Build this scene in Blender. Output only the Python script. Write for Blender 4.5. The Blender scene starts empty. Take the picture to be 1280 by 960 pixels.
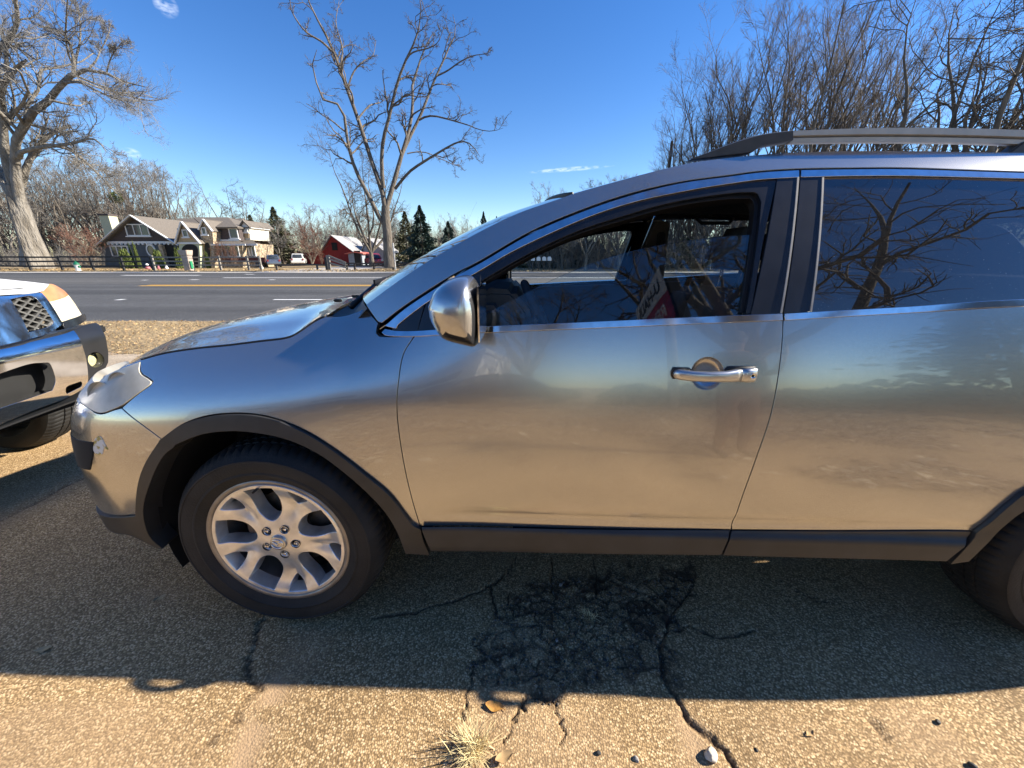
import bpy, bmesh, math, random
import numpy as np
from mathutils import Vector, Matrix, geometry
C = bpy.context.scene
R = math.radians
rng = np.random.default_rng(7)
random.seed(7)

# ------------------------------------------------------------------ camera
H, F0, PITCH = 1.35, 481.0, R(18.4)
CO, SI = math.cos(PITCH), math.sin(PITCH)
cam = bpy.data.objects.new('camera', bpy.data.cameras.new('camera'))
C.collection.objects.link(cam)
cam.location = (0, 0, H); cam.rotation_euler = (R(90) - PITCH, 0, 0)
cam.data.sensor_width = 36; cam.data.lens = 36 * F0 / 1280
cam.data.clip_start = .05; cam.data.clip_end = 3000
C.camera = cam

# ------------------------------------------------------------------ light
SUN = Vector((1.72, .19, 1.0)).normalized()          # towards the sun
world = bpy.data.worlds.new('World'); C.world = world; world.use_nodes = True
wn, wl = world.node_tree.nodes, world.node_tree.links
wn.clear()
wo = wn.new('ShaderNodeOutputWorld'); bg = wn.new('ShaderNodeBackground')
sky = wn.new('ShaderNodeTexSky'); sky.sky_type = 'NISHITA'; sky.sun_disc = False
sky.sun_elevation = math.asin(SUN.z); sky.sun_rotation = math.atan2(SUN.x, SUN.y)
sky.air_density = 1.0; sky.dust_density = 0.0; sky.ozone_density = 2.5; sky.altitude = 250
bg.inputs['Strength'].default_value = .075
hs = wn.new('ShaderNodeHueSaturation'); hs.inputs['Saturation'].default_value = 1.31; hs.inputs['Hue'].default_value = .512
wl.new(sky.outputs[0], hs.inputs['Color'])
skycol = hs.outputs[0]

def px_dir(px, py):
    u, v = px - 640, py - 480
    return Vector((u, F0 * CO - v * SI, -(F0 * SI + v * CO)))
# thin wisps of cloud, placed by direction in the sky
tc = wn.new('ShaderNodeTexCoord'); mp = wn.new('ShaderNodeMapping'); mp.inputs['Scale'].default_value = (38, 38, 110)
nz = wn.new('ShaderNodeTexNoise'); nz.inputs['Scale'].default_value = 1.6; nz.inputs['Detail'].default_value = 6
wl.new(tc.outputs['Generated'], mp.inputs[0]); wl.new(mp.outputs[0], nz.inputs[0])
def wm(op, a, b=None, clamp=False):
    n = wn.new('ShaderNodeMath'); n.operation = op; n.use_clamp = clamp
    for i, s in enumerate((a, b)):
        if s is None: continue
        if isinstance(s, (int, float)): n.inputs[i].default_value = s
        else: wl.new(s, n.inputs[i])
    return n.outputs[0]
acc = None
for (x0, y0, x1, y1, w, k) in ((190, 3, 224, 10, .016, .55), (150, 188, 178, 194, .008, .5), (140, 205, 168, 212, .012, .6),
                               (120, 222, 160, 215, .012, .35), (655, 216, 770, 207, .005, .55)):
    a, b = px_dir(x0, y0).normalized(), px_dir(x1, y1).normalized()
    prev = None
    mid = ((a + b) / 2).normalized(); ax = (b - a).normalized(); hl = (b - a).length / 2
    up = mid.cross(ax).normalized()
    def dot(vv, sc, off):
        n = wn.new('ShaderNodeVectorMath'); n.operation = 'DOT_PRODUCT'
        wl.new(tc.outputs['Generated'], n.inputs[0]); n.inputs[1].default_value = vv
        return wm('MULTIPLY', wm('SUBTRACT', n.outputs['Value'], off), sc)
    da = dot(ax, 1 / hl, mid.dot(ax)); db = dot(up, 1 / w, mid.dot(up)); dm = dot(mid, 1, 0)
    r2 = wm('ADD', wm('MULTIPLY', da, da), wm('MULTIPLY', db, db))
    m = wm('MULTIPLY', wm('SUBTRACT', 1.0, r2, True), wm('GREATER_THAN', dm, 0))
    m = wm('MULTIPLY', wm('MULTIPLY', m, wm('SUBTRACT', wm('MULTIPLY', nz.outputs[0], 3.4), 1.35, True), True), k)
    acc = m if acc is None else wm('ADD', acc, m, True)
mx = wn.new('ShaderNodeMix'); mx.data_type = 'RGBA'
wl.new(acc, mx.inputs[0]); wl.new(skycol, mx.inputs[6]); mx.inputs[7].default_value = (7.5, 8.0, 8.6, 1)
wl.new(mx.outputs[2], bg.inputs[0]); wl.new(bg.outputs[0], wo.inputs[0])

sun = bpy.data.objects.new('sun', bpy.data.lights.new('sun', 'SUN'))
C.collection.objects.link(sun)
sun.data.energy = 4.6; sun.data.angle = R(.53); sun.data.color = (1.0, .925, .80)
sun.rotation_euler = (-SUN).to_track_quat('-Z', 'Y').to_euler(); sun.location = (20, 5, 30)
vs = C.view_settings
vs.view_transform = 'Standard'; vs.look = 'None'; vs.exposure = 1.45; vs.gamma = 1; vs.use_curve_mapping = False
C.cycles.use_denoising = True
C.cycles.max_bounces = 8; C.cycles.transparent_max_bounces = 16; C.cycles.caustics_reflective = True; C.cycles.blur_glossy = .6

# ------------------------------------------------------------------ helpers
def at(px, py, Y):
    d = px_dir(px, py); t = Y / d.y
    return Vector((d.x * t, Y, H + d.z * t))
def gp(px, py, z=0.):
    d = px_dir(px, py); t = (z - H) / d.z
    return Vector((d.x * t, d.y * t, z))
def link(o, parent=None):
    C.collection.objects.link(o)
    if parent is not None: o.parent = parent
    return o
def tag(o, label=None, cat=None, group=None, kind=None):
    if label: o['label'] = label
    if cat: o['category'] = cat
    if group: o['group'] = group
    if kind: o['kind'] = kind
    return o
def empty(name, loc=(0, 0, 0), rz=0., label=None, cat=None, group=None):
    o = bpy.data.objects.new(name, None); link(o); o.location = loc; o.rotation_euler = (0, 0, rz)
    o.empty_display_size = .2
    return tag(o, label, cat, group)
def mesh_np(name, V, Fs, smooth=True, mats=()):
    """V (n,3); Fs list of int arrays (m,3) or (m,4)"""
    me = bpy.data.meshes.new(name)
    V = np.asarray(V, np.float32).reshape(-1, 3)
    Fs = [np.asarray(f, np.int32) for f in Fs if len(f)]
    me.vertices.add(len(V)); me.vertices.foreach_set('co', V.ravel())
    nl = sum(f.size for f in Fs); nf = sum(len(f) for f in Fs)
    me.loops.add(nl); me.polygons.add(nf)
    me.loops.foreach_set('vertex_index', np.concatenate([f.ravel() for f in Fs]))
    tot = np.concatenate([np.full(len(f), f.shape[1], np.int32) for f in Fs])
    st = np.concatenate([[0], np.cumsum(tot)[:-1]]).astype(np.int32)
    me.polygons.foreach_set('loop_start', st)
    try: me.polygons.foreach_set('loop_total', tot)
    except Exception: pass
    me.polygons.foreach_set('use_smooth', np.full(nf, bool(smooth)))
    for m in mats: me.materials.append(m)
    me.update(calc_edges=True); me.validate()
    return me
def obj(name, me, parent=None, mat=None):
    if mat is not None and not me.materials: me.materials.append(mat)
    return link(bpy.data.objects.new(name, me), parent)

class MB:
    """collects simple shapes into one mesh"""
    def __init__(s): s.v = []; s.f = []
    def add(s, V, Fc):
        n = len(s.v); s.v += [tuple(p) for p in V]; s.f += [tuple(i + n for i in f) for f in Fc]; return s
    def box(s, c, d, rot=None, taper=1.0):
        V = []
        for z in (-1, 1):
            t = taper if z > 0 else 1
            for y in (-1, 1):
                for x in (-1, 1):
                    p = Vector((x * d[0] / 2 * t, y * d[1] / 2 * t, z * d[2] / 2))
                    if rot is not None: p = rot @ p
                    V.append(p + Vector(c))
        return s.add(V, [(0, 2, 3, 1), (4, 5, 7, 6), (0, 1, 5, 4), (2, 6, 7, 3), (0, 4, 6, 2), (1, 3, 7, 5)])
    def beam(s, a, b, w, h=None, up=(0, 0, 1)):
        a, b = Vector(a), Vector(b); h = h or w
        d = (b - a); L = d.length; z = d.normalized(); x = z.cross(Vector(up))
        if x.length < 1e-4: x = z.cross(Vector((0, 1, 0)))
        x.normalize(); y = z.cross(x)
        M = Matrix((x, y, z)).transposed()
        return s.box((a + b) / 2, (w, h, L), M)
    def prism(s, poly, ext):
        """poly: coplanar points; ext: vector"""
        P = [Vector(p) for p in poly]; e = Vector(ext); n = len(P)
        V = P + [p + e for p in P]
        return s.add(V, [tuple(range(n))[::-1], tuple(range(n, 2 * n))] + [(i, (i + 1) % n, (i + 1) % n + n, i + n) for i in range(n)])
    def tube(s, pts, r, k=8, cap=True):
        P = np.array([tuple(p) for p in pts], float); n = len(P)
        rr = np.full(n, r) if np.isscalar(r) else np.array(r)
        V, Q = tube_arrays(P[None], rr[None], k)
        off = len(s.v); s.v += [tuple(p) for p in V]; s.f += [tuple(int(i) + off for i in q) for q in Q]
        if cap:
            s.f.append(tuple(off + i for i in range(k))[::-1]); s.f.append(tuple(off + (n - 1) * k + i for i in range(k)))
        return s
    def lathe(s, prof, k=24, M=None):
        """prof [(r,z)] about Z"""
        V = []
        for r, z in prof:
            for i in range(k):
                a = 2 * math.pi * i / k; p = Vector((r * math.cos(a), r * math.sin(a), z)); V.append(M @ p if M is not None else p)
        n = len(prof); Fc = []
        for j in range(n - 1):
            for i in range(k):
                i2 = (i + 1) % k; Fc.append((j * k + i, j * k + i2, (j + 1) * k + i2, (j + 1) * k + i))
        return s.add(V, Fc)
    def build(s, name, mat, parent=None, smooth=False, angle=None, bevel=0):
        me = bpy.data.meshes.new(name); me.from_pydata(s.v, [], s.f); me.update()
        bm = bmesh.new(); bm.from_mesh(me)
        bmesh.ops.recalc_face_normals(bm, faces=bm.faces[:])
        if bevel:
            ed = [e for e in bm.edges if len(e.link_faces) == 2 and e.calc_face_angle(0) > R(40)]
            bmesh.ops.bevel(bm, geom=ed, offset=bevel, segments=2, affect='EDGES', clamp_overlap=True)
        bm.to_mesh(me); bm.free()
        me.materials.append(mat)
        if smooth or angle:
            me.polygons.foreach_set('use_smooth', [True] * len(me.polygons))
            if angle: me.set_sharp_from_angle(angle=R(angle))
        return link(bpy.data.objects.new(name, me), parent)

def tube_arrays(P, Rr, k):
    """P (n,m,3), Rr (n,m) -> verts, quads"""
    n, m, _ = P.shape
    T = np.empty_like(P); T[:, 1:-1] = P[:, 2:] - P[:, :-2]; T[:, 0] = P[:, 1] - P[:, 0]; T[:, -1] = P[:, -1] - P[:, -2]
    T /= np.linalg.norm(T, axis=2, keepdims=True) + 1e-9
    T0 = P[:, -1] - P[:, 0]; T0 /= np.linalg.norm(T0, axis=1, keepdims=True) + 1e-9
    ref = np.where(np.abs(T0[:, 2:3]) < .75, np.array([[0, 0, 1.]]), np.array([[1., .2, 0]]))[:, None, :]
    U = np.cross(T, np.broadcast_to(ref, T.shape)); U /= np.linalg.norm(U, axis=2, keepdims=True) + 1e-9
    W = np.cross(T, U)
    a = np.arange(k) * 2 * math.pi / k
    V = P[:, :, None, :] + Rr[:, :, None, None] * (np.cos(a)[None, None, :, None] * U[:, :, None, :] + np.sin(a)[None, None, :, None] * W[:, :, None, :])
    base = (np.arange(n) * m * k)[:, None, None] + (np.arange(m - 1) * k)[None, :, None]
    i = np.arange(k)[None, None, :]; j = (i + 1) % k
    Q = np.stack([base + i, base + j, base + k + j, base + k + i], -1).reshape(-1, 4)
    return V.reshape(-1, 3), Q
def grid_mesh(name, P, mat, parent=None, flip=False, closed=False, smooth=True):
    P = np.asarray(P, float); n, m, _ = P.shape
    q = []
    i, j = np.meshgrid(np.arange(n - 1), np.arange(m if closed else m - 1), indexing='ij')
    a = i * m + j; b = i * m + (j + 1) % m
    Q = np.stack([a, b, b + m, a + m], -1).reshape(-1, 4)
    if flip: Q = Q[:, ::-1]
    return obj(name, mesh_np(name, P.reshape(-1, 3), [Q], smooth), parent, mat)
def spline(pts, n=8):
    """Catmull-Rom through points"""
    P = [np.array(p, float) for p in pts]
    if len(P) < 3:
        return [P[0] + (P[-1] - P[0]) * t for t in np.linspace(0, 1, n + 1)]
    Q = [2 * P[0] - P[1]] + P + [2 * P[-1] - P[-2]]
    out = []
    for i in range(1, len(Q) - 2):
        a, b, c, d = Q[i - 1:i + 3]
        for t in np.arange(n) / n:
            out.append(.5 * (2 * b + (c - a) * t + (2 * a - 5 * b + 4 * c - d) * t * t + (3 * b - a - 3 * c + d) * t ** 3))
    out.append(P[-1]); return out
def smooth01(x, a, b):
    t = np.clip((x - a) / (b - a), 0, 1); return t * t * (3 - 2 * t)

# ------------------------------------------------------------------ materials
def nodes(name):
    m = bpy.data.materials.new(name); m.use_nodes = True
    nt = m.node_tree; return m, nt.nodes, nt.links, nt.nodes['Principled BSDF']
def rgb(c): return (c[0], c[1], c[2], 1)
def pm(name, col, rough=.6, metal=0., var=0., vscale=8., bump=0., bscale=60., coat=0., spec=.5, col2=None, stretch=None, detail=4):
    """principled with noise-varied colour and optional bump, in object space"""
    m, n, l, p = nodes(name)
    p.inputs['Roughness'].default_value = rough; p.inputs['Metallic'].default_value = metal
    p.inputs['Specular IOR Level'].default_value = spec
    if coat: p.inputs['Coat Weight'].default_value = coat; p.inputs['Coat Roughness'].default_value = .03
    p.inputs['Base Color'].default_value = rgb(col)
    if var or bump:
        t = n.new('ShaderNodeTexCoord'); src = t.outputs['Object']
        if stretch:
            mpn = n.new('ShaderNodeMapping'); mpn.inputs['Scale'].default_value = stretch
            l.new(src, mpn.inputs[0]); src = mpn.outputs[0]
    if var:
        z = n.new('ShaderNodeTexNoise'); z.inputs['Scale'].default_value = vscale; z.inputs['Detail'].default_value = detail
        l.new(src, z.inputs['Vector'])
        r = n.new('ShaderNodeValToRGB'); c2 = col2 or tuple(min(1, c * (1 + var)) for c in col); c1 = col if col2 else tuple(c * (1 - var) for c in col)
        r.color_ramp.elements[0].position = .32; r.color_ramp.elements[1].position = .68
        r.color_ramp.elements[0].color = rgb(c1); r.color_ramp.elements[1].color = rgb(c2)
        l.new(z.outputs[0], r.inputs[0]); l.new(r.outputs[0], p.inputs['Base Color'])
    if bump:
        z2 = n.new('ShaderNodeTexNoise'); z2.inputs['Scale'].default_value = bscale; z2.inputs['Detail'].default_value = 5
        l.new(src, z2.inputs['Vector'])
        bn = n.new('ShaderNodeBump'); bn.inputs['Strength'].default_value = bump; bn.inputs['Distance'].default_value = 1 / bscale
        l.new(z2.outputs[0], bn.inputs['Height']); l.new(bn.outputs[0], p.inputs['Normal'])
    return m
def glass_mat(name, tint, ior=1.5, rough=0., dust=0., refl=1.7):
    m, n, l, p = nodes(name); out = n['Material Output']; n.remove(p)
    tr = n.new('ShaderNodeBsdfTransparent'); tr.inputs[0].default_value = rgb(tint)
    gl = n.new('ShaderNodeBsdfGlossy'); gl.inputs['Roughness'].default_value = rough
    fr = n.new('ShaderNodeFresnel'); fr.inputs[0].default_value = ior
    mu = n.new('ShaderNodeMath'); mu.operation = 'MULTIPLY'; mu.inputs[1].default_value = refl; mu.use_clamp = True
    ms = n.new('ShaderNodeMixShader')
    l.new(fr.outputs[0], mu.inputs[0]); l.new(mu.outputs[0], ms.inputs[0]); l.new(tr.outputs[0], ms.inputs[1]); l.new(gl.outputs[0], ms.inputs[2])
    last = ms.outputs[0]
    if dust:
        df = n.new('ShaderNodeBsdfDiffuse'); df.inputs[0].default_value = (.5, .48, .44, 1)
        t = n.new('ShaderNodeTexCoord'); z = n.new('ShaderNodeTexNoise'); z.inputs['Scale'].default_value = 260; z.inputs['Detail'].default_value = 2
        l.new(t.outputs['Object'], z.inputs['Vector'])
        mr = n.new('ShaderNodeMapRange'); mr.inputs[1].default_value = .70; mr.inputs[2].default_value = .80
        mr.inputs[3].default_value = dust * .35; mr.inputs[4].default_value = dust * 6; l.new(z.outputs[0], mr.inputs[0])
        m2 = n.new('ShaderNodeMixShader'); l.new(mr.outputs[0], m2.inputs[0]); l.new(last, m2.inputs[1]); l.new(df.outputs[0], m2.inputs[2]); last = m2.outputs[0]
    l.new(last, out.inputs[0]); return m

def paint_mat(name, col, rough=.27):
    m, n, l, p = nodes(name)
    p.inputs['Base Color'].default_value = rgb(col); p.inputs['Metallic'].default_value = .9
    p.inputs['Coat Weight'].default_value = 1; p.inputs['Coat Roughness'].default_value = .012; p.inputs['Coat IOR'].default_value = 1.52
    t = n.new('ShaderNodeTexCoord')
    z = n.new('ShaderNodeTexNoise'); z.inputs['Scale'].default_value = 5; z.inputs['Detail'].default_value = 5; l.new(t.outputs['Object'], z.inputs['Vector'])
    mr = n.new('ShaderNodeMapRange'); mr.inputs[3].default_value = rough - .012; mr.inputs[4].default_value = rough + .012
    l.new(z.outputs[0], mr.inputs[0]); l.new(mr.outputs[0], p.inputs['Roughness'])
    v = n.new('ShaderNodeTexVoronoi'); v.inputs['Scale'].default_value = 900; l.new(t.outputs['Object'], v.inputs['Vector'])   # metal flake
    hsv = n.new('ShaderNodeMapRange'); hsv.inputs[3].default_value = .86; hsv.inputs[4].default_value = 1.14
    sp = n.new('ShaderNodeSeparateColor'); l.new(v.outputs['Color'], sp.inputs[0]); l.new(sp.outputs[0], hsv.inputs[0])
    mm = n.new('ShaderNodeMix'); mm.data_type = 'RGBA'; mm.blend_type = 'MULTIPLY'; mm.inputs[0].default_value = 1
    mm.inputs[6].default_value = rgb(col); cb = n.new('ShaderNodeCombineColor')
    for i in range(3): l.new(hsv.outputs[0], cb.inputs[i])
    l.new(cb.outputs[0], mm.inputs[7])
    # road dust specks
    z2 = n.new('ShaderNodeTexNoise'); z2.inputs['Scale'].default_value = 120; z2.inputs['Detail'].default_value = 3; l.new(t.outputs['Object'], z2.inputs['Vector'])
    r2 = n.new('ShaderNodeMapRange'); r2.inputs[1].default_value = .68; r2.inputs[2].default_value = .8; r2.inputs[4].default_value = .0; l.new(z2.outputs[0], r2.inputs[0])
    m3 = n.new('ShaderNodeMix'); m3.data_type = 'RGBA'; m3.inputs[7].default_value = (.5, .47, .42, 1)
    l.new(r2.outputs[0], m3.inputs[0]); l.new(mm.outputs[2], m3.inputs[6]); l.new(m3.outputs[2], p.inputs['Base Color'])
    return m
M = {}
M['paint'] = paint_mat('silver_paint', (.51, .495, .47), .235)
M['white_paint'] = pm('white_paint', (.78, .77, .73), .45, var=.05, vscale=6, coat=.25)
M['chrome'] = pm('chrome', (.82, .82, .83), .06, 1.0, var=.06, vscale=14)
M['trim_chrome'] = pm('trim_chrome', (.7, .71, .73), .1, 1.0, var=.1, vscale=40)
M['satin'] = pm('satin_silver', (.55, .55, .55), .28, .9, var=.06, vscale=30)
M['cladding'] = pm('black_cladding', (.032, .031, .03), .42, var=.2, vscale=12, bump=.12, bscale=900)
M['gloss_black'] = pm('gloss_black', (.012, .013, .016), .22, var=.3, vscale=20, spec=.6)
M['rubber'] = pm('rubber_seal', (.008, .008, .009), .5, var=.2, vscale=30)
M['tyre'] = pm('tyre_rubber', (.013, .0125, .012), .72, var=.5, vscale=9, bump=.25, bscale=140)
M['dark'] = pm('unlit_black', (.008, .008, .008), .9, var=.2)
M['alloy'] = pm('wheel_alloy', (.80, .79, .77), .30, .75, var=.16, vscale=22)
M['disc'] = pm('brake_metal', (.10, .085, .07), .5, .7, var=.4, vscale=30)
M['interior'] = pm('interior_black', (.065, .066, .07), .6, var=.2, bump=.15, bscale=500)
M['cloth'] = pm('seat_cloth', (.10, .10, .105), .85, var=.25, bump=.3, bscale=400)
M['headliner'] = pm('headliner_grey', (.17, .16, .145), .9, var=.08, bump=.1, bscale=300)
M['glass_clear'] = glass_mat('clear_window_glass', (.90, .96, .94), dust=.006, refl=2.8)
M['glass_far'] = glass_mat('far_window_glass', (.92, .95, .93))
M['glass_dark'] = glass_mat('privacy_window_glass', (.04, .045, .055), dust=.10, refl=3.0)
M['glass_screen'] = glass_mat('windscreen_glass', (.62, .72, .72), 1.55)
M['lamp_lens'] = None
# ------------------------------------------------------------------ the silver car: side surface
CAR_O = Vector((-.845, 1.15, 0)); CAR_PHI = R(-2.0); CARW = 1.88
cphi, sphi = math.cos(CAR_PHI), math.sin(CAR_PHI)
def to_car(p):
    x, y = p[0] - CAR_O.x, p[1] - CAR_O.y
    return np.array([x * cphi + y * sphi, -x * sphi + y * cphi, p[2]])
def nose_tip(z):
    return 1.02 - 1.1 * np.maximum(0, z - .62) ** 2 - 1.5 * np.maximum(0, z - .8) ** 2 - .25 * np.maximum(0, .55 - z) ** 2
def f_body(x, z):
    x = np.asarray(x, float); z = np.asarray(z, float)
    y = -.03 + .226 * (z - .6) ** 2
    wd = smooth01(x, .55, .72) * (1 - smooth01(x, 2.25, 2.45))
    y = y + wd * .007 * (smooth01(-z, -.55, -.508) - .55 * smooth01(-z, -.506, -.478))
    w = 1 - smooth01(x, .1, .8)
    zs = .86 + .12 * np.minimum(x, .3)
    y = y + w * 1.6 * np.maximum(0, z - zs) ** 2
    y = y + .03 * ((x - 1.5) / 1.2) ** 2 * smooth01(x, -.3, .9) * (x < 1.5)
    y = y - .022 * np.exp(-(x / .42) ** 2) * smooth01(z, 1.0, .55)
    y = y - .022 * np.exp(-((x - 2.875) / .45) ** 2) * smooth01(z, 1.05, .6)
    t = np.clip((-.2 - x) / (nose_tip(z) - .2), 0, .9995)
    y = y + .96 * (1 - np.sqrt(1 - t ** 4))
    t = np.clip((x - 3.25) / .88, 0, .9995)
    y = y + .96 * (1 - np.sqrt(1 - t ** 4))
    return y
def f_green(x, z):
    x = np.asarray(x, float); z = np.asarray(z, float)
    q = (z - 1.13) / .47
    y = .03 + .15 * q + .05 * q * np.abs(q) + 3 * np.maximum(0, z - 1.58) ** 2
    y = y + .06 * (np.maximum(0, 1.3 - x) / .9) ** 2
    t = np.clip((x - 3.0) / 1.0, 0, .9995)
    y = y + .9 * (1 - np.sqrt(1 - t ** 4))
    return y
_ts = np.linspace(.6, 3.4, 700)
def hit(px, py, f, off=0.):
    """where the sight line through a pixel of the photograph meets the surface y = f(x, z) of the car"""
    d = px_dir(px, py); d = d / d.y
    Y = _ts; X = d.x * Y; Z = H + d.z * Y
    x = (X - CAR_O.x) * cphi + (Y - CAR_O.y) * sphi; y = -(X - CAR_O.x) * sphi + (Y - CAR_O.y) * cphi
    g = y - (f(x, Z) + off)
    k = np.where((g[:-1] < 0) & (g[1:] >= 0))[0]
    if len(k) == 0: return None
    i = k[0]; a = g[i] / (g[i] - g[i + 1])
    return np.array([x[i] + a * (x[i + 1] - x[i]), y[i] + a * (y[i + 1] - y[i]), Z[i] + a * (Z[i + 1] - Z[i])])
CAR = empty('parked_suv', CAR_O, CAR_PHI, 'silver grey family SUV filling the frame, driver window half lowered, black arch trims', 'car')
shellV, shellT = [], []
def curve3(seg, f):
    """a traced segment -> smooth (x,z) polyline; ('L', x, z) entries are already car coordinates"""
    P = []
    for p in seg:
        if p[0] == 'L': P.append((p[1], p[2]))
        else:
            h = hit(p[0], p[1], f)
            if h is None: raise RuntimeError('sight line misses %s' % (p,))
            P.append((h[0], h[2]))
    return P
def resample(P, f, step):
    P = np.array(P); y = f(P[:, 0], P[:, 1]); Q = np.column_stack([P[:, 0], y, P[:, 1]])
    d = np.r_[0, np.cumsum(np.linalg.norm(np.diff(Q, axis=0), axis=1))]
    n = max(1, int(math.ceil(d[-1] / step))); s = np.linspace(0, d[-1], n + 1)
    return np.column_stack([np.interp(s, d, P[:, 0]), np.interp(s, d, P[:, 1])])
def outline(segs, f, step):
    out = []
    for sg in segs:
        P = curve3(sg, f)
        if len(P) > 2: P = spline(P, 8)
        out.append(resample(P, f, step)[:-1])
    P = np.concatenate(out)
    keep = np.linalg.norm(P - np.roll(P, 1, axis=0), axis=1) > 1e-4
    return P[keep]
def area(P): x, z = P[:, 0], P[:, 1]; return .5 * np.sum(x * np.roll(z, -1) - np.roll(x, -1) * z)
def inset(P, g):
    if area(P) < 0: P = P[::-1]
    a = P - np.roll(P, 1, 0); b = np.roll(P, -1, 0) - P
    a /= np.linalg.norm(a, axis=1, keepdims=True); b /= np.linalg.norm(b, axis=1, keepdims=True)
    na = np.column_stack([-a[:, 1], a[:, 0]]); nb = np.column_stack([-b[:, 1], b[:, 0]])
    n = na + nb; L = np.linalg.norm(n, axis=1, keepdims=True); n = n / np.maximum(L, .3)
    c = np.maximum(np.sum(n * na, 1, keepdims=True), .45)
    return P + n / c * g
def inside(P, Q):
    x, z = Q[:, 0], Q[:, 1]; r = np.zeros(len(Q), bool); n = len(P)
    for i in range(n):
        x1, z1 = P[i]; x2, z2 = P[(i + 1) % n]
        if z1 == z2: continue
        c = ((z1 > z) != (z2 > z)) & (x < (x2 - x1) * (z - z1) / (z2 - z1) + x1); r ^= c
    return r
def dist_poly(P, Q):
    A = P; B = np.roll(P, -1, 0); d = np.full(len(Q), 9.)
    for a, b in zip(A, B):
        ab = b - a; t = np.clip(((Q - a) @ ab) / (ab @ ab + 1e-12), 0, 1)
        d = np.minimum(d, np.linalg.norm(Q - a - t[:, None] * ab, axis=1))
    return d
def triangulate(P, holes, step, nose=False):
    lo, hi = P.min(0), P.max(0)
    gx = np.arange(lo[0], hi[0], step)
    if nose: gx = np.r_[gx, -.2 - .8 * np.sqrt(np.sin(np.linspace(.7, 1.35, 26)))]
    gx = np.unique(np.round(gx, 4))
    G = np.array([(x, z) for x in gx for z in np.arange(lo[1] + step / 2, hi[1], step)])
    if len(G):
        G = G[inside(P, G) & (dist_poly(P, G) > step * .3)]
        for h in holes: G = G[~inside(h, G) & (dist_poly(h, G) > step * .3)]
    V = [Vector(p) for p in P]; E = [(i, (i + 1) % len(P)) for i in range(len(P))]
    for h in holes:
        n = len(V); V += [Vector(p) for p in h]; E += [(n + i, n + (i + 1) % len(h)) for i in range(len(h))]
    V += [Vector(p) for p in G]
    r = geometry.delaunay_2d_cdt(V, E, [], 1, 1e-6)
    U, T = np.array([tuple(v) for v in r[0]]), np.array([t for t in r[2] if len(t) == 3], np.int32)
    for h in holes: T = T[~inside(h, U[T].mean(1))]
    return U, T
def surf_normal(f, x, z):
    e = 1e-3
    fx = (f(x + e, z) - f(x - e, z)) / (2 * e); fz = (f(x, z + e) - f(x, z - e)) / (2 * e)
    n = np.column_stack([fx, -np.ones_like(fx), fz]); return n / np.linalg.norm(n, axis=1, keepdims=True)
def finish(name, V, N, T, mat, parent, mirror, both):
    for side in ((0, 1) if both else ((1,) if mirror else (0,))):
        W, NN, TT = V.copy(), N.copy(), T
        if side: W[:, 1] = CARW - W[:, 1]; NN[:, 1] *= -1; TT = T[:, ::-1]
        me = mesh_np(name, W, [TT], True, [mat])
        if len(me.vertices) == len(NN): me.normals_split_custom_set_from_vertices(NN)
        o = obj(name, me, parent)
        if not side: first = o
        last = o
    return first if both or not mirror else last
def panel(name, segs, f, mat, off=0., flange=.012, step=.03, holes=(), parent=CAR, gap=0., both=True, shell=False, nose=False, ps=None):
    P = outline(segs, f, ps or min(step * .7, .02)); HO = [outline(h, f, .008) for h in holes]
    if gap: P = inset(P, gap)
    elif area(P) < 0: P = P[::-1]
    U, T = triangulate(P, HO, step, nose)
    # orient triangles so normals face -y
    a, b, c = U[T[:, 0]], U[T[:, 1]], U[T[:, 2]]
    s = (b[:, 0] - a[:, 0]) * (c[:, 1] - a[:, 1]) - (b[:, 1] - a[:, 1]) * (c[:, 0] - a[:, 0])
    T = np.where((s < 0)[:, None], T[:, ::-1], T)
    V = np.column_stack([U[:, 0], f(U[:, 0], U[:, 1]) + off, U[:, 1]]); N = surf_normal(f, U[:, 0], U[:, 1])
    VV, NN, TT = [V], [N], [T]; n0 = len(V)
    for loop, sgn in [(P, 1)] + [(h if area(h) > 0 else h[::-1], -1) for h in HO]:
        m = len(loop); y = f(loop[:, 0], loop[:, 1]) + off; n3 = surf_normal(f, loop[:, 0], loop[:, 1])
        top = np.column_stack([loop[:, 0], y, loop[:, 1]])
        tang = np.roll(loop, -1, 0) - np.roll(loop, 1, 0); tang /= np.linalg.norm(tang, axis=1, keepdims=True)
        out = np.column_stack([tang[:, 1], np.zeros(m), -tang[:, 0]]) * sgn
        # small rounded lip, then the return flange
        r1 = top - n3 * .0012 + out * .0008; bot = top - n3 * flange + out * .0006
        i = np.arange(m); j = (i + 1) % m
        for A, B, na, nb in ((top, r1, n3, (n3 + out) / 1.414), (r1, bot, out, out)):
            VV += [A, B]; NN += [na, nb]; q = np.column_stack([n0 + i, n0 + m + i, n0 + m + j, n0 + i, n0 + m + j, n0 + j]).reshape(-1, 3)
            if sgn < 0: q = q[:, ::-1]
            TT.append(q); n0 += 2 * m
    if shell:
        shellV.append(np.column_stack([U[:, 0], f(U[:, 0], U[:, 1]) + .024, U[:, 1]])); shellT.append(T)
    return finish(name, np.concatenate(VV), np.concatenate(NN), np.concatenate(TT), mat, parent, False, both)

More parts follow.
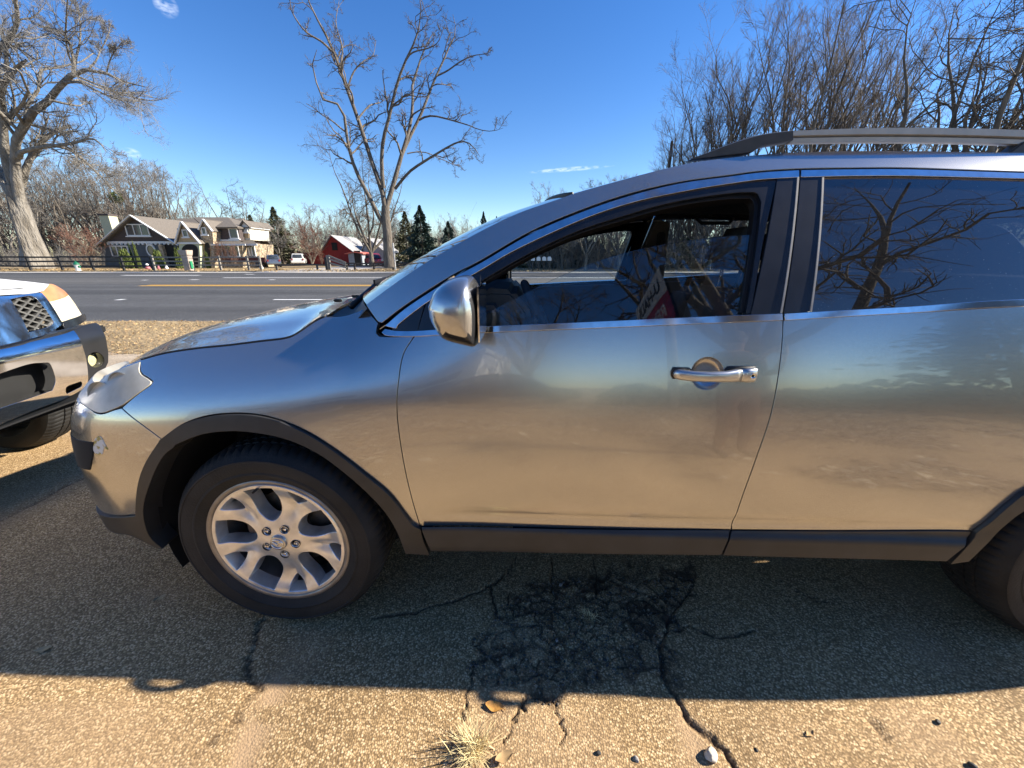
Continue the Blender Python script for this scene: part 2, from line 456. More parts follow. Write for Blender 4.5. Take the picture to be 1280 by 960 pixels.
# seams traced once and shared by neighbours
FD = [(518, 420), (504, 443), (498, 478), (496, 505), (498, 536), (506, 586), (516, 628), (525, 657.5)]
DD = [(979, 400), (978.5, 420), (974.5, 459.5), (964, 517), (946, 571), (928, 621), (915, 655), (914, 662)]
BELT_F = [(518, 420), (556, 418), (608, 415.6), (700, 411.5), (787, 408), (880, 404), (979, 400)]
BELT_R = [(979, 400), (1060, 395), (1140, 390.5), (1280, 382.5), ('L', 2.6, 1.222), ('L', 2.98, 1.235)]
ARCH = [(202, 549), (229, 530), (263, 519), (306, 516.5), (344, 523), (383, 539), (421, 563), (456, 590), (487, 616), (508, 643), (518, 657)]
def circ(cx, cz, r, a0, a1, n=9): return [('L', cx + r * math.cos(R(a)), cz + r * math.sin(R(a))) for a in np.linspace(a0, a1, n)]
HOODGAP = [(176, 450), (206, 442), (246, 436), (286, 432), (326, 427), (352, 424), (366, 420), (379, 412), (395, 401), (406, 396)]
P_ = M['paint']; M['edge_trim'] = pm('pillar_edge_trim', (.30, .28, .25), .5, .3, var=.1, vscale=40)
hc = hit(884, 467, f_body)
cup = [circ(hc[0], hc[2], .0495, 0, 360, 25)]
fender = panel('fender', [[(152, 510), (179, 532), (202, 549)], ARCH, [(518, 657), (525, 657.5)], FD[::-1], [(518, 420), (477, 420.5), (470, 415), (473, 404)], [(473, 404), (457, 385)],
      [(457, 385), (432, 394), (406, 396)], HOODGAP[::-1], [(176, 450), (175, 462), (178, 468), (185, 472), (191, 477)], [(191, 477), (190, 480), (173, 492), (152, 510)]], f_body, P_, gap=.0022, shell=True, step=.025)
door = panel('front_door', [BELT_F, DD, [(914, 662), (720, 660.5), (525, 657.5)], FD[::-1]], f_body, P_, gap=.0022, shell=True, step=.025, holes=[cup])
rdoor = panel('rear_door', [BELT_R, [('L', 2.98, 1.235), ('L', 2.9, 1.1), ('L', 2.76, .95), ('L', 2.63, .812)], circ(2.875, .38, .497, 120, 147, 5) + [(1280, 612), (1258, 628), (1233, 650), (1215, 663.6)],
      [(1215, 663.6), (1060, 663), (914, 662)], DD[::-1]], f_body, P_, gap=.0022, shell=True, step=.028)
panel('quarter_panel', [[('L', 2.98, 1.235), ('L', 3.4, 1.25), ('L', 4.06, 1.22)], [('L', 4.06, 1.22), ('L', 4.105, .9), ('L', 4.105, .45)], [('L', 4.105, .45), ('L', 3.36, .45)], circ(2.875, .38, .497, 8, 120, 14),
      [('L', 2.63, .812), ('L', 2.76, .95), ('L', 2.9, 1.1), ('L', 2.98, 1.235)]], f_body, P_, gap=.0022, shell=True, step=.05)
bump = panel('front_bumper', [[(152, 510), (141, 513), (130, 517), (120, 516.5), ('L', -.60, .872), ('L', -.75, .866), ('L', -.88, .858), ('L', -.935, .85)], [('L', -.935, .85), ('L', -.975, .7), ('L', -.99, .6), ('L', -.985, .44)],
      [('L', -.985, .44), ('L', -.88, .425), ('L', -.76, .43), (140, 644.5), (172, 643)], [(172, 643), (175, 605), (184, 578), (202, 549)], [(202, 549), (179, 532), (152, 510)]], f_body, P_, gap=.0022, shell=True, step=.025, nose=True)
ROOF_UP = [(458, 381), (493, 355), (530, 330), (572, 305), (615, 282), (652, 265), (700, 248.5), (716, 242.5), (756, 231), (800, 219), (837, 209.5), (875, 202), (935, 195), (987, 191), (1062, 189), (1137, 189), (1280, 191), ('L', 3.0, 1.635), ('L', 3.62, 1.56)]
ROOF_LO = [('L', 3.62, 1.5), ('L', 3.0, 1.57), (1280, 214), (1137, 209), (1062, 209), (999, 210), (950, 213), (912, 218), (850, 226.5), (787, 241), (725, 262), (662, 289), (600, 325), (562, 345), (509, 379), (477, 403)]
panel('roof_side', [ROOF_UP, [('L', 3.62, 1.56), ('L', 3.62, 1.5)], ROOF_LO, [(477, 403), (473, 402), (458, 381)]], f_green, P_, step=.025, shell=True)
# rear side window pillar and glass (outside the frame)
panel('rear_quarter_window', [[('L', 2.8, 1.25), ('L', 3.62, 1.27)], [('L', 3.62, 1.27), ('L', 3.62, 1.495)], [('L', 3.62, 1.495), ('L', 3.0, 1.555), ('L', 2.75, 1.56)], [('L', 2.75, 1.56), ('L', 2.8, 1.25)]], f_green, M['glass_dark'], off=.004)
panel('tail_pillar', [[('L', 3.62, 1.25), ('L', 3.96, 1.24)], [('L', 3.96, 1.24), ('L', 3.8, 1.5), ('L', 3.62, 1.565)], [('L', 3.62, 1.565), ('L', 3.62, 1.25)]], f_green, P_, step=.04)

# trims, frame and pillars round the side windows
TR_F = [(482, 407), (511, 383), (564, 349), (602, 328.5), (664, 292.5), (727, 265.5), (789, 244.5), (851, 229.5), (912, 221), (950, 216), (998, 213)]
TR_L = [(998, 221), (950, 224), (912, 229), (866, 236.5), (800, 250), (745, 267), (690, 290), (640, 314), (606, 334), (570, 355), (530, 380), (499, 404), (495, 410)]
panel('window_trim', [TR_F, [(998, 213), (998, 221)], TR_L, [(495, 410), (482, 407)]], f_green, M['trim_chrome'], off=-.003, step=.02, flange=.008, shell=True)
panel('window_trim', [[(1001, 213), (1062, 212), (1137, 212), (1280, 216.5), ('L', 3.0, 1.562)], [('L', 3.0, 1.562), ('L', 3.0, 1.545)], [('L', 3.0, 1.545), (1280, 223), (1137, 219.5), (1062, 219.5), (1001, 221)], [(1001, 221), (1001, 213)]], f_green, M['trim_chrome'], off=-.003, step=.02, flange=.008, shell=True)
panel('belt_trim', [[(482, 411), (497, 413.5), (521, 413.5), (545, 412), (608, 408), (700, 404), (787, 400), (880, 395.8), (976.5, 392)], [(976.5, 392), (977, 399.5)], [(977, 399.5), (880, 403.5), (787, 407.5), (700, 411), (608, 415), (556, 417.5), (519, 419.5), (486, 419), (478, 415)], [(478, 415), (482, 411)]], f_body, M['trim_chrome'], off=-.006, step=.02, flange=.02)
panel('belt_trim', [[(979.5, 392), (1060, 387.5), (1140, 383), (1280, 374), ('L', 3.0, 1.255)], [('L', 3.0, 1.255), ('L', 3.0, 1.232)], [('L', 3.0, 1.232), (1280, 382), (1140, 390), (1060, 394.5), (980, 399.5)], [(980, 399.5), (979.5, 392)]], f_body, M['trim_chrome'], off=-.006, step=.02, flange=.02)
OPEN_T = [(953, 252), (948, 241), (938, 239.5), (912, 241), (866, 247.5), (825, 256), (787, 267), (725, 287), (662, 316), (606, 348), (601, 352)]
panel('window_frame', [TR_L[::-1][4:11] + [(950, 224), (972, 222.5)], [(972, 222.5), (955, 300), (939, 392)], [(939, 392), (934, 392)], [(934, 392), (949, 294), (953, 252)], OPEN_T, [(601, 352), (599, 340), (606, 334)]], f_green, M['gloss_black'], off=.004, step=.02, flange=.03)
panel('window_seal', [[(599, 346), (662, 311), (725, 281), (787, 261), (866, 241), (912, 234), (955, 232)], [(955, 232), (950, 300), (934, 392)], [(934, 392), (930, 392)], [(930, 392), (945, 294), (949, 256), (943, 246)], [(943, 246), (912, 247), (866, 253), (825, 261.5), (787, 272.5), (725, 291.5), (662, 320), (606, 352)], [(606, 352), (599, 346)]], f_green, M['rubber'], off=.022, step=.02, flange=.03)
panel('pillar_cover', [[(972, 222.5), (997.5, 221.5)], [(997.5, 221.5), (976, 391.5)], [(976, 391.5), (939, 393)], [(939, 393), (972, 222.5)]], f_green, M['gloss_black'], off=0, step=.02)
panel('pillar_cover', [[(1001, 221.5), (1028, 221)], [(1028, 221), (1013, 389)], [(1013, 389), (980, 391.5)], [(980, 391.5), (1001, 221.5)]], f_green, M['gloss_black'], off=0, step=.02)
panel('pillar_edge', [[(996.3, 221.5), (998.6, 221.5)], [(998.6, 221.5), (977.4, 391)], [(977.4, 391), (975.2, 391)], [(975.2, 391), (996.3, 221.5)]], f_green, M['edge_trim'], off=-.002, step=.02)
panel('pillar_edge', [[(1027.3, 221.5), (1029.6, 221.5)], [(1029.6, 221.5), (1014.6, 389)], [(1014.6, 389), (1012.4, 389)], [(1012.4, 389), (1027.3, 221.5)]], f_green, M['edge_trim'], off=-.002, step=.02)
panel('corner_window', [[(489, 408), (531, 377)], [(531, 377), (521, 414)], [(521, 414), (493, 413.5), (489, 408)]], f_green, M['gloss_black'], off=.002, step=.02)
panel('corner_cover', [[(534, 375), (562, 355), (600, 335)], [(600, 335), (601, 408)], [(601, 408), (522, 413.5)], [(522, 413.5), (534, 375)]], f_green, M['gloss_black'], off=.002, step=.02)
panel('rear_window', [[(1029, 221), (1137, 219.5), (1280, 223), ('L', 2.74, 1.555)], [('L', 2.74, 1.555), ('L', 2.79, 1.24)], [('L', 2.79, 1.24), (1280, 377), (1140, 386), (1013, 391)], [(1013, 391), (1029, 221)]], f_green, M['glass_dark'], off=.006, step=.05)
for o in CAR.children:
    if o.name.startswith('rear_window.'): o.data.materials[0] = M['glass_far']
glass_seg = [[(601, 397), (637, 378), (706, 344), (781, 317), (869, 300), (958, 292)], [(958, 292), (938, 396)], [(938, 396), (601, 413)], [(601, 413), (601, 397)]]
panel('front_window', glass_seg, f_green, M['glass_clear'], off=.03, step=.05, flange=.004, both=False)
gl = panel('front_window', [[(601, 345), (662, 315), (725, 287), (787, 266), (866, 246), (912, 239), (955, 237)], [(955, 237), (938, 396)], [(938, 396), (601, 413)], [(601, 413), (601, 345)]], f_green, M['glass_far'], off=.012, step=.06, flange=.003, both=False)
me = gl.data; co = np.empty(len(me.vertices) * 3, np.float32); me.vertices.foreach_get('co', co); co = co.reshape(-1, 3); co[:, 1] = CARW - co[:, 1]; me.vertices.foreach_set('co', co.ravel()); me.flip_normals()

# black plastic along the bottom
def f_clad(x, z):
    return f_body(x, 0 * z + .475) - .004 - .016 * smooth01(-z, -.482, -.452) + 3.2 * np.maximum(0, .40 - z) ** 2
panel('rocker_trim', [[(527, 658.5), (720, 661.5), (913, 663)], [(913, 663), (911, 672), (901.5, 694)], [(901.5, 694), (720, 692), (539, 689.5)], [(539, 689.5), (529, 668), (527, 658.5)]], f_clad, M['cladding'], flange=.09, step=.012, gap=.001)
panel('rocker_trim', [[(915.5, 663.5), (1060, 664.5), (1214, 664.5)], [(1214, 664.5), (1209, 672), (1183, 702)], [(1183, 702), (1040, 698), (904, 694.5)], [(904, 694.5), (913, 673), (915.5, 663.5)]], f_clad, M['cladding'], flange=.09, step=.012, gap=.001)
ARCH_IN = [(508, 689), (498, 663), (483, 638), (460, 613), (429, 586), (398, 564), (360, 547), (321, 539), (290, 537), (256, 541), (225, 553), (221, 557)]
panel('arch_trim', [ARCH[:-1] + [(517, 654), (527, 659)], [(527, 659), (530, 672), (538, 691)], [(538, 691), (508, 689)], ARCH_IN, [(221, 557), (202, 549)]], f_body, M['cladding'], off=-.013, flange=.07, step=.015, gap=.001)
panel('arch_trim', [[(202, 549.5), (184, 578), (175, 605), (172, 643)], [(172, 643), (156, 645), (140, 644.5), ('L', -.76, .43), ('L', -.88, .425), ('L', -.985, .44)], [('L', -.985, .44), ('L', -.98, .36)], [('L', -.98, .36), ('L', -.88, .35), ('L', -.74, .36), ('L', -.62, .375), (167, 668), (202, 684.5)], [(202, 684.5), (206, 684)], [(206, 684), (189, 667), (182, 636), (191, 601), (206, 570), (221, 557)], [(221, 557), (202, 549.5)]], f_body, M['cladding'], off=-.010, flange=.07, step=.015, gap=.001, nose=True)
panel('arch_trim', [[(1215, 663.6), (1233, 650), (1258, 628), (1280, 612)] + circ(2.875, .38, .497, 147, 8, 14)[1:], [('L', 3.36, .449), ('L', 3.33, .33)], [('L', 3.33, .33), ('L', 3.29, .36)] , circ(2.875, .38, .43, 0, 140, 12) + [(1280, 633), (1251, 653.5), (1226, 679), (1206, 698.5)], [(1206, 698.5), (1183, 702)], [(1183, 702), (1211, 671.5), (1215, 663.6)]], f_body, M['cladding'], off=-.013, flange=.07, step=.02, gap=.001)
panel('rear_bumper_trim', [[('L', 3.37, .44), ('L', 4.1, .44)], [('L', 4.1, .44), ('L', 4.1, .33)], [('L', 4.1, .33), ('L', 3.34, .33)], [('L', 3.34, .33), ('L', 3.37, .44)]], f_body, M['cladding'], flange=.05, step=.04)

# headlamp
def lens_mat():
    """weathered polycarbonate: hazed, still half transparent"""
    m, n, l, p = nodes('hazy_lens'); out = n['Material Output']; p.inputs['Roughness'].default_value = .3; p.inputs['Specular IOR Level'].default_value = .6
    t = n.new('ShaderNodeTexCoord'); z = n.new('ShaderNodeTexNoise'); z.inputs['Scale'].default_value = 7; z.inputs['Detail'].default_value = 4; l.new(t.outputs['Object'], z.inputs[0])
    r = n.new('ShaderNodeValToRGB'); e = r.color_ramp.elements
    e[0].position = .3; e[0].color = (.66, .58, .42, 1); e[1].position = .7; e[1].color = (.92, .85, .68, 1)
    l.new(z.outputs[0], r.inputs[0]); l.new(r.outputs[0], p.inputs['Base Color'])
    mr = n.new('ShaderNodeMapRange'); mr.inputs[1].default_value = .3; mr.inputs[2].default_value = .7; mr.inputs[3].default_value = .70; mr.inputs[4].default_value = .93; l.new(z.outputs[0], mr.inputs[0])
    tr = n.new('ShaderNodeBsdfTransparent'); tr.inputs[0].default_value = (.92, .88, .78, 1); ms = n.new('ShaderNodeMixShader')
    l.new(mr.outputs[0], ms.inputs[0]); l.new(tr.outputs[0], ms.inputs[1]); l.new(p.outputs[0], ms.inputs[2]); l.new(ms.outputs[0], out.inputs[0]); return m
M['lamp_lens'] = lens_mat()
panel('headlight', [[(154, 506), (140, 512), (130, 515.5), (120, 514.5), ('L', -.61, .876), ('L', -.72, .88), ('L', -.86, .888)], [('L', -.86, .888), ('L', -.82, .925), ('L', -.70, .943)], [('L', -.70, .943), (122, 478), (130, 471), (147, 462), (163, 456), (176, 451.5)], [(176, 451.5), (174.5, 462), (177.5, 468), (184.5, 472.3), (190.2, 477)], [(190.2, 477), (189.5, 479.5), (173, 491.5), (154, 506)]], f_body, M['lamp_lens'], off=-.003, flange=.03, step=.02, gap=.0012, nose=True)
M['lamp_bowl'] = pm('lamp_reflector', (.72, .71, .68), .12, .9, var=.1, vscale=30); M['lamp_marker'] = pm('lamp_marker', (.45, .10, .06), .3, var=.2, vscale=20)
panel('lamp_housing', [[(156, 503), (140, 509), (126, 511), ('L', -.60, .888), ('L', -.72, .893)], [('L', -.72, .893), ('L', -.68, .93)], [('L', -.68, .93), (126, 480), (147, 466), (163, 460), (172, 458)], [(172, 458), (174, 472), (184, 478)], [(184, 478), (172, 488), (156, 503)]], f_body, M['rail_silver'] if 'rail_silver' in M else M['satin'], off=.05, flange=.02, step=.02)
for (a_, c_, r_) in ((133, 494, .052), (156, 480, .045)):
    h = hit(a_, c_, f_body, .03)
    for sd in (0, 1):
        b = MB(); b.lathe([(r_, -.012), (r_ * .95, .0), (r_ * .75, .016), (r_ * .35, .024), (0, .026)], 20, Matrix.Translation((h[0], h[1] if not sd else CARW - h[1], h[2])) @ Matrix.Rotation(R(-90 if not sd else 90), 4, 'X')); lb = b.build('lamp_reflector', M['lamp_bowl'], CAR, smooth=True)
        b = MB(); b.lathe([(0, -.004), (.012, 0), (.014, .02)], 12, Matrix.Translation((h[0], h[1] if not sd else CARW - h[1], h[2])) @ Matrix.Rotation(R(-90 if not sd else 90), 4, 'X')); b.build('bulb', M['chrome'], lb, smooth=True)
panel('lamp_marker', [[(166, 478), (181, 474)], [(181, 474), (183, 478), (170, 487)], [(170, 487), (164, 485), (166, 478)]], f_body, M['lamp_marker'], off=.028, flange=.01, step=.02)
panel('fog_grille', [[('L', -.9, .74), ('L', -.75, .743), (117, 553)], [(117, 553), (116, 570), (112.5, 587)], [(112.5, 587), ('L', -.75, .63), ('L', -.9, .632)], [('L', -.9, .632), ('L', -.9, .74)]], f_body, M['dark'], off=-.003, flange=.006, step=.015, nose=True)
stick = pm('peeling_decal', (.75, .75, .70), .4, var=.0, vscale=60, col2=(.55, .42, .06))
nt = stick.node_tree; zz = nt.nodes.new('ShaderNodeTexNoise'); zz.inputs['Scale'].default_value = 45; rr = nt.nodes.new('ShaderNodeValToRGB'); tcc = nt.nodes.new('ShaderNodeTexCoord')
rr.color_ramp.elements[0].position = .50; rr.color_ramp.elements[0].color = (.72, .72, .68, 1); rr.color_ramp.elements[1].position = .58; rr.color_ramp.elements[1].color = (.45, .36, .08, 1)
nt.links.new(tcc.outputs['Object'], zz.inputs[0]); nt.links.new(zz.outputs[0], rr.inputs[0]); nt.links.new(rr.outputs[0], nt.nodes['Principled BSDF'].inputs['Base Color'])
so = panel('peeling_sticker', [[(119, 549), (123, 545), (127, 547)], [(127, 547), (130, 553), (135, 562)], [(135, 562), (130, 560), (128, 567)], [(128, 567), (122, 568), (117, 562), (119, 549)]], f_body, stick, off=-.0015, flange=.001, step=.01, both=False)
so['label'] = 'torn white and yellow sticker on bumper corner'

# bonnet
side = [(-.86, .42, .885), (-.72, .24, .908), (-.615, .13, .928)] + [tuple(hit(a, b, f_body) + np.array([0, .0105, .0015])) for a, b in [(122, 478), (147, 462), (163, 456)] + HOODGAP]
cen = [(-.965, .94, .862), (-.93, .94, .905), (-.86, .94, .955), (-.72, .94, 1.01), (-.5, .94, 1.072), (-.3, .94, 1.112), (-.1, .94, 1.143), (.10, .94, 1.165)]
def by_len(P, n):
    P = np.array(P); d = np.r_[0, np.cumsum(np.linalg.norm(np.diff(P, axis=0), axis=1))]; s = np.linspace(0, d[-1], n)
    return np.column_stack([np.interp(s, d, P[:, i]) for i in range(3)])
NT = 60
Sd = by_len(spline(side, 8), NT); Cn = by_len(spline(cen, 8), NT)
ss = np.r_[0, .004, .012, np.linspace(.03, 1, 30)]
G = np.zeros((NT, 2 * len(ss) - 1, 3))
for j, s in enumerate(ss):
    g = 1 - (1 - s) ** 2.1
    row = np.empty((NT, 3)); row[:, 1] = Sd[:, 1] + (Cn[:, 1] - Sd[:, 1]) * s
    row[:, 0] = Sd[:, 0] + (Cn[:, 0] - Sd[:, 0]) * (1 - (1 - s) ** 1.8); row[:, 2] = Sd[:, 2] + (Cn[:, 2] - Sd[:, 2]) * g
    row[:, 2] += .010 * smooth01(s, .10, .26) * (1 - smooth01(s, .3, .8)) * np.sin(np.linspace(.3, math.pi * .95, NT))
    if s == 0: row[:, 2] -= .014
    G[:, j] = row; G[:, -1 - j] = row * [1, -1, 1] + [0, CARW, 0]
grid_mesh('hood', G, P_, CAR)
for sd in (0, 1):                                        # black tube standing in for the shade in the bonnet shut line
    gl_ = [hit(p[0], p[1], f_body) for p in HOODGAP]; gl_ = [(q[0], q[1] + .003 if not sd else CARW - q[1] - .003, q[2] + .0015) for q in gl_]
    b = MB(); b.tube(spline(gl_, 6), .0036, 6); b.build('hood_gap_line', M['rubber'], CAR, smooth=True)
# front fascia and grille between the two bumper corners (faces away from the camera)
zs_ = np.linspace(.43, .87, 10)
ff = np.array([[(-.2 - (nose_tip(z) - .2) * t_, (.94 - .94 * c), z) for t_, c in [(.985, .34), (.993, .25), (1, .12), (1.003, 0), (1, -.12), (.993, -.25), (.985, -.34)]] for z in zs_])
grid_mesh('front_fascia', ff, P_, CAR)
gm = MB()
for k in range(7): gm.tube([(-1.004, .94 + y, .55 + .04 * k) for y in (-.3, -.1, .1, .3)], .008, 6)
gm.build('grille', M['gloss_black'], CAR)
# windscreen and roof from the traced edge
E = []
for p in ROOF_UP:
    if p[0] == 'L': E.append((p[1], float(f_green(p[1], p[2])), p[2]))
    else:
        h = hit(p[0], p[1], f_green); E.append(tuple(h))
ks = 8
def across(edge, n, bulge, flip=False, name='roof', mat=P_, dz=0.):
    L = by_len(spline(edge, 6), n); Gg = np.zeros((n, 25, 3))
    for j, r_ in enumerate(np.linspace(-1, 1, 25)):
        y = CARW / 2 + (CARW / 2 - L[:, 1]) * r_; w = (1 - abs(r_) ** 2.4)
        for i in range(n):
            b = bulge(i / (n - 1)); Gg[i, j] = (L[i, 0] + b[0] * w, y[i], L[i, 2] + b[1] * w + dz)
    return grid_mesh(name, Gg, mat, CAR, flip=True), Gg
wedge = [np.array(e) + np.array([0, .004, .0]) for e in E[:ks]]
_, Gw = across(wedge, 26, lambda t: (-.19 * (1 - t) - .07 * t, .015 * (1 - t) + .035 * t), name='windscreen', mat=M['glass_screen'])
redge = [np.array(e) + np.array([0, .006, -.002]) for e in E[ks - 1:]]
across(redge, 40, lambda t: (-.07 * (1 - t) ** 4, .035 + .02 * t), name='roof')
_, Gh = across(redge, 16, lambda t: (-.07 * (1 - t) ** 4, .03), name='headliner', mat=M['headliner'], dz=-.05)
# black ceramic band across the top of the windscreen, cowl and its wipers
hb = MB(); hb.tube([tuple(p + np.array([-.002, 0, .001])) for p in Gw[-1]], .006, 6); hb.build('screen_top_seal', M['rubber'], CAR, smooth=True)
base = Gw[0]; hood_end = G[-1]
bi = by_len(base, 40); hi_ = by_len(hood_end, 40)
cw = np.array([[hi_[j] * (1 - t) + bi[j] * t + np.array([0, 0, -.03 * math.sin(math.pi * t) - .012]) for j in range(40)] for t in np.linspace(0, 1, 6)])
M['cowl'] = pm('cowl_plastic', (.07, .07, .068), .6, var=.2, vscale=15, bump=.1, bscale=300)
grid_mesh('cowl', cw, M['cowl'], CAR)
for (j0, j1) in ((6, 19), (20, 33)):
    wb = MB(); a = cw[3][j0] + np.array([0, 0, .03]); b = np.array(bi[j1]) + np.array([.05, 0, .05])
    wb.tube([cw[2][j0] + np.array([0, 0, .02]), a + np.array([.0, .1, .02]), a * .5 + b * .5 + np.array([-.01, 0, .015]), b], [.012, .010, .008, .006], 6)
    w = wb.build('wiper_arm', M['rubber'], CAR, smooth=True)
    wb = MB(); c0 = bi[j0 + 3] + np.array([.035, 0, .035]); c1 = bi[min(39, j1 + 2)] + np.array([.045, 0, .04]); wb.beam(c0, c1, .008, .02); wb.build('wiper_blade', M['rubber'], w)
for y in (.45, .62, .80): 
    b = MB(); b.box((.12, y, 1.178), (.03, .02, .012)); b.build('washer_jet', M['rubber'], CAR, bevel=.003)
# tailgate
tg = np.array([[(x, CARW / 2 + s * w, z) for s in np.linspace(-1, 1, 9)] for x, w, z in ((4.11, .26, .33), (4.125, .26, .6), (4.115, .26, 1.0), (4.07, .28, 1.22), (3.84, .5, 1.5), (3.7, .6, 1.6))])
grid_mesh('tailgate', tg, P_, CAR)
# dark inner skin behind the seams, floor and wheel housings
n0 = 0; Tq = []
for v, t in zip(shellV, shellT): Tq.append(t + n0); n0 += len(v)
SV = np.concatenate(shellV); ST = np.concatenate(Tq); S2 = SV.copy(); S2[:, 1] = CARW - S2[:, 1]
obj('inner_skin', mesh_np('inner_skin', np.concatenate([SV, S2]), [ST, ST[:, ::-1] + len(SV)], True, [M['interior']]), CAR)
fl = MB(); fl.box((1.62, .94, .33), (1.55, 1.72, .1)); fl.box((-.2, .94, .62), (1.2, 1.1, .5)); fl.box((3.6, .94, .55), (.75, 1.5, .3)); fl.box((.56, .94, .68), (.08, 1.66, .6)); fl.build('underbody', M['dark'], CAR)
for ax in (.03, 2.875):
    for sd in (0, 1):
        a = np.linspace(R(-10), R(200 if ax < 1 else 190), 26); L = np.zeros((2, 26, 3)); 
        for q, yy in enumerate((.012, .42)):
            L[q] = np.column_stack([ax + .475 * np.cos(a), np.full(26, yy if not sd else CARW - yy), .38 + .475 * np.sin(a)])
        grid_mesh('wheel_housing', L, M['dark'], CAR)
        p = MB(); p.lathe([(0, 0), (.46, 0)], 24, Matrix.Translation((ax, .42 if not sd else CARW - .42, .42)) @ Matrix.Rotation(R(90), 4, 'X')); p.build('wheel_housing', M['dark'], CAR)

# door handle: round recess, bar, escutcheon with keyhole
def put_handle(hcx, hcz, par, sgn=1, withkey=True):
    def tr(p): return (p[0], p[1] if sgn > 0 else CARW - p[1], p[2])
    y0 = float(f_body(hcx, hcz))
    k = 32; prof = [(.0505, -.0005), (.049, .002), (.046, .012), (.036, .022), (.02, .027), (.0, .028)]
    b = MB(); V = []
    for r_, d in prof:
        for i in range(k):
            a = 2 * math.pi * i / k; x, z = hcx + r_ * math.cos(a), hcz + r_ * math.sin(a)
            V.append(tr((x, float(f_body(x, z)) + d, z)))
    b.add(V, [(j * k + i, j * k + (i + 1) % k, (j + 1) * k + (i + 1) % k, (j + 1) * k + i) for j in range(len(prof) - 1) for i in range(k)])
    cupo = b.build('handle_recess', P_, par, smooth=True)
    def bar(x0, x1, segs, name, mat):
        st = []
        for t, hh, d, th in segs:
            x = x0 + (x1 - x0) * t
            ring = []
            for i in range(16):
                a = 2 * math.pi * i / 16; ca, sa = math.cos(a), math.sin(a)
                z = hcz + .001 + hh * math.copysign(abs(sa) ** .7, sa); yy = float(f_body(x, hcz)) - d - th * math.copysign(abs(ca) ** .7, ca)
                ring.append(tr((x, yy, z)))
            st.append(ring)
        b = MB(); n = len(st); b.add([p for r_ in st for p in r_], [(j * 16 + i, j * 16 + (i + 1) % 16, (j + 1) * 16 + (i + 1) % 16, (j + 1) * 16 + i) for j in range(n - 1) for i in range(16)] + [tuple(range(16)), tuple(range((n - 1) * 16, n * 16))])
        return b.build(name, mat, par, smooth=True)
    bar(hcx - .104, hcx + .088, [(0, .004, .010, .006), (.02, .012, .014, .011), (.08, .0155, .017, .012), (.25, .0155, .031, .011), (.5, .015, .036, .011), (.75, .0165, .032, .011), (.92, .019, .02, .013), (1, .019, .017, .013)], 'door_handle', M['satin'])
    bar(hcx + .0892, hcx + .141, [(0, .0195, .017, .013), (.4, .0215, .016, .013), (.8, .022, .013, .011), (.95, .0195, .009, .008), (1, .013, .006, .004)], 'handle_end', M['satin'])
    bar(hcx - .108, hcx - .05, [(0, .006, .001, .003), (.1, .0185, .002, .004), (.9, .018, .002, .004), (1, .012, .001, .003)], 'handle_gasket', M['rubber'])
    bar(hcx + .05, hcx + .144, [(0, .012, .001, .003), (.1, .023, .002, .004), (.93, .024, .002, .004), (1, .014, .001, .003)], 'handle_gasket', M['rubber'])
    if withkey:
        b = MB(); Mx = Matrix.Translation(tr((hcx + .120, float(f_body(hcx + .12, hcz)) - .0285, hcz + .003))) @ Matrix.Rotation(R(90), 4, 'X')
        b.lathe([(0, 0), (.0075, 0), (.0085, .0015), (.0085, -.004)], 16, Mx); kk = b.build('keyhole', M['trim_chrome'], par, smooth=True)
        b = MB(); b.box(tr((hcx + .120, float(f_body(hcx + .12, hcz)) - .0305, hcz + .003)), (.002, .001, .007)); b.build('key_slot', M['dark'], kk)
put_handle(hc[0], hc[2], door)
hr = (2.62, 1.03)
put_handle(hr[0], hr[1], rdoor, withkey=False)

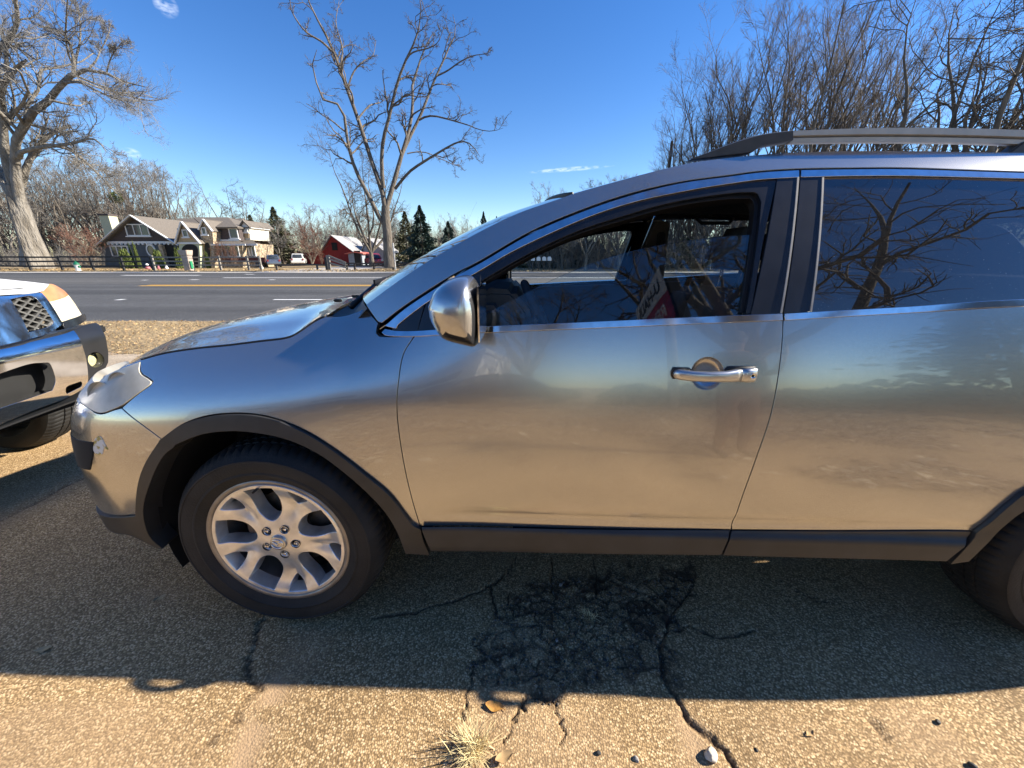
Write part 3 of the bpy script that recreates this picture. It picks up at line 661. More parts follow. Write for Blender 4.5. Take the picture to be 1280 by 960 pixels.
# door mirrors
def door_mirror(sgn):
    Yw = 1.045
    trace = [(543, 377), (551, 358), (567, 346), (586, 342), (596, 347.5), (603, 369), (605, 390), (604, 416.5), (600.5, 426), (588, 424.5), (567, 419), (556.5, 411), (546, 392.6)]
    S = np.array([to_car(at(a, b, Yw))[[0, 2]] for a, b in trace]); S = np.vstack([S, S[:1]])
    S = np.array(spline([*S], 5))[:-1]; S = S.mean(0) + (S - S.mean(0)) * .965; c = np.array([S[:, 0].max() - .055, S[:, 1].mean() + .004]); k = len(S)
    xr = S[:, 0].max(); zc = to_car(at(580, 404, Yw))[2]
    st = [(-.012, .62), (-.03, .8), (-.06, .93), (-.10, 1.0), (-.14, .995), (-.18, .95), (-.205, .87), (-.222, .74), (-.233, .56), (-.239, .34), (-.2415, .12)]
    V = []
    for y, s in st:
        yy = y if sgn > 0 else CARW - y
        for p in S:
            q = c + (p - c) * s
            q[0] = min(q[0] + (1 - s) * .012, xr - .004 * (1 - s) * 3)
            V.append((q[0], yy, q[1]))
    V = np.array(V); F = {0: [], 1: [], 2: []}
    for j in range(len(st) - 1):
        for i in range(k):
            f4 = (j * k + i, j * k + (i + 1) % k, (j + 1) * k + (i + 1) % k, (j + 1) * k + i)
            m = V[list(f4)].mean(0); sc = (st[j][1] + st[j + 1][1]) / 2
            F[1 if m[0] > xr - .014 - .0 * sc else (2 if m[2] < zc else 0)].append(f4)
    F[0].append(tuple((len(st) - 1) * k + i for i in range(k)))
    root = None
    for key, nm, mt in ((0, 'door_mirror', P_), (1, 'mirror_rim', M['rubber']), (2, 'mirror_base', M['gloss_black'])):
        b = MB(); b.v = [tuple(p) for p in V]; b.f = F[key]
        me = bpy.data.meshes.new(nm); me.from_pydata(b.v, [], b.f); bm = bmesh.new(); bm.from_mesh(me)
        bmesh.ops.delete(bm, geom=[v for v in bm.verts if not v.link_faces], context='VERTS'); bmesh.ops.recalc_face_normals(bm, faces=bm.faces[:]); bm.to_mesh(me); bm.free()
        me.polygons.foreach_set('use_smooth', [True] * len(me.polygons)); me.materials.append(mt)
        o = link(bpy.data.objects.new(nm, me), CAR if root is None else root)
        if root is None: root = o
    b = MB(); ring = [V[3 * k + i] for i in range(k)]
    y0, y1 = (-.035, -.205) if sgn > 0 else (CARW + .035, CARW + .205)
    zz0, zz1 = S[:, 1].min() + .02, S[:, 1].max() - .02
    b.box((xr + .002, (y0 + y1) / 2, (zz0 + zz1) / 2), (.004, abs(y1 - y0), zz1 - zz0)); b.build('mirror_glass', M['chrome'], root, bevel=.001)
    b = MB(); cz = (zz0 + zz1) / 2 + .0; s0 = -.05 if sgn > 0 else CARW + .05; s1 = .07 if sgn > 0 else CARW - .07
    b.beam((c[0], s0, cz), (c[0] - .02, s1, cz), .05, .05); b.build('mirror_arm', M['gloss_black'], root, bevel=.01)
door_mirror(1); door_mirror(-1)

# roof rails
def rail(sgn):
    Yd = lambda px: CAR_O.y + .30 - .035 * (px - 400) / 380 * 1.0
    def loc(px, py):
        Y = 1.40
        for _ in range(4):
            p = to_car(at(px, py, Y)); Y += (.30 - p[1])
        p[1] = .30; return p
    up = [loc(a, b) for a, b in [(862, 199.5), (880, 193), (905, 183), (930, 174.5), (955, 169), (985, 165.5)]]
    lo = [loc(a, b) for a, b in [(860, 201.5), (884, 199), (908, 196.5), (933, 193.5), (950, 184.5), (985, 178.5)]]
    def sw(A, B, w, name, mat, par):
        A = np.array(spline([*A], 5)); B = np.array(spline([*B], 5)); V = []
        for a, b in zip(A, B):
            for q, dy in ((a * .92 + b * .08, -w / 2), (a, -w / 2 + .006), (a, w / 2 - .006), (a * .92 + b * .08, w / 2), (b * .92 + a * .08, w / 2), (b, w / 2 - .006), (b, -w / 2 + .006), (b * .92 + a * .08, -w / 2)):
                y = q[1] + dy; V.append((q[0], y if sgn > 0 else CARW - y, q[2]))
        n = len(A); m = MB(); m.add(V, [(j * 8 + i, j * 8 + (i + 1) % 8, (j + 1) * 8 + (i + 1) % 8, (j + 1) * 8 + i) for j in range(n - 1) for i in range(8)] + [tuple(range(8)), tuple(range((n - 1) * 8, n * 8))])
        return m.build(name, mat, par, angle=40)
    u2 = [loc(a, b) for a, b in [(986, 165.5), (1062, 162.5), (1137, 161.5), (1200, 162.2), (1280, 164.5)]]
    l2 = [loc(a, b) for a, b in [(986, 172.5), (1062, 171), (1137, 171), (1200, 172), (1280, 174.5)]]
    e = u2[-1]; u2 += [np.array([3.0, .30, e[2] - .02]), np.array([3.2, .30, e[2] - .04])]; l2 += [np.array([3.0, .30, e[2] - .045]), np.array([3.2, .30, e[2] - .065])]
    top = sw(u2, l2, .042, 'roof_rail', M['rail_silver'], CAR)
    l3 = [p + np.array([0, 0, -.017]) for p in l2]
    sw([p + np.array([0, 0, -.003]) for p in l2], l3, .026, 'rail_underside', M['rail_silver'], top)
    sw(up, lo, .05, 'rail_foot', M['rail_black'], top)
    f1 = [loc(1266, 176), loc(1262, 193)]; b = MB()
    for pp in ((2.42, 1.64), (3.2, 1.6)):
        y = .30 if sgn > 0 else CARW - .30; z1 = (e[2] - .03 if pp[0] < 3 else e[2] - .06)
        b = MB(); b.prism([(pp[0] - .09, y - .02, pp[1] - .02), (pp[0] + .12, y - .02, pp[1] - .02), (pp[0] + .10, y - .02, z1), (pp[0] - .02, y - .02, z1)], (0, .04, 0)); b.build('rail_foot', M['rail_black'], top, bevel=.004)
M['rail_silver'] = pm('rail_silver', (.43, .42, .395), .45, .35, var=.08, vscale=20, bump=.05, bscale=400)
M['rail_black'] = pm('rail_black', (.045, .047, .05), .5, var=.15, vscale=30, bump=.1, bscale=600)
rail(1); rail(-1)

# wheels
def tyre_mesh():
    k = 288; prof = [(.256, .03), (.258, .012), (.268, .004), (.285, -.002), (.287, -.0045), (.293, -.0045), (.295, -.003), (.318, -.0065), (.334, -.005), (.336, -.0075), (.341, -.0065), (.343, -.003), (.352, .006), (.362, .018), (.369, .030), (.3735, .044), (.3752, .060), (.3685, .0615), (.3685, .066), (.3757, .0675),
         (.3768, .094), (.3690, .0955), (.3690, .101), (.377, .1025), (.377, .138), (.369, .1395), (.369, .145), (.3765, .1465), (.375, .18), (.370, .20), (.355, .225), (.31, .242), (.262, .235)]
    V = []
    for j, (r_, y) in enumerate(prof):
        for i in range(k):
            a = 2 * math.pi * i / k; rr_ = r_
            if 13 <= j <= 16 and i % 4 == 0: rr_ -= .0055 if j > 13 else .003
            if 19 <= j <= 20 and i % 4 == 2: rr_ -= .005
            if 23 <= j <= 24 and i % 4 == 1: rr_ -= .004
            if 27 <= j <= 29 and i % 4 == 0: rr_ -= .006
            aa = a + (y * .35 if 13 <= j <= 30 else 0)
            V.append((rr_ * math.cos(aa), y, rr_ * math.sin(aa)))
    Fq = [(j * k + i, (j + 1) * k + i, (j + 1) * k + (i + 1) % k, j * k + (i + 1) % k) for j in range(len(prof) - 1) for i in range(k)]
    me = mesh_np('tyre', V, [np.array(Fq)], True, [M['tyre']]); me.set_sharp_from_angle(angle=R(38)); return me
def rim_face():
    """ten spoke tips in five forked pairs, cut out of a dished disc"""
    def pol(r_, a): return np.array([r_ * math.cos(R(a)), r_ * math.sin(R(a))])
    out = [pol(.253, a) for a in np.linspace(0, 360, 121)[:-1]]
    holes = []
    for kq in range(5):
        ax = 62 + 72 * kq; mid = ax + 36
        # big opening between neighbouring forks
        pts = [pol(.242, mid + d) for d in np.linspace(-13.2, 13.2, 9)]
        right = [pol(.215, mid + 14.6), pol(.18, mid + 17.6), pol(.145, mid + 19.8), pol(.118, mid + 18), pol(.097, mid + 11.5), pol(.089, mid + 3.5)]
        left = [pol(np.linalg.norm(p), mid - (math.degrees(math.atan2(p[1], p[0])) - mid + 720 + 180) % 360 + 180) for p in right[::-1]]
        holes.append(np.array(spline(pts + right + left + [pts[0]], 3)[:-1]))
        pts = [pol(.242, ax + d) for d in np.linspace(-9.6, 9.6, 7)]
        pts = pts + [pol(.222, ax + 9), pol(.202, ax + 6.8), pol(.186, ax + 3.6), pol(.178, ax), pol(.186, ax - 3.6), pol(.202, ax - 6.8), pol(.222, ax - 9)]
        holes.append(np.array(spline(pts + [pts[0]], 3)[:-1]))
    hub = []
    for kq in range(5): hub.append(np.array([pol(.0575, 62 + 72 * kq) + .0155 * np.array([math.cos(t), math.sin(t)]) for t in np.linspace(0, 2 * math.pi, 17)[:-1]]))
    P = np.array(out); allh = holes + hub
    U, T = triangulate(P, allh, .011)
    a, b, c = U[T[:, 0]], U[T[:, 1]], U[T[:, 2]]
    s = (b[:, 0] - a[:, 0]) * (c[:, 1] - a[:, 1]) - (b[:, 1] - a[:, 1]) * (c[:, 0] - a[:, 0]); T = np.where((s < 0)[:, None], T[:, ::-1], T)
    def depth(p, rim=True):
        r_ = np.linalg.norm(p, axis=1); ang = np.degrees(np.arctan2(p[:, 1], p[:, 0]))
        d = .018 - .004 * np.cos(np.clip(r_ / .08, 0, 1) * math.pi) + .010 * np.sin(np.clip((r_ - .07) / .17, 0, 1) * math.pi) - .010 * smooth01(r_, .19, .252)
        loc_ = (ang - 62 + 36) % 72 - 36                      # fork valley: the face drops between the two prongs
        val = np.clip(1 - np.abs(loc_) / 11., 0, 1) * smooth01(r_, .085, .165); d = d + .012 * val * (1 - smooth01(r_, .222, .242))
        return d
    VV = [np.column_stack([U[:, 0], depth(U), U[:, 1]])]; TT = [T]; n0 = len(U)
    for q, h in enumerate([P] + allh):
        if area(h) < 0: h = h[::-1]
        sgn = 1 if q == 0 else -1; m = len(h); tang = np.roll(h, -1, 0) - np.roll(h, 1, 0); tang /= np.linalg.norm(tang, axis=1, keepdims=True)
        out2 = np.column_stack([tang[:, 1], -tang[:, 0]]) * sgn
        d0 = depth(h); dp = .016 if q == 0 else (.05 if q <= 10 else .03)
        sl = 0 if q == 0 else (.007 if q <= 10 else .001)
        rings = [np.column_stack([h[:, 0], d0, h[:, 1]]), np.column_stack([h[:, 0] + out2[:, 0] * .0018, d0 + .0022, h[:, 1] + out2[:, 1] * .0018]), np.column_stack([h[:, 0] + out2[:, 0] * sl, d0 + dp, h[:, 1] + out2[:, 1] * sl])]
        i = np.arange(m); j = (i + 1) % m
        for A, B in zip(rings[:-1], rings[1:]):
            VV += [A, B]; t = np.column_stack([n0 + i, n0 + m + i, n0 + m + j, n0 + i, n0 + m + j, n0 + j]).reshape(-1, 3)
            TT.append(t if sgn > 0 else t[:, ::-1]); n0 += 2 * m
    VV = [v * np.array([.94, 1, .94]) for v in VV]
    me = mesh_np('rim', np.concatenate(VV), [np.concatenate(TT)], True, [M['alloy']]); me.set_sharp_from_angle(angle=R(30)); return me
tyre_me, rim_me = tyre_mesh(), rim_face()
M['barrel'] = pm('shaded_barrel', (.30, .28, .26), .4, .7, var=.25, vscale=14)  # alloy colour darkened to put shade into the gaps between the spokes
def mesh_of(mb, name, mat, **k):
    o = mb.build(name, mat, None, **k); me = o.data; bpy.data.objects.remove(o); return me
RX = Matrix.Rotation(R(-90), 4, 'X')   # lathe axis -> +y
barrel = mesh_of(MB().lathe([(.2405, .020), (.2415, .0135), (.256, .0085), (.263, .02), (.246, .03), (.236, .06), (.228, .12), (.236, .2), (.262, .235)], 64, RX), 'rim_barrel', M['barrel'], smooth=True)
discm = mesh_of(MB().lathe([(.03, .085), (.075, .085), (.078, .10), (.158, .10), (.158, .125), (.03, .125)], 40, RX), 'brake_disc', M['disc'], angle=30)
backm = mesh_of(MB().lathe([(.0, .15), (.232, .15)], 32, RX), 'dark_backing', M['dark'])  # black disc added for the shade deep behind the spokes
calm = mesh_of(MB().box((-.12, .095, .05), (.07, .06, .13)), 'brake_caliper', M['disc'], bevel=.012)
capm = mesh_of(MB().lathe([(0, .006), (.024, .006), (.0285, .008), (.030, .013), (.030, .03)], 32, RX), 'centre_cap', M['satin'], angle=40)
eb = MB()
eb.tube([(.0215 * math.cos(a), .0045, .0185 * math.sin(a)) for a in np.linspace(0, 2 * math.pi, 25)], .0019, 6, cap=False)
eb.tube([(-.019, .0045, .006), (-.010, .0045, .0085), (-.003, .0045, .001), (0, .0045, -.007), (.003, .0045, .001), (.010, .0045, .0085), (.019, .0045, .006)], .0019, 6)
embm = mesh_of(eb, 'emblem', M['chrome'], smooth=True)
nutm = mesh_of(MB().lathe([(0, -.004), (.006, -.002), (.009, .003), (.010, .02)], 6, RX), 'lug_nut', M['chrome'], angle=20)
pocm = mesh_of(MB().lathe([(0, .018), (.0162, .018), (.0165, -.004)], 20, RX), 'lug_pocket', M['rubber'], angle=40)
valm = mesh_of(MB().lathe([(0, -.02), (.004, -.02), (.004, .01)], 8, RX), 'valve_stem', M['rubber'])
def wheel(ax, y, flip, spin, steer=0.):
    """the tyre is a part of the wheel, the wheel a part of the car"""
    w = obj('wheel', rim_me, CAR); w.location = (ax, y, .372)
    w.matrix_local = Matrix.Translation((ax, y, .372)) @ Matrix.Rotation((math.pi if flip else 0) + steer, 4, 'Z') @ Matrix.Rotation(R(spin), 4, 'Y')
    for nm, me in (('tyre', tyre_me), ('rim_barrel', barrel), ('brake_disc', discm), ('dark_backing', backm), ('brake_caliper', calm), ('centre_cap', capm), ('emblem', embm), ('valve_stem', valm)):
        o = obj(nm, me, w)
        if nm == 'valve_stem': o.location = (.225 * math.cos(R(98)), .01, .225 * math.sin(R(98)))
    for kq in range(5):
        a = R(62 + 72 * kq)
        for nm, me in (('lug_pocket', pocm), ('lug_nut', nutm)):
            o = obj(nm, me, w); o.location = (.0575 * math.cos(a), .022, .0575 * math.sin(a))
wheel(.006, -.03, False, 0); wheel(2.875, -.02, False, 25); wheel(.006, CARW + .03, True, 40); wheel(2.875, CARW + .02, True, 10)

# cabin
D_ = M['interior']
b = MB(); b.prism([(.42, .12, 1.10), (.62, .12, 1.19), (.80, .12, 1.20), (.88, .12, 1.12), (.80, .12, .80), (.5, .12, .7)], (0, 1.64, 0)); b.build('dashboard', D_, CAR, bevel=.02)
b = MB(); b.prism([(.66, .22, 1.19), (.76, .22, 1.245), (.84, .22, 1.24), (.90, .22, 1.17), (.92, .22, 1.05), (.8, .22, 1.05)], (0, .42, 0)); cl = b.build('gauge_hood', M['soft_dark'] if 'soft_dark' in M else D_, CAR, bevel=.018)
M['gauge'] = pm('gauge_grey', (.12, .125, .13), .4, var=.1)
for q, (zc_, hh) in enumerate(((1.135, .05), (1.075, .04))):
    b = MB(); b.box((.915 + .01 * q, .17, zc_), (.015, .10, hh)); vv = b.build('air_vent', M['gauge'], CAR, bevel=.006)
    for s in range(4):
        b = MB(); b.box((.924 + .01 * q, .17, zc_ - .018 + .012 * s), (.006, .085, .004)); b.build('vent_slat', M['rubber'], vv)
sw_c = Vector((.965, .43, 1.085)); Rm = Matrix.Rotation(R(62), 4, 'Y')
b = MB(); ringp = [(Matrix.Translation(sw_c) @ Rm @ Vector((.185 * math.cos(a), .185 * math.sin(a), 0))) for a in np.linspace(0, 2 * math.pi, 41)]
b.tube(ringp, .0155, 10, cap=False); sw_ = b.build('steering_wheel', M['soft'] if 'soft' in M else D_, CAR, smooth=True)
b = MB(); b.lathe([(0, .02), (.05, .018), (.07, 0), (.05, -.03), (0, -.05)], 20, Matrix.Translation(sw_c) @ Rm); b.build('wheel_hub', D_, sw_, smooth=True)
for a in (0, 110, 250):
    b = MB(); b.beam(sw_c, Matrix.Translation(sw_c) @ Rm @ Vector((.18 * math.cos(R(a)), .18 * math.sin(R(a)), 0)), .035, .015); b.build('wheel_spoke', M['gauge'], sw_)
def seat(y, x, rec, head=True, w=.5):
    b = MB(); b.prism([(x - .45, y - w / 2, .60), (x - .47, y - w / 2, .74), (x - .4, y - w / 2, .78), (x + .05, y - w / 2, .72), (x + .08, y - w / 2, .60)], (0, w, 0)); s = b.build('seat_cushion', M['cloth'], CAR, bevel=.035, smooth=True)
    t = math.tan(R(rec)); zt = 1.27 if head else 1.16
    b = MB(); pr = [(x - .02, .72), (x + .02 + t * .25, .98), (x + t * (zt - .72), zt), (x + .09 + t * (zt - .72), zt), (x + .16 + t * .2, .95), (x + .12, .66)]
    b.prism([(p[0], y - w / 2, p[1]) for p in pr], (0, w, 0)); b.build('seat_back', M['cloth'], s, bevel=.04, smooth=True)
    if head:
        xt = x + t * (zt - .72)
        b = MB(); 
        for dy in (-.07, .07): b.tube([(xt + .03, y + dy, zt - .05), (xt + .045, y + dy, zt + .06)], .007, 6)
        b.build('headrest_post', M['trim_chrome'], s)
        b = MB(); b.prism([(xt - .02, y - .13, zt + .03), (xt - .03, y - .13, zt + .12), (xt + .01, y - .13, zt + .18), (xt + .08, y - .13, zt + .185), (xt + .115, y - .13, zt + .12), (xt + .10, y - .13, zt + .03)], (0, .26, 0)); b.build('headrest', M['cloth'], s, bevel=.035, smooth=True)
seat(.46, 1.50, 14); seat(1.42, 1.66, 30, head=False); seat(.94, 2.55, 22, head=False, w=1.3)
# door linings on both sides, far side pillar cover, belts, grab handles
def lining(name, poly, y, mat):
    for sd in (0, 1):
        b = MB(); yy = y if not sd else CARW - y
        b.prism([(p[0], yy, p[1]) for p in poly], (0, .03 if not sd else -.03, 0)); b.build(name, mat, CAR, bevel=.006)
lining('door_lining', [(.55, .42), (1.60, .42), (1.66, .7), (1.68, 1.165), (.70, 1.125), (.58, .9)], .115, D_)
lining('door_lining', [(1.72, .42), (2.4, .42), (2.6, .75), (2.78, 1.215), (1.75, 1.17)], .12, D_)
M['pillar_trim'] = pm('pillar_trim', (.36, .34, .30), .75, var=.08, bump=.1, bscale=200)
for sd in (0, 1):
    y = lambda v: v if not sd else CARW - v
    b = MB(); b.prism([(1.60, y(.10), 1.15), (1.86, y(.10), 1.18), (1.80, y(.27), 1.56), (1.70, y(.27), 1.56)], (0, .05 if not sd else -.05, 0)); b.build('pillar_lining', M['pillar_trim'], CAR, bevel=.01)
    b = MB(); b.prism([(1.60, y(.10), .45), (1.88, y(.10), .45), (1.86, y(.11), 1.17), (1.62, y(.11), 1.15)], (0, .04 if not sd else -.04, 0)); b.build('pillar_lining', D_, CAR, bevel=.01)
    b = MB(); b.beam((1.74, y(.33), 1.45), (1.66, y(.19), .75), .045, .003, up=(1, 0, 0)); b.build('seat_belt', M['rubber'], CAR)
    b = MB(); b.box((1.745, y(.335), 1.45), (.05, .02, .09)); b.build('belt_anchor', M['gauge'], CAR, bevel=.008)
    b = MB(); b.tube([(1.95, y(.33), 1.575), (1.98, y(.36), 1.545), (2.15, y(.36), 1.545), (2.18, y(.33), 1.575)], .011, 8); b.build('grab_handle', M['gauge'], CAR, smooth=True)
b = MB(); b.box((.78, .94, 1.47), (.03, .22, .07)); b.build('inside_mirror', M['rubber'], CAR, bevel=.015)
# ------------------------------------------------------------------ ground, lot, verge and road
def asphalt_mat(name, cols, scale, rough=.85, bump=.8, big=(.8, 1.2), streak=0.):
    m, n, l, p = nodes(name); p.inputs['Roughness'].default_value = rough; p.inputs['Specular IOR Level'].default_value = .25
    t = n.new('ShaderNodeTexCoord')
    v = n.new('ShaderNodeTexVoronoi'); v.inputs['Scale'].default_value = scale; v.inputs['Randomness'].default_value = 1
    nzd = n.new('ShaderNodeTexNoise'); nzd.inputs['Scale'].default_value = scale * .7
    av = n.new('ShaderNodeVectorMath'); av.operation = 'MULTIPLY_ADD'; av.inputs[1].default_value = (.6 / scale,) * 3
    l.new(t.outputs['Object'], nzd.inputs[0]); l.new(nzd.outputs['Color'], av.inputs[0]); l.new(t.outputs['Object'], av.inputs[2]); l.new(av.outputs[0], v.inputs['Vector'])
    sp = n.new('ShaderNodeSeparateColor'); l.new(v.outputs['Color'], sp.inputs[0])
    r = n.new('ShaderNodeValToRGB'); r.color_ramp.elements.remove(r.color_ramp.elements[1]); r.color_ramp.elements[0].position = 0; r.color_ramp.elements[0].color = rgb(cols[0])
    for i, c in enumerate(cols[1:]): e = r.color_ramp.elements.new((i + 1) / (len(cols) - 1)); e.color = rgb(c)
    l.new(sp.outputs[0], r.inputs[0])
    # binder between the stones
    bm = n.new('ShaderNodeMapRange'); bm.inputs[1].default_value = .35 / 1; bm.inputs[2].default_value = .75; l.new(v.outputs['Distance'], bm.inputs[0])
    mb = n.new('ShaderNodeMix'); mb.data_type = 'RGBA'; l.new(bm.outputs[0], mb.inputs[0]); l.new(r.outputs[0], mb.inputs[6]); mb.inputs[7].default_value = rgb(cols[0])
    # large scale mottling
    z = n.new('ShaderNodeTexNoise'); z.inputs['Scale'].default_value = 1.7; z.inputs['Detail'].default_value = 6; z.inputs['Roughness'].default_value = .62; l.new(t.outputs['Object'], z.inputs[0])
    mr = n.new('ShaderNodeMapRange'); mr.inputs[1].default_value = .3; mr.inputs[2].default_value = .7; mr.inputs[3].default_value = big[0]; mr.inputs[4].default_value = big[1]; l.new(z.outputs[0], mr.inputs[0])
    mm = n.new('ShaderNodeMix'); mm.data_type = 'RGBA'; mm.blend_type = 'MULTIPLY'; mm.inputs[0].default_value = 1; l.new(mb.outputs[2], mm.inputs[6]); l.new(mr.outputs[0], mm.inputs[7])
    last = mm.outputs[2]
    if streak:
        mpn = n.new('ShaderNodeMapping'); mpn.inputs['Scale'].default_value = (.012, .55, 1); l.new(t.outputs['Object'], mpn.inputs[0])
        z3 = n.new('ShaderNodeTexNoise'); z3.inputs['Scale'].default_value = 1; z3.inputs['Detail'].default_value = 6; l.new(mpn.outputs[0], z3.inputs[0])
        r3 = n.new('ShaderNodeMapRange'); r3.inputs[1].default_value = .3; r3.inputs[2].default_value = .7; r3.inputs[3].default_value = 1 - streak; r3.inputs[4].default_value = 1 + streak; l.new(z3.outputs[0], r3.inputs[0])
        m4 = n.new('ShaderNodeMix'); m4.data_type = 'RGBA'; m4.blend_type = 'MULTIPLY'; m4.inputs[0].default_value = 1; l.new(last, m4.inputs[6]); l.new(r3.outputs[0], m4.inputs[7]); last = m4.outputs[2]
    for an, c in (('dust', (.40, .27, .155)), ('soil', (.080, .049, .028))):
        at_ = n.new('ShaderNodeAttribute'); at_.attribute_name = an
        mx_ = n.new('ShaderNodeMix'); mx_.data_type = 'RGBA'; l.new(at_.outputs['Fac'], mx_.inputs[0]); l.new(last, mx_.inputs[6]); mx_.inputs[7].default_value = rgb(c); last = mx_.outputs[2]
    l.new(last, p.inputs['Base Color'])
    inv = n.new('ShaderNodeMath'); inv.operation = 'SUBTRACT'; inv.inputs[0].default_value = 1; l.new(v.outputs['Distance'], inv.inputs[1])
    hz = n.new('ShaderNodeMath'); hz.operation = 'MULTIPLY_ADD'; hz.inputs[1].default_value = .7; l.new(sp.outputs[1], hz.inputs[0]); l.new(inv.outputs[0], hz.inputs[2])
    b = n.new('ShaderNodeBump'); b.inputs['Strength'].default_value = bump; b.inputs['Distance'].default_value = .55 / scale; l.new(hz.outputs[0], b.inputs['Height']); l.new(b.outputs[0], p.inputs['Normal'])
    return m
M['lot'] = asphalt_mat('worn_lot_asphalt', [(.20, .127, .060), (.34, .222, .105), (.47, .315, .155), (.60, .41, .215), (.78, .58, .34)], 165, bump=.55)
M['road'] = asphalt_mat('road_asphalt', [(.055, .055, .056), (.075, .075, .075), (.10, .10, .10), (.15, .15, .148)], 60, bump=.3, big=(.88, 1.12), streak=.28)
M['grass_ground'] = pm('winter_grass_ground', (.20, .145, .075), .95, vscale=.9, var=.1, col2=(.34, .25, .135), bump=.6, bscale=9, detail=9)
M['dirt'] = pm('pale_dirt', (.30, .235, .165), .95, vscale=2.5, var=.1, col2=(.44, .36, .265), bump=.5, bscale=45, detail=8)
M['concrete'] = pm('kerb_concrete', (.42, .39, .34), .9, var=.12, vscale=3, bump=.3, bscale=60)
M['white_line'] = pm('white_road_paint', (.72, .72, .70), .7, var=.12, vscale=9)
M['yellow_line'] = pm('yellow_road_paint', (.70, .38, .035), .7, var=.12, vscale=9)

def sheet(name, x0, x1, y0, y1, z, mat, n=(1, 1), kind='structure'):
    xs, ys = np.linspace(x0, x1, n[0] + 1), np.linspace(y0, y1, n[1] + 1)
    X, Y = np.meshgrid(xs, ys, indexing='ij'); P = np.stack([X, Y, np.full_like(X, z)], -1)
    return tag(grid_mesh(name, P, mat), kind=kind)
terrain = sheet('ground', -1400, 1400, -1400, 1400, -.03, M['grass_ground'], (8, 8))
PX0, PX1, PY0, PY1 = -4.6, 3.3, .25, 4.75
xs = np.concatenate([np.arange(PX0, -.4, .016), np.arange(-.4, .75, .005), np.arange(.75, PX1, .016), [PX1]])
ys = np.concatenate([np.arange(PY0, .5, .01), np.arange(.5, 1.35, .005), np.arange(1.35, PY1, .03), [PY1]])
xs = xs[np.r_[True, np.diff(xs) > 1e-3]]; ys = ys[np.r_[True, np.diff(ys) > 1e-3]]
X, Y = np.meshgrid(xs, ys, indexing='ij'); Q = np.column_stack([X.ravel(), Y.ravel()])
def gpx(l): return [np.array(gp(*p)[:2]) for p in l]
def dseg(pts, wob=.006, seed=0):
    P = np.array(spline(pts, 6)); r_ = np.random.default_rng(seed); P[1:-1] += r_.normal(0, wob, P[1:-1].shape)
    d = np.full(len(Q), 9.); lo, hi = P.min(0) - .08, P.max(0) + .08
    idx = np.where((Q[:, 0] > lo[0]) & (Q[:, 0] < hi[0]) & (Q[:, 1] > lo[1]) & (Q[:, 1] < hi[1]))[0]; q = Q[idx]; dd = d[idx]
    for a, b in zip(P[:-1], P[1:]):
        ab = b - a; t = np.clip(((q - a) @ ab) / (ab @ ab + 1e-12), 0, 1); dd = np.minimum(dd, np.linalg.norm(q - a - t[:, None] * ab, axis=1))
    d[idx] = dd; return d
def vnoise(q, s, seed):
    r_ = np.random.default_rng(seed); Gd = r_.random((256, 256)); p = q * s + 300; i = np.floor(p).astype(int); f = p - i; f = f * f * (3 - 2 * f); i %= 256; j = (i + 1) % 256
    return (Gd[i[:, 0], i[:, 1]] * (1 - f[:, 0]) + Gd[j[:, 0], i[:, 1]] * f[:, 0]) * (1 - f[:, 1]) + (Gd[i[:, 0], j[:, 1]] * (1 - f[:, 0]) + Gd[j[:, 0], j[:, 1]] * f[:, 0]) * f[:, 1]
hgt = (vnoise(Q, 25, 1) - .5) * .0012 + (vnoise(Q, 3, 2) - .5) * .004
soil = np.zeros(len(Q)); dust = np.zeros(len(Q))
CR = [([(331, 768), (323, 785), (318, 800), (316, 815), (308, 838), (317, 850), (325, 862)], .0065), ([(320, 858), (303, 882), (288, 905), (262, 925), (240, 948)], .002), ([(318, 862), (300, 880), (297, 905)], .002),
      ([(470, 772), (520, 765), (560, 752), (600, 738), (615, 730), (635, 715), (645, 700)], .005), ([(613, 730), (618, 755), (627, 772)], .005), ([(637, 740), (641, 770)], .004),
      ([(828, 790), (860, 785), (885, 792), (910, 796), (942, 787)], .0045), ([(826, 800), (828, 832), (836, 856), (851, 882), (860, 900), (885, 918), (905, 938), (917, 958)], .008),
      ([(690, 700), (688, 740)], .004), ([(742, 700), (746, 740)], .004), ([(862, 700), (871, 716), (845, 760), (828, 800)], .006), ([(658, 868), (650, 886), (640, 905), (630, 928)], .003),
      ([(0, 652), (40, 631), (75, 611), (108, 596)], .006), ([(590, 838), (583, 872), (580, 900)], .0025), ([(690, 875), (705, 905), (700, 930)], .0018), ([(1090, 900), (1110, 930)], .003), ([(940, 700), (1000, 740), (1040, 755)], .002)]
for i, (pl, w) in enumerate(CR):
    d = dseg(gpx(pl), .006, i + 3); w_ = w * (.5 + .9 * vnoise(Q, 18, 40 + i))
    c = np.exp(-(d / w_) ** 2); hgt -= .011 * c; soil = np.maximum(soil, .85 * c)
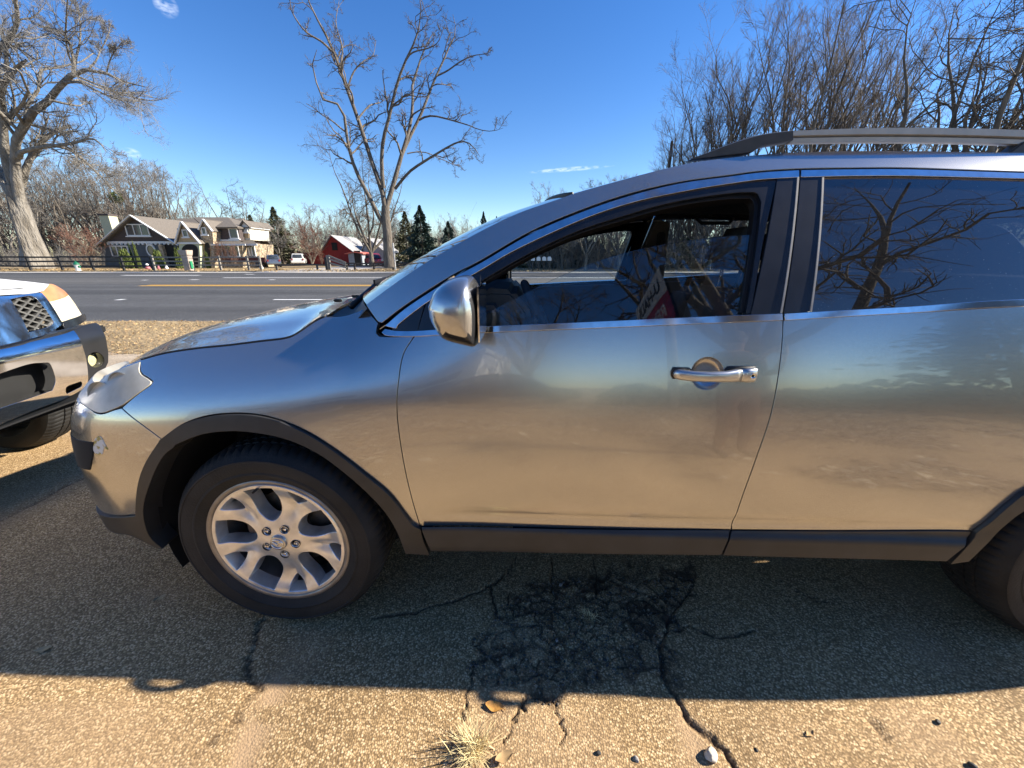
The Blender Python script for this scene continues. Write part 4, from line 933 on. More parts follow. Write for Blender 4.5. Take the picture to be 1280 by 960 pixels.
# broken, sunken patch: loose plates with soil between them
pot = np.array(gpx([(588, 842), (596, 800), (612, 770), (640, 742), (690, 718), (760, 704), (868, 704), (862, 745), (838, 790), (848, 840), (862, 870), (800, 838), (742, 868), (690, 876), (640, 872)]))
ins = inside(pot, Q); ed = np.full(len(Q), 9.); near = (np.abs(Q[:, 0] - pot[:, 0].mean()) < .8) & (Q[:, 1] < 1.5); ed[near] = dist_poly(pot, Q[near])
sd = np.where(ins, ed, -ed) + (vnoise(Q, 22, 5) - .5) * .09; msk = smooth01(sd, -.012, .03)
sites = np.column_stack([np.random.default_rng(3).uniform(-.5, .8, 420), np.random.default_rng(4).uniform(.55, 1.5, 420)])
idx = np.where(msk > 0)[0]; D2 = np.full(len(Q), 1.); e12 = np.full(len(Q), 1.); cid = np.zeros(len(Q), int)
q = Q[idx] + np.column_stack([vnoise(Q[idx], 40, 6), vnoise(Q[idx], 40, 7)]) * .03
for s in range(0, len(idx), 20000):
    dm_ = np.linalg.norm(q[s:s + 20000, None] - sites[None], axis=2); pt = np.argpartition(dm_, 1, 1)[:, :2]; v1 = np.take_along_axis(dm_, pt, 1)
    e12[idx[s:s + 20000]] = v1.max(1) - v1.min(1); cid[idx[s:s + 20000]] = np.argmin(dm_, 1)
plate = np.random.default_rng(9).random(420)[cid]
joint = 1 - smooth01(e12, .003, .016 )
lost = (plate < .42) * smooth01(vnoise(Q, 12, 8), .25, .5)
grit = vnoise(Q, 110, 11)
hgt += msk * (-.0025 - .0055 * joint - .002 * lost + .002 * (plate - .5) + (.2 + lost) * .002 * (grit - .4))
soil = np.maximum(soil, msk * np.clip(.62 * smooth01(vnoise(Q, 6, 12), .35, .8) + .5 * joint + .55 * lost * (.4 + .6 * (grit < .6)), 0, .93))
for pl, w, a in (([(345, 858), (330, 890), (305, 940), (285, 990)], .05, .95), ([(600, 890), (595, 940), (580, 990)], .05, .8), ([(862, 905), (872, 940), (880, 985)], .045, .9), ([(0, 600), (60, 580)], .05, .0)):
    d = dseg(gpx(pl), 0, 1); c = np.exp(-(d / w) ** 2) * smooth01(vnoise(Q, 16, 21), .12, .5); dust = np.maximum(dust, a * c); hgt -= .003 * c
dust = np.maximum(dust, .35 * smooth01(vnoise(Q, 4, 31), .55, .85)) * (1 - soil)
fade = np.minimum.reduce([smooth01(Q[:, 0], PX0, PX0 + .2), smooth01(-Q[:, 0], -PX1, -PX1 + .2), smooth01(Q[:, 1], PY0, PY0 + .1), smooth01(-Q[:, 1], -PY1, -PY1 + .3)])
lot = grid_mesh('parking_lot', np.column_stack([Q, hgt * fade]).reshape(len(xs), len(ys), 3), M['lot']); tag(lot, kind='structure')
for an, v in (('soil', soil * fade), ('dust', dust * fade)):
    a = lot.data.attributes.new(an, 'FLOAT', 'POINT'); a.data.foreach_set('value', v.astype(np.float32))
for (a, b, c, d) in ((-26, PX0, -9.5, 4.75), (PX1, 26, -9.5, 4.75), (PX0, PX1, -9.5, PY0)): sheet('parking_lot', a, b, c, d, 0, M['lot'], (4, 4))
def ragged(name, x0, x1, y0, y1, z, mat, amp=.12, seed=1, n=220):
    r_ = np.random.default_rng(seed); x = np.linspace(x0, x1, n); e = lambda k: (vnoise(np.column_stack([x, x * 0 + k]), .9, seed + 1) - .5) * 2 * amp + (vnoise(np.column_stack([x, x * 0 + k]), 4, seed + 2) - .5) * amp
    P = np.stack([np.column_stack([x, y0 + e(1), x * 0 + z]), np.column_stack([x, x * 0 + (y0 + y1) / 2, x * 0 + z]), np.column_stack([x, y1 + e(9) * .3, x * 0 + z])], 1)
    return tag(grid_mesh(name, P, mat), kind='structure')
ragged('dirt_edge', -26, 26, 4.55, 5.8, .005, M['dirt'], .15, 3)
ragged('verge', -40, 40, 5.35, 8.35, .010, M['grass_ground'], .22, 5)
sheet('road', -300, 300, 8.3, 34.2, -.012, M['road'], (40, 6))
sheet('road_edge', -300, 300, 34.2, 36.4, -.008, M['concrete'], (20, 1))
mk = []
def stripe(px0, px1, py, w, mat, name='lane_marking'):
    a, b = gp(px0, py), gp(px1, py)
    return sheet(name, a.x, b.x, a.y - w / 2, a.y + w / 2, -.006, mat, (6, 1))
for dy in (-.24, .24):
    a, b = gp(180, 356.6), gp(1900, 356.6); sheet('centre_line', a.x, b.x, a.y - .13 + dy, a.y + .13 + dy, -.006, M['yellow_line'], (30, 1))
    a, b = gp(-600, 356.6), gp(20, 356.6); sheet('centre_line', a.x - 200, a.x - 40, a.y - .13 + dy, a.y + .13 + dy, -.006, M['yellow_line'], (30, 1))
stripe(279, 2400, 347, .34, M['white_line'], 'lane_line'); stripe(153, 250, 344, .5, M['white_line'], 'lane_line')
a = gp(342, 374.2)
for k in range(-3, 6): sheet('lane_dash', a.x + 9.2 * k, a.x + 9.2 * k + 3.0, a.y - .09, a.y + .09, -.006, M['white_line'], (3, 1)) if k >= 0 else None
for (x, y, w, h) in ((150.5, 374.3, .20, .28), (243, 349.5, .5, .35), (181, 350, .3, .3), (312, 342.8, .7, .4), (340, 349.6, .35, .3)):
    a = gp(x, y); sheet('road_marker', a.x - w / 2, a.x + w / 2, a.y - h / 2, a.y + h / 2, -.004, M['white_line'], (2, 1))
# darker resurfaced lane
M['road2'] = asphalt_mat('older_road_asphalt', [(.075, .073, .07), (.10, .098, .094), (.125, .122, .117), (.17, .165, .16)], 60, bump=.3, big=(.9, 1.1), streak=.22)
sheet('road_lane', -300, 300, 20.3, 26.2, -.009, M['road2'], (40, 2))
# driveway across the road and far lawn
dv = [gp(318, 338.5), gp(430, 338.5)]
M['gravel'] = pm('pale_gravel', (.33, .30, .26), .95, vscale=5, var=.1, col2=(.46, .43, .38), bump=.4, bscale=50)
sheet('driveway', at(318, 338, 36.4).x, at(415, 338, 36.4).x, 36.4, 62, -.02, M['gravel'], (6, 10))
M['lawn'] = pm('dormant_lawn', (.36, .245, .105), .95, vscale=.5, var=.1, col2=(.27, .20, .10), bump=.6, bscale=12, detail=9)
ragged('lawn', -95, at(317, 338, 36.4).x, 37.2, 49, -.018, M['lawn'], .2, 8)

# dry leaves and grass: loose geometry
def litter(name, n, region, size, cols, lift=.02, blades=0., seed=1, curl=.4, dens=None):
    r_ = np.random.default_rng(seed)
    x = r_.uniform(region[0], region[1], n); y = r_.uniform(region[2], region[3], n)
    if dens is not None:
        k = r_.random(n) < dens(x, y); x, y = x[k], y[k]; n = len(x)
    z = region[4] + r_.uniform(0, lift, n)
    a = r_.uniform(0, 2 * math.pi, n); L = r_.uniform(size[0], size[1], n); w = L * r_.uniform(.35, .7, n)
    isb = r_.random(n) < blades; w = np.where(isb, L * .06, w); L = np.where(isb, L * 1.5, L)
    u = np.column_stack([np.cos(a), np.sin(a), r_.normal(0, curl, n) + isb * r_.uniform(.2, 1.6, n)]); u /= np.linalg.norm(u, axis=1, keepdims=True)
    v = np.column_stack([-np.sin(a), np.cos(a), r_.normal(0, curl, n)]); v /= np.linalg.norm(v, axis=1, keepdims=True)
    c = np.column_stack([x, y, z]); nn = np.cross(u, v)
    V = np.stack([c - u * L[:, None] / 2, c + v * w[:, None] / 2 + nn * (L * .15)[:, None], c + u * L[:, None] / 2, c - v * w[:, None] / 2 + nn * (L * .15)[:, None]], 1)
    V[:, :, 2] = np.maximum(V[:, :, 2], region[4] + .001)
    i = np.arange(n)[:, None] * 4; F1 = i + np.array([[0, 3, 1]]); F2 = i + np.array([[1, 3, 2]])
    me = mesh_np(name, V.reshape(-1, 3), [np.concatenate([F1, F2])], False)
    ci = r_.integers(0, len(cols), n)
    for mt in cols: me.materials.append(mt)
    me.polygons.foreach_set('material_index', np.concatenate([ci, ci]).astype(np.int32))
    return tag(obj(name, me), kind='stuff')
LEAF = [pm('leaf_tan', (.40, .26, .12), .8, var=.2, vscale=3), pm('leaf_brown', (.29, .18, .085), .8, var=.3, vscale=3), pm('leaf_pale', (.46, .33, .17), .8, var=.2, vscale=3), pm('leaf_straw', (.44, .32, .15), .85, var=.2, vscale=3)]
LEAF2 = [pm('leaf_bleached', (.72, .58, .38), .8, var=.15, vscale=3), pm('leaf_dark', (.11, .06, .028), .8, var=.3, vscale=3), LEAF[1], LEAF[1]]
tag(litter('dry_leaves', 60000, (-9, 9, 5.25, 8.3, .012), (.02, .06), LEAF, .03, .85, 4), 'dry fallen leaves and straw grass on the roadside verge')
tag(litter('leaf_litter', 48000, (-6, 8, -8.5, -.15, .004), (.06, .17), LEAF2, .02, .1, 5, dens=lambda x, y: .03 + .97 * smooth01(vnoise(np.column_stack([x, y]), 1.3, 77) * .6 + vnoise(np.column_stack([x, y]), 4, 78) * .4, .42, .6)), 'fallen leaves scattered over the lot behind the viewpoint')
tag(litter('dry_grass', 9000, (-75, 4, 36.6, 44, -.02), (.12, .3), LEAF, .03, .7, 6), 'dry winter grass along the far roadside')

# single leaves, stones, grass tuft near the camera
def leaf(px, py, L, ang, mat, label, curl=.3, z=0.002):
    g = gp(px, py); n = 9; V = []; 
    for i in range(n + 1):
        t = i / n; w = L * .27 * math.sin(math.pi * min(1, t * .93 + .04)) ** .8
        for s in (-1, -.5, 0, .5, 1):
            V.append((L * (t - .5), w * s, curl * L * (abs(s) ** 1.5 * .22 + (t - .5) ** 2 * .55) + .002 * math.sin(9 * t) * abs(s)))
    F = [(i * 5 + j, i * 5 + j + 1, i * 5 + j + 6, i * 5 + j + 5) for i in range(n) for j in range(4)]
    b = MB(); b.add(V, F); e = empty('fallen_leaf', (g.x, g.y, z), R(ang), label, 'leaf', 'loose leaves on the lot asphalt')
    b.build('leaf_blade', mat, e, smooth=True)
    s = MB(); s.tube([(-L * .5, 0, curl * L * .14), (-L * .64, .004, .004)], .0012, 5); s.build('leaf_stalk', mat, e)
    return e
M['leaf_orange'] = pm('leaf_orange', (.50, .25, .06), .6, var=.3, vscale=25, bump=.2, bscale=90)
leaf(618, 884, .058, 168, M['leaf_orange'], 'curled orange brown leaf lying at the shadow edge below the driver door')
leaf(1012, 917, .030, 30, LEAF[0], 'small tan leaf on the sunlit asphalt at lower right')
leaf(828, 757, .045, 100, LEAF[1], 'brown leaf on dark soil of the broken asphalt patch', .4)
leaf(880, 775, .034, 120, LEAF[1], 'brown leaf on shaded asphalt right of the broken patch', .4)
leaf(688, 797, .036, 80, LEAF[1], 'narrow rust leaf amid cracked plates of the broken patch', .4)
leaf(780, 742, .030, 60, LEAF[1], 'small brown leaf at the back of the broken patch', .4)
leaf(200, 748, .042, 50, LEAF[2], 'pale curled leaf on shaded asphalt left of the front tyre', .2)
leaf(55, 812, .045, 20, LEAF[2], 'pale leaf on shaded asphalt near the lower left edge', .2)
leaf(630, 950, .05, 200, LEAF[0], 'tan leaf lying against the straw grass tuft', .3, .012)
def stone(px, py, r, mat, label, sq=(1, .8, .7), seed=0):
    g = gp(px, py); bm = bmesh.new(); bmesh.ops.create_icosphere(bm, subdivisions=3, radius=1); r_ = np.random.default_rng(seed)
    ax = r_.normal(0, 1, (9, 3)); ax /= np.linalg.norm(ax, axis=1, keepdims=True); of = r_.uniform(.62, .95, 9)
    for v in bm.verts:
        p = np.array(v.co); 
        for a, o in zip(ax, of):
            d = p @ a
            if d > o: p = p - a * (d - o)
        v.co = Vector(p * np.array(sq) * r)
    me = bpy.data.meshes.new('stone'); bm.to_mesh(me); bm.free(); me.materials.append(mat); me.set_sharp_from_angle(angle=R(30))
    o = link(bpy.data.objects.new('stone', me)); o.location = (g.x, g.y, r * sq[2] * .5); o.rotation_euler.z = seed
    return tag(o, label, 'stone', 'loose stones on the lot')
M['stone_white'] = pm('white_quartz', (.62, .55, .45), .6, var=.25, vscale=30, bump=.3, bscale=120)
M['stone_dark'] = pm('dark_pebble', (.035, .033, .03), .7, var=.3, vscale=50)
M['stone_grey'] = pm('grey_pebble', (.30, .28, .25), .8, var=.25, vscale=40)
stone(888, 946, .022, M['stone_white'], 'white angular stone in the dirt at the bottom edge', seed=1)
stone(795, 950, .009, M['stone_grey'], 'grey round pebble left of the white stone', seed=2)
stone(748, 942, .008, M['stone_dark'], 'black pebble on sunlit asphalt right of the straw tuft', seed=3)
stone(1172, 903, .008, M['stone_dark'], 'black pebble on sunlit asphalt at the right, nearest the shadow', seed=4)
stone(945, 938, .006, M['stone_dark'], 'tiny black pebble just right of the white stone', seed=5)
stone(1215, 958, .011, M['stone_dark'], 'black pebble at the bottom edge far right', seed=6)
stone(701, 732, .010, M['stone_grey'], 'pale round pebble in the back of the broken patch', seed=7)
stone(696, 801, .007, M['stone_grey'], 'pale pebble near the rust leaf in the broken patch', seed=8)
# gravel crumbs over the broken patch
def crumbs(name, n, seed):
    r_ = np.random.default_rng(seed); k = np.where(msk > .5)[0]; k = r_.choice(k, n); c = np.column_stack([Q[k], hgt[k] + .0015]); 
    base = np.array([[1, 0, 0], [0, 1, 0], [-1, 0, 0], [0, -1, 0], [0, 0, .8], [0, 0, -.6]]); sc = r_.uniform(.0018, .0055, n) * (r_.random(n) ** .5 + .3)
    V = c[:, None] + base[None] * sc[:, None, None] * r_.uniform(.6, 1.3, (n, 6, 1))
    F = np.array([[0, 1, 4], [1, 2, 4], [2, 3, 4], [3, 0, 4], [1, 0, 5], [2, 1, 5], [3, 2, 5], [0, 3, 5]]); Fa = (np.arange(n)[:, None, None] * 6 + F[None]).reshape(-1, 3)
    me = mesh_np(name, V.reshape(-1, 3), [Fa], False); mats = [M['crumb_tan'], M['stone_dark'], M['lotcrumb']]
    for mt in mats: me.materials.append(mt)
    me.polygons.foreach_set('material_index', np.repeat(r_.choice(3, n, p=[.22, .33, .45]), 8).astype(np.int32))
    return tag(obj(name, me), 'loose gravel crumbs in the broken asphalt patch', kind='stuff')
M['crumb_tan'] = pm('tan_crumb', (.26, .20, .13), .9, var=.3, vscale=60)
M['lotcrumb'] = pm('asphalt_crumb', (.12, .10, .08), .9, var=.5, vscale=60)
crumbs('gravel', 1500, 5)
def tuft(px, py, n, L, label, seed=0):
    g = gp(px, py); r_ = np.random.default_rng(seed); e = empty('grass_tuft', (g.x, g.y, 0), 0, label, 'grass tuft')
    V, F = [], []
    for i in range(n):
        a = r_.uniform(0, 2 * math.pi); l_ = L * r_.uniform(.45, 1.15); lean = r_.uniform(.25, 1.45); b0 = np.array([r_.normal(0, .018), r_.normal(0, .013), 0]); w = r_.uniform(.0008, .0018)
        prev = b0; d = np.array([math.cos(a) * math.sin(lean * .6), math.sin(a) * math.sin(lean * .6), math.cos(lean * .6)]); sidev = np.array([-math.sin(a), math.cos(a), 0])
        k0 = len(V)
        for s in range(6):
            t = s / 5; ww = w * (1 - .8 * t); V += [tuple(prev - sidev * ww), tuple(prev + sidev * ww)]
            d = d + np.array([math.cos(a), math.sin(a), -1.1]) * .13 * lean; d /= np.linalg.norm(d); prev = prev + d * l_ / 5; prev[2] = max(prev[2], .003)
        F += [(k0 + 2 * s, k0 + 2 * s + 1, k0 + 2 * s + 3, k0 + 2 * s + 2) for s in range(5)]
    b = MB(); b.add(V, F); b.build('blades', M['straw'], e)
    return e
M['straw'] = pm('straw', (.62, .50, .26), .7, var=.25, vscale=60)
tuft(592, 938, 260, .085, 'dry straw coloured grass tuft growing from a crack at the bottom edge', 3)
tuft(736, 770, 40, .03, 'tiny withered grass tuft in the middle of the broken patch', 4)
# ------------------------------------------------------------------ trees
M['bark_grey'] = pm('grey_bark', (.13, .11, .085), .9, vscale=1.6, var=.1, col2=(.28, .255, .22), bump=1., bscale=5, stretch=(1.6, 1.6, .35), detail=9)
M['bark_brown'] = pm('brown_bark', (.085, .07, .055), .9, vscale=3, var=.1, col2=(.18, .15, .118), bump=.8, bscale=9, stretch=(1, 1, .3))
M['twig_grey'] = pm('grey_twigs', (.205, .19, .17), .9, var=.2, vscale=.8)
M['twig_brown'] = pm('brown_twigs', (.13, .103, .082), .9, var=.25, vscale=.8)
M['twig_dark'] = pm('dark_twigs', (.085, .068, .052), .9, var=.25, vscale=.8)
M['needle'] = pm('spruce_needles', (.035, .06, .045), .8, var=.35, vscale=.9)
M['needle2'] = pm('cedar_needles', (.075, .075, .035), .8, var=.4, vscale=.7)
M['box'] = pm('boxwood_leaves', (.10, .13, .025), .75, var=.35, vscale=2.5)
M['evergreen'] = pm('evergreen_leaves', (.04, .065, .025), .75, var=.4, vscale=1.2)
M['red_twig'] = pm('reddish_twigs', (.20, .095, .065), .85, var=.25, vscale=1.5)
M['oak_leaf'] = pm('withered_oak_leaves', (.22, .135, .05), .8, var=.35, vscale=1)
def unit(v): return v / (np.linalg.norm(v, axis=-1, keepdims=True) + 1e-9)
def sprout(r_, P, Rr, n, ratio, ang, k, tmin=.15, up=.15, wander=.22, rfac=.62, taper=.3, Lmax=None, taperlen=.5):
    nb, m, _ = P.shape; L = np.linalg.norm(np.diff(P, axis=1), axis=2).sum(1)
    idx = np.repeat(np.arange(nb), n); N = len(idx); t = r_.uniform(tmin, .98, N)
    f = t * (m - 1); i = np.minimum(f.astype(int), m - 2); w = (f - i)[:, None]
    st = P[idx, i] * (1 - w) + P[idx, i + 1] * w; T = unit(P[idx, i + 1] - P[idx, i]); rr = Rr[idx, i] * (1 - w[:, 0]) + Rr[idx, i + 1] * w[:, 0]
    pv = r_.normal(0, 1, (N, 3)); pv = unit(pv - (pv * T).sum(1, keepdims=True) * T)
    a = np.radians(r_.uniform(ang[0], ang[1], N))[:, None]; d = unit(np.cos(a) * T + np.sin(a) * pv + np.array([0, 0, up]))
    ln = L[idx] * ratio * r_.uniform(.55, 1.35, N) * (1 - taperlen * t)
    if Lmax: ln = np.minimum(ln, Lmax * r_.uniform(.7, 1.1, N))
    out = np.empty((N, k, 3)); out[:, 0] = st; cur = d
    for s in range(1, k):
        out[:, s] = out[:, s - 1] + cur * (ln / (k - 1))[:, None]; cur = unit(cur + r_.normal(0, wander, (N, 3)) + np.array([0, 0, up * .35]))
    r0 = np.minimum(rr * rfac, ln * .035 + .003)
    return out, r0[:, None] * np.linspace(1, taper, k)[None]
def tubes_mesh(name, sets, mat):
    V, F, n = [], [], 0
    for P, Rr, k in sets:
        v, q = tube_arrays(P, Rr, k); V.append(v); F.append(q + n); n += len(v)
    return mesh_np(name, np.concatenate(V), [np.concatenate(F)], True, [mat])
def resample3(pts, radii, m):
    """smooth and evenly resample one traced limb"""
    S = np.array(spline(pts, 6)); rr = np.interp(np.linspace(0, 1, len(S)), np.linspace(0, 1, len(radii)), radii)
    d = np.r_[0, np.cumsum(np.linalg.norm(np.diff(S, axis=0), axis=1))]; s = np.linspace(0, d[-1], m)
    return np.column_stack([np.interp(s, d, S[:, i]) for i in range(3)]), np.interp(s, d, rr)
def bare_tree_meshes(limbs, levels, seed, bark, twig, m=12, sides=10, leaves=None, lim=1):
    r_ = np.random.default_rng(seed)
    PR = [resample3(p, q, m) for p, q in limbs]; P = np.array([a for a, _ in PR]); Rr = np.array([b for _, b in PR])
    tr = [(P, Rr, sides)]; cr = []
    cp, cR = P[lim:], Rr[lim:]
    for q, lv in enumerate(levels):
        lv = dict(lv); k_sides = lv.pop('sides'); rmin = lv.pop('rmin', .006)
        cp, cR = sprout(r_, cp, cR, **lv); cR = np.maximum(cR, rmin)
        (tr if q == 0 and len(levels) > 2 else cr).append((cp, cR, k_sides))
    a, b = tubes_mesh('trunk', tr, bark), tubes_mesh('crown', cr, twig)
    return a, b, cp
def plant_tree(name, meshes, loc, rz, sc, label, group=None, cat='tree'):
    e = empty(name, loc, rz, label, cat, group); e.scale = (sc[0], sc[0], sc[1]) if isinstance(sc, tuple) else (sc,) * 3
    obj('trunk', meshes[0], e); obj('crown', meshes[1], e); return e
def traced(base, limbs, Y, seed, dy=2.5):
    """limbs traced as pixels; each is given its own lean in depth"""
    r_ = np.random.default_rng(seed); out = []
    for pts, rad, y0, y1 in limbs:
        n = len(pts); ys = Y + np.linspace(y0, y1, n) ; out.append(([at(a, b, yy) - base for (a, b), yy in zip(pts, ys)], rad))
    return out
# --- the old spreading tree at the left edge
bY = 44; base = Vector((at(44, 330, bY).x, bY, -.03))
LB = [([(48, 334), (42, 312), (34, 290), (27, 268), (21, 248), (18, 232)], [2.1, 1.6, 1.45, 1.3, 1.1, .95], 0, 0),
      ([(30, 275), (20, 225), (19, 196), (20, 176), (31, 156), (44, 137), (65, 123), (75, 107), (92, 92), (104, 87), (133, 92), (158, 103), (183, 109)], [1.0, .72, .66, .62, .6, .55, .46, .42, .38, .28, .20, .13, .05], 0, -3),
      ([(24, 255), (10, 235), (0, 215), (-14, 196), (-40, 175), (-75, 150)], [.95, .8, .7, .6, .45, .25], 0, 2),
      ([(19, 235), (8, 200), (5, 170), (4, 140), (1, 118), (9, 98), (22, 84), (33, 75)], [.85, .7, .55, .5, .45, .38, .3, .15], 0, -2),
      ([(24, 196), (27, 190), (52, 184), (79, 181), (98, 177), (113, 173), (124, 178), (133, 190)], [.5, .36, .30, .26, .22, .18, .12, .05], -.5, -4),
      ([(26, 232), (34, 207), (44, 188), (58, 172), (72, 163), (88, 157)], [.7, .5, .42, .38, .32, .22], .5, 2),
      ([(50, 180), (68, 182), (90, 189), (111, 206), (127, 222), (140, 236), (150, 246)], [.25, .24, .22, .18, .14, .10, .04], 1, 4),
      ([(0, 118), (-6, 90), (0, 60), (17, 40), (22, 22), (19, 0), (22, -25)], [.4, .36, .34, .3, .26, .22, .15], -1, -4),
      ([(9, 98), (8, 70), (10, 46), (28, 47), (46, 48), (62, 40)], [.3, .25, .2, .15, .1, .04], -1, 3),
      ([(92, 92), (92, 76), (86, 52), (77, 42), (62, 35), (48, 34)], [.26, .2, .15, .12, .09, .04], -3, -4),
      ([(92, 90), (95, 72), (100, 52), (100, 28), (97, 8)], [.24, .18, .13, .09, .04], -3, -1),
      ([(110, 87), (120, 76), (126, 62), (134, 48), (138, 30)], [.15, .12, .09, .07, .03], -3, -2),
      ([(133, 92), (138, 74), (148, 58), (156, 50)], [.12, .09, .06, .03], -3, -4),
      ([(80, 103), (100, 103), (118, 112), (134, 119), (152, 126), (170, 138)], [.22, .18, .14, .11, .08, .03], -2, -5),
      ([(62, 125), (84, 130), (100, 132), (108, 126)], [.2, .16, .11, .04], -2, 0),
      ([(-14, 196), (-30, 150), (-38, 105), (-30, 60), (-35, 10)], [.6, .5, .4, .3, .15], 1, 5), ([(-40, 175), (-85, 165), (-125, 150), (-160, 150)], [.4, .3, .2, .06], 2, 3), ([(4, 140), (-15, 110), (-45, 80), (-80, 60)], [.4, .3, .2, .06], 0, -3)]
lv = [dict(n=10, ratio=.42, ang=(30, 75), k=7, tmin=.3, up=.2, wander=.24, sides=5, rmin=.022, rfac=.5), dict(n=12, ratio=.55, ang=(25, 70), k=6, up=.14, wander=.24, sides=3, rmin=.010, Lmax=5), dict(n=10, ratio=.55, ang=(20, 60), k=4, up=.10, wander=.2, sides=3, rmin=.0055, Lmax=2.6), dict(n=2, ratio=.6, ang=(20, 55), k=3, up=.05, wander=.2, sides=3, rmin=.0045, Lmax=1.4)]
LB = [(p, [q * (.6 if i == 0 else .54) for q in rad], a, b) for i, (p, rad, a, b) in enumerate(LB)]
ms = bare_tree_meshes(traced(base, LB, bY, 1), lv, 11, M['bark_grey'], M['twig_grey'], m=14, sides=28)
tv = ms[0]; n_ = len(tv.vertices); co = np.empty(n_ * 3, np.float32); tv.vertices.foreach_get('co', co); co = co.reshape(-1, 3); nr = np.array([v.normal for v in tv.vertices])
ang_ = np.arctan2(nr[:, 1], nr[:, 0]); k_ = np.clip(1 - co[:, 2] / 14, 0, 1)
co += nr * (k_ * (.14 * np.sin(ang_ * 4 + co[:, 2] * .35) + .08 * np.sin(ang_ * 9 + co[:, 2] * .8)))[:, None] * (np.arange(n_) < 14 * 28)[:, None]; tv.vertices.foreach_set('co', co.astype(np.float32).ravel()); tv.update()
plant_tree('old_tree', ms, base, 0, 1., 'massive old bare tree with forked pale trunk behind the black fence')
# --- tall bare tree by the road in the middle
cY = 39; base = Vector((at(487, 334, cY).x, cY, -.03))
LC = [([(487, 334), (485, 312), (484, 290), (482, 272), (482, 258)], [.68, .55, .52, .5, .46], 0, 0),
      ([(483, 285), (476, 275), (462, 247), (446, 216), (436, 185), (431, 150), (428, 132), (406, 127), (396, 105), (390, 76), (396, 62)], [.30, .26, .23, .19, .16, .14, .12, .09, .07, .05, .02], 0, -2.5),
      ([(482, 262), (477, 237), (465, 203), (449, 153), (434, 112), (420, 72), (409, 47), (397, 25), (386, 2), (380, -20)], [.32, .28, .24, .21, .18, .15, .12, .09, .07, .03], 0, 2),
      ([(416, 65), (402, 52), (385, 42), (374, 30), (364, 12), (362, -8)], [.12, .1, .08, .07, .05, .03], 1, -1),
      ([(479, 235), (477, 205), (479, 175), (487, 144), (496, 106), (506, 78), (520, 48), (526, 20), (524, -12)], [.24, .21, .19, .17, .14, .11, .08, .05, .03], 0, -3),
      ([(482, 262), (489, 240), (502, 194), (512, 160), (516, 130), (515, 109), (524, 80), (530, 62), (542, 40)], [.30, .27, .22, .18, .15, .13, .10, .07, .03], 0, 2.5),
      ([(502, 194), (512, 172), (527, 141), (543, 100), (556, 72), (563, 55), (570, 40), (566, 18)], [.2, .18, .15, .12, .09, .07, .05, .02], 1, 4),
      ([(546, 95), (560, 88), (574, 78), (590, 70), (602, 68), (612, 66)], [.09, .08, .07, .05, .035, .015], 3, 2),
      ([(494, 236), (505, 222), (515, 212), (530, 202), (543, 194), (565, 181), (580, 176), (592, 184), (600, 196)], [.17, .15, .14, .13, .11, .09, .07, .05, .02], 0, -3),
      ([(524, 150), (532, 146), (543, 145), (560, 149), (574, 153), (587, 157), (599, 162), (615, 164), (629, 160)], [.11, .1, .09, .08, .065, .055, .045, .03, .012], 1, -2),
      ([(509, 192), (520, 190), (534, 191), (547, 197), (559, 202), (570, 207), (580, 206)], [.07, .06, .05, .045, .04, .03, .012], 1, 3),
      ([(434, 112), (442, 90), (455, 76), (466, 70), (470, 50)], [.1, .08, .06, .04, .02], 1, 3), ([(425, 85), (428, 60), (420, 30), (424, 0)], [.1, .08, .05, .02], 1, 4), ([(446, 150), (462, 132), (476, 128), (484, 120)], [.1, .07, .05, .02], 0, 3),
      ([(436, 185), (445, 172), (455, 165), (462, 150)], [.07, .05, .04, .015], 0, 2), ([(506, 78), (515, 66), (536, 60), (548, 52), (556, 30)], [.08, .07, .05, .04, .02], -2, -3)]
lv = [dict(n=9, ratio=.30, ang=(28, 70), k=7, tmin=.3, up=.12, wander=.30, sides=5, rmin=.018, Lmax=3.6), dict(n=8, ratio=.5, ang=(28, 75), k=6, up=.08, wander=.36, sides=3, rmin=.009, Lmax=2.1), dict(n=6, ratio=.5, ang=(25, 75), k=4, up=.04, wander=.38, sides=3, rmin=.0055, Lmax=1.0)]
LC = [(p, [q * .8 for q in rad], a, b) for p, rad, a, b in LC]
ms = bare_tree_meshes(traced(base, LC, cY, 2), lv, 12, M['bark_brown'], M['twig_dark'], m=14, sides=10)
plant_tree('roadside_tree', ms, base, 0, 1., 'tall bare tree with a leaning V of limbs standing alone at the far roadside')
# --- generic bare trees
def fan_tree(seed, h, nst, spread, r0, bole, lvls, bark, twig, lean=0.):
    r_ = np.random.default_rng(seed); limbs = [([np.array([0, 0, 0]), np.array([.03, .02, bole * .5]), np.array([0, 0, bole])], [r0 * 1.25, r0, r0 * .9])]
    for i in range(nst):
        a = 2 * math.pi * i / nst + r_.uniform(-.4, .4); s = spread * r_.uniform(.35, 1.1); z0 = bole * r_.uniform(.75, 1.0); hh = h * r_.uniform(.72, 1.0)
        pts = [np.array([0, 0, z0 - .3])]
        for t in (.15, .35, .6, .82, 1.0):
            rad = s * h * (t ** .8) * (1 - .18 * t); pts.append(np.array([math.cos(a) * rad + r_.normal(0, .018 * h) + lean * h * t, math.sin(a) * rad + r_.normal(0, .018 * h), z0 + (hh - z0) * t]))
        limbs.append((pts, list(r0 * .62 * np.array([1, .85, .65, .42, .22, .06]))))
    return bare_tree_meshes(limbs, lvls, seed, bark, twig, m=10, sides=8)
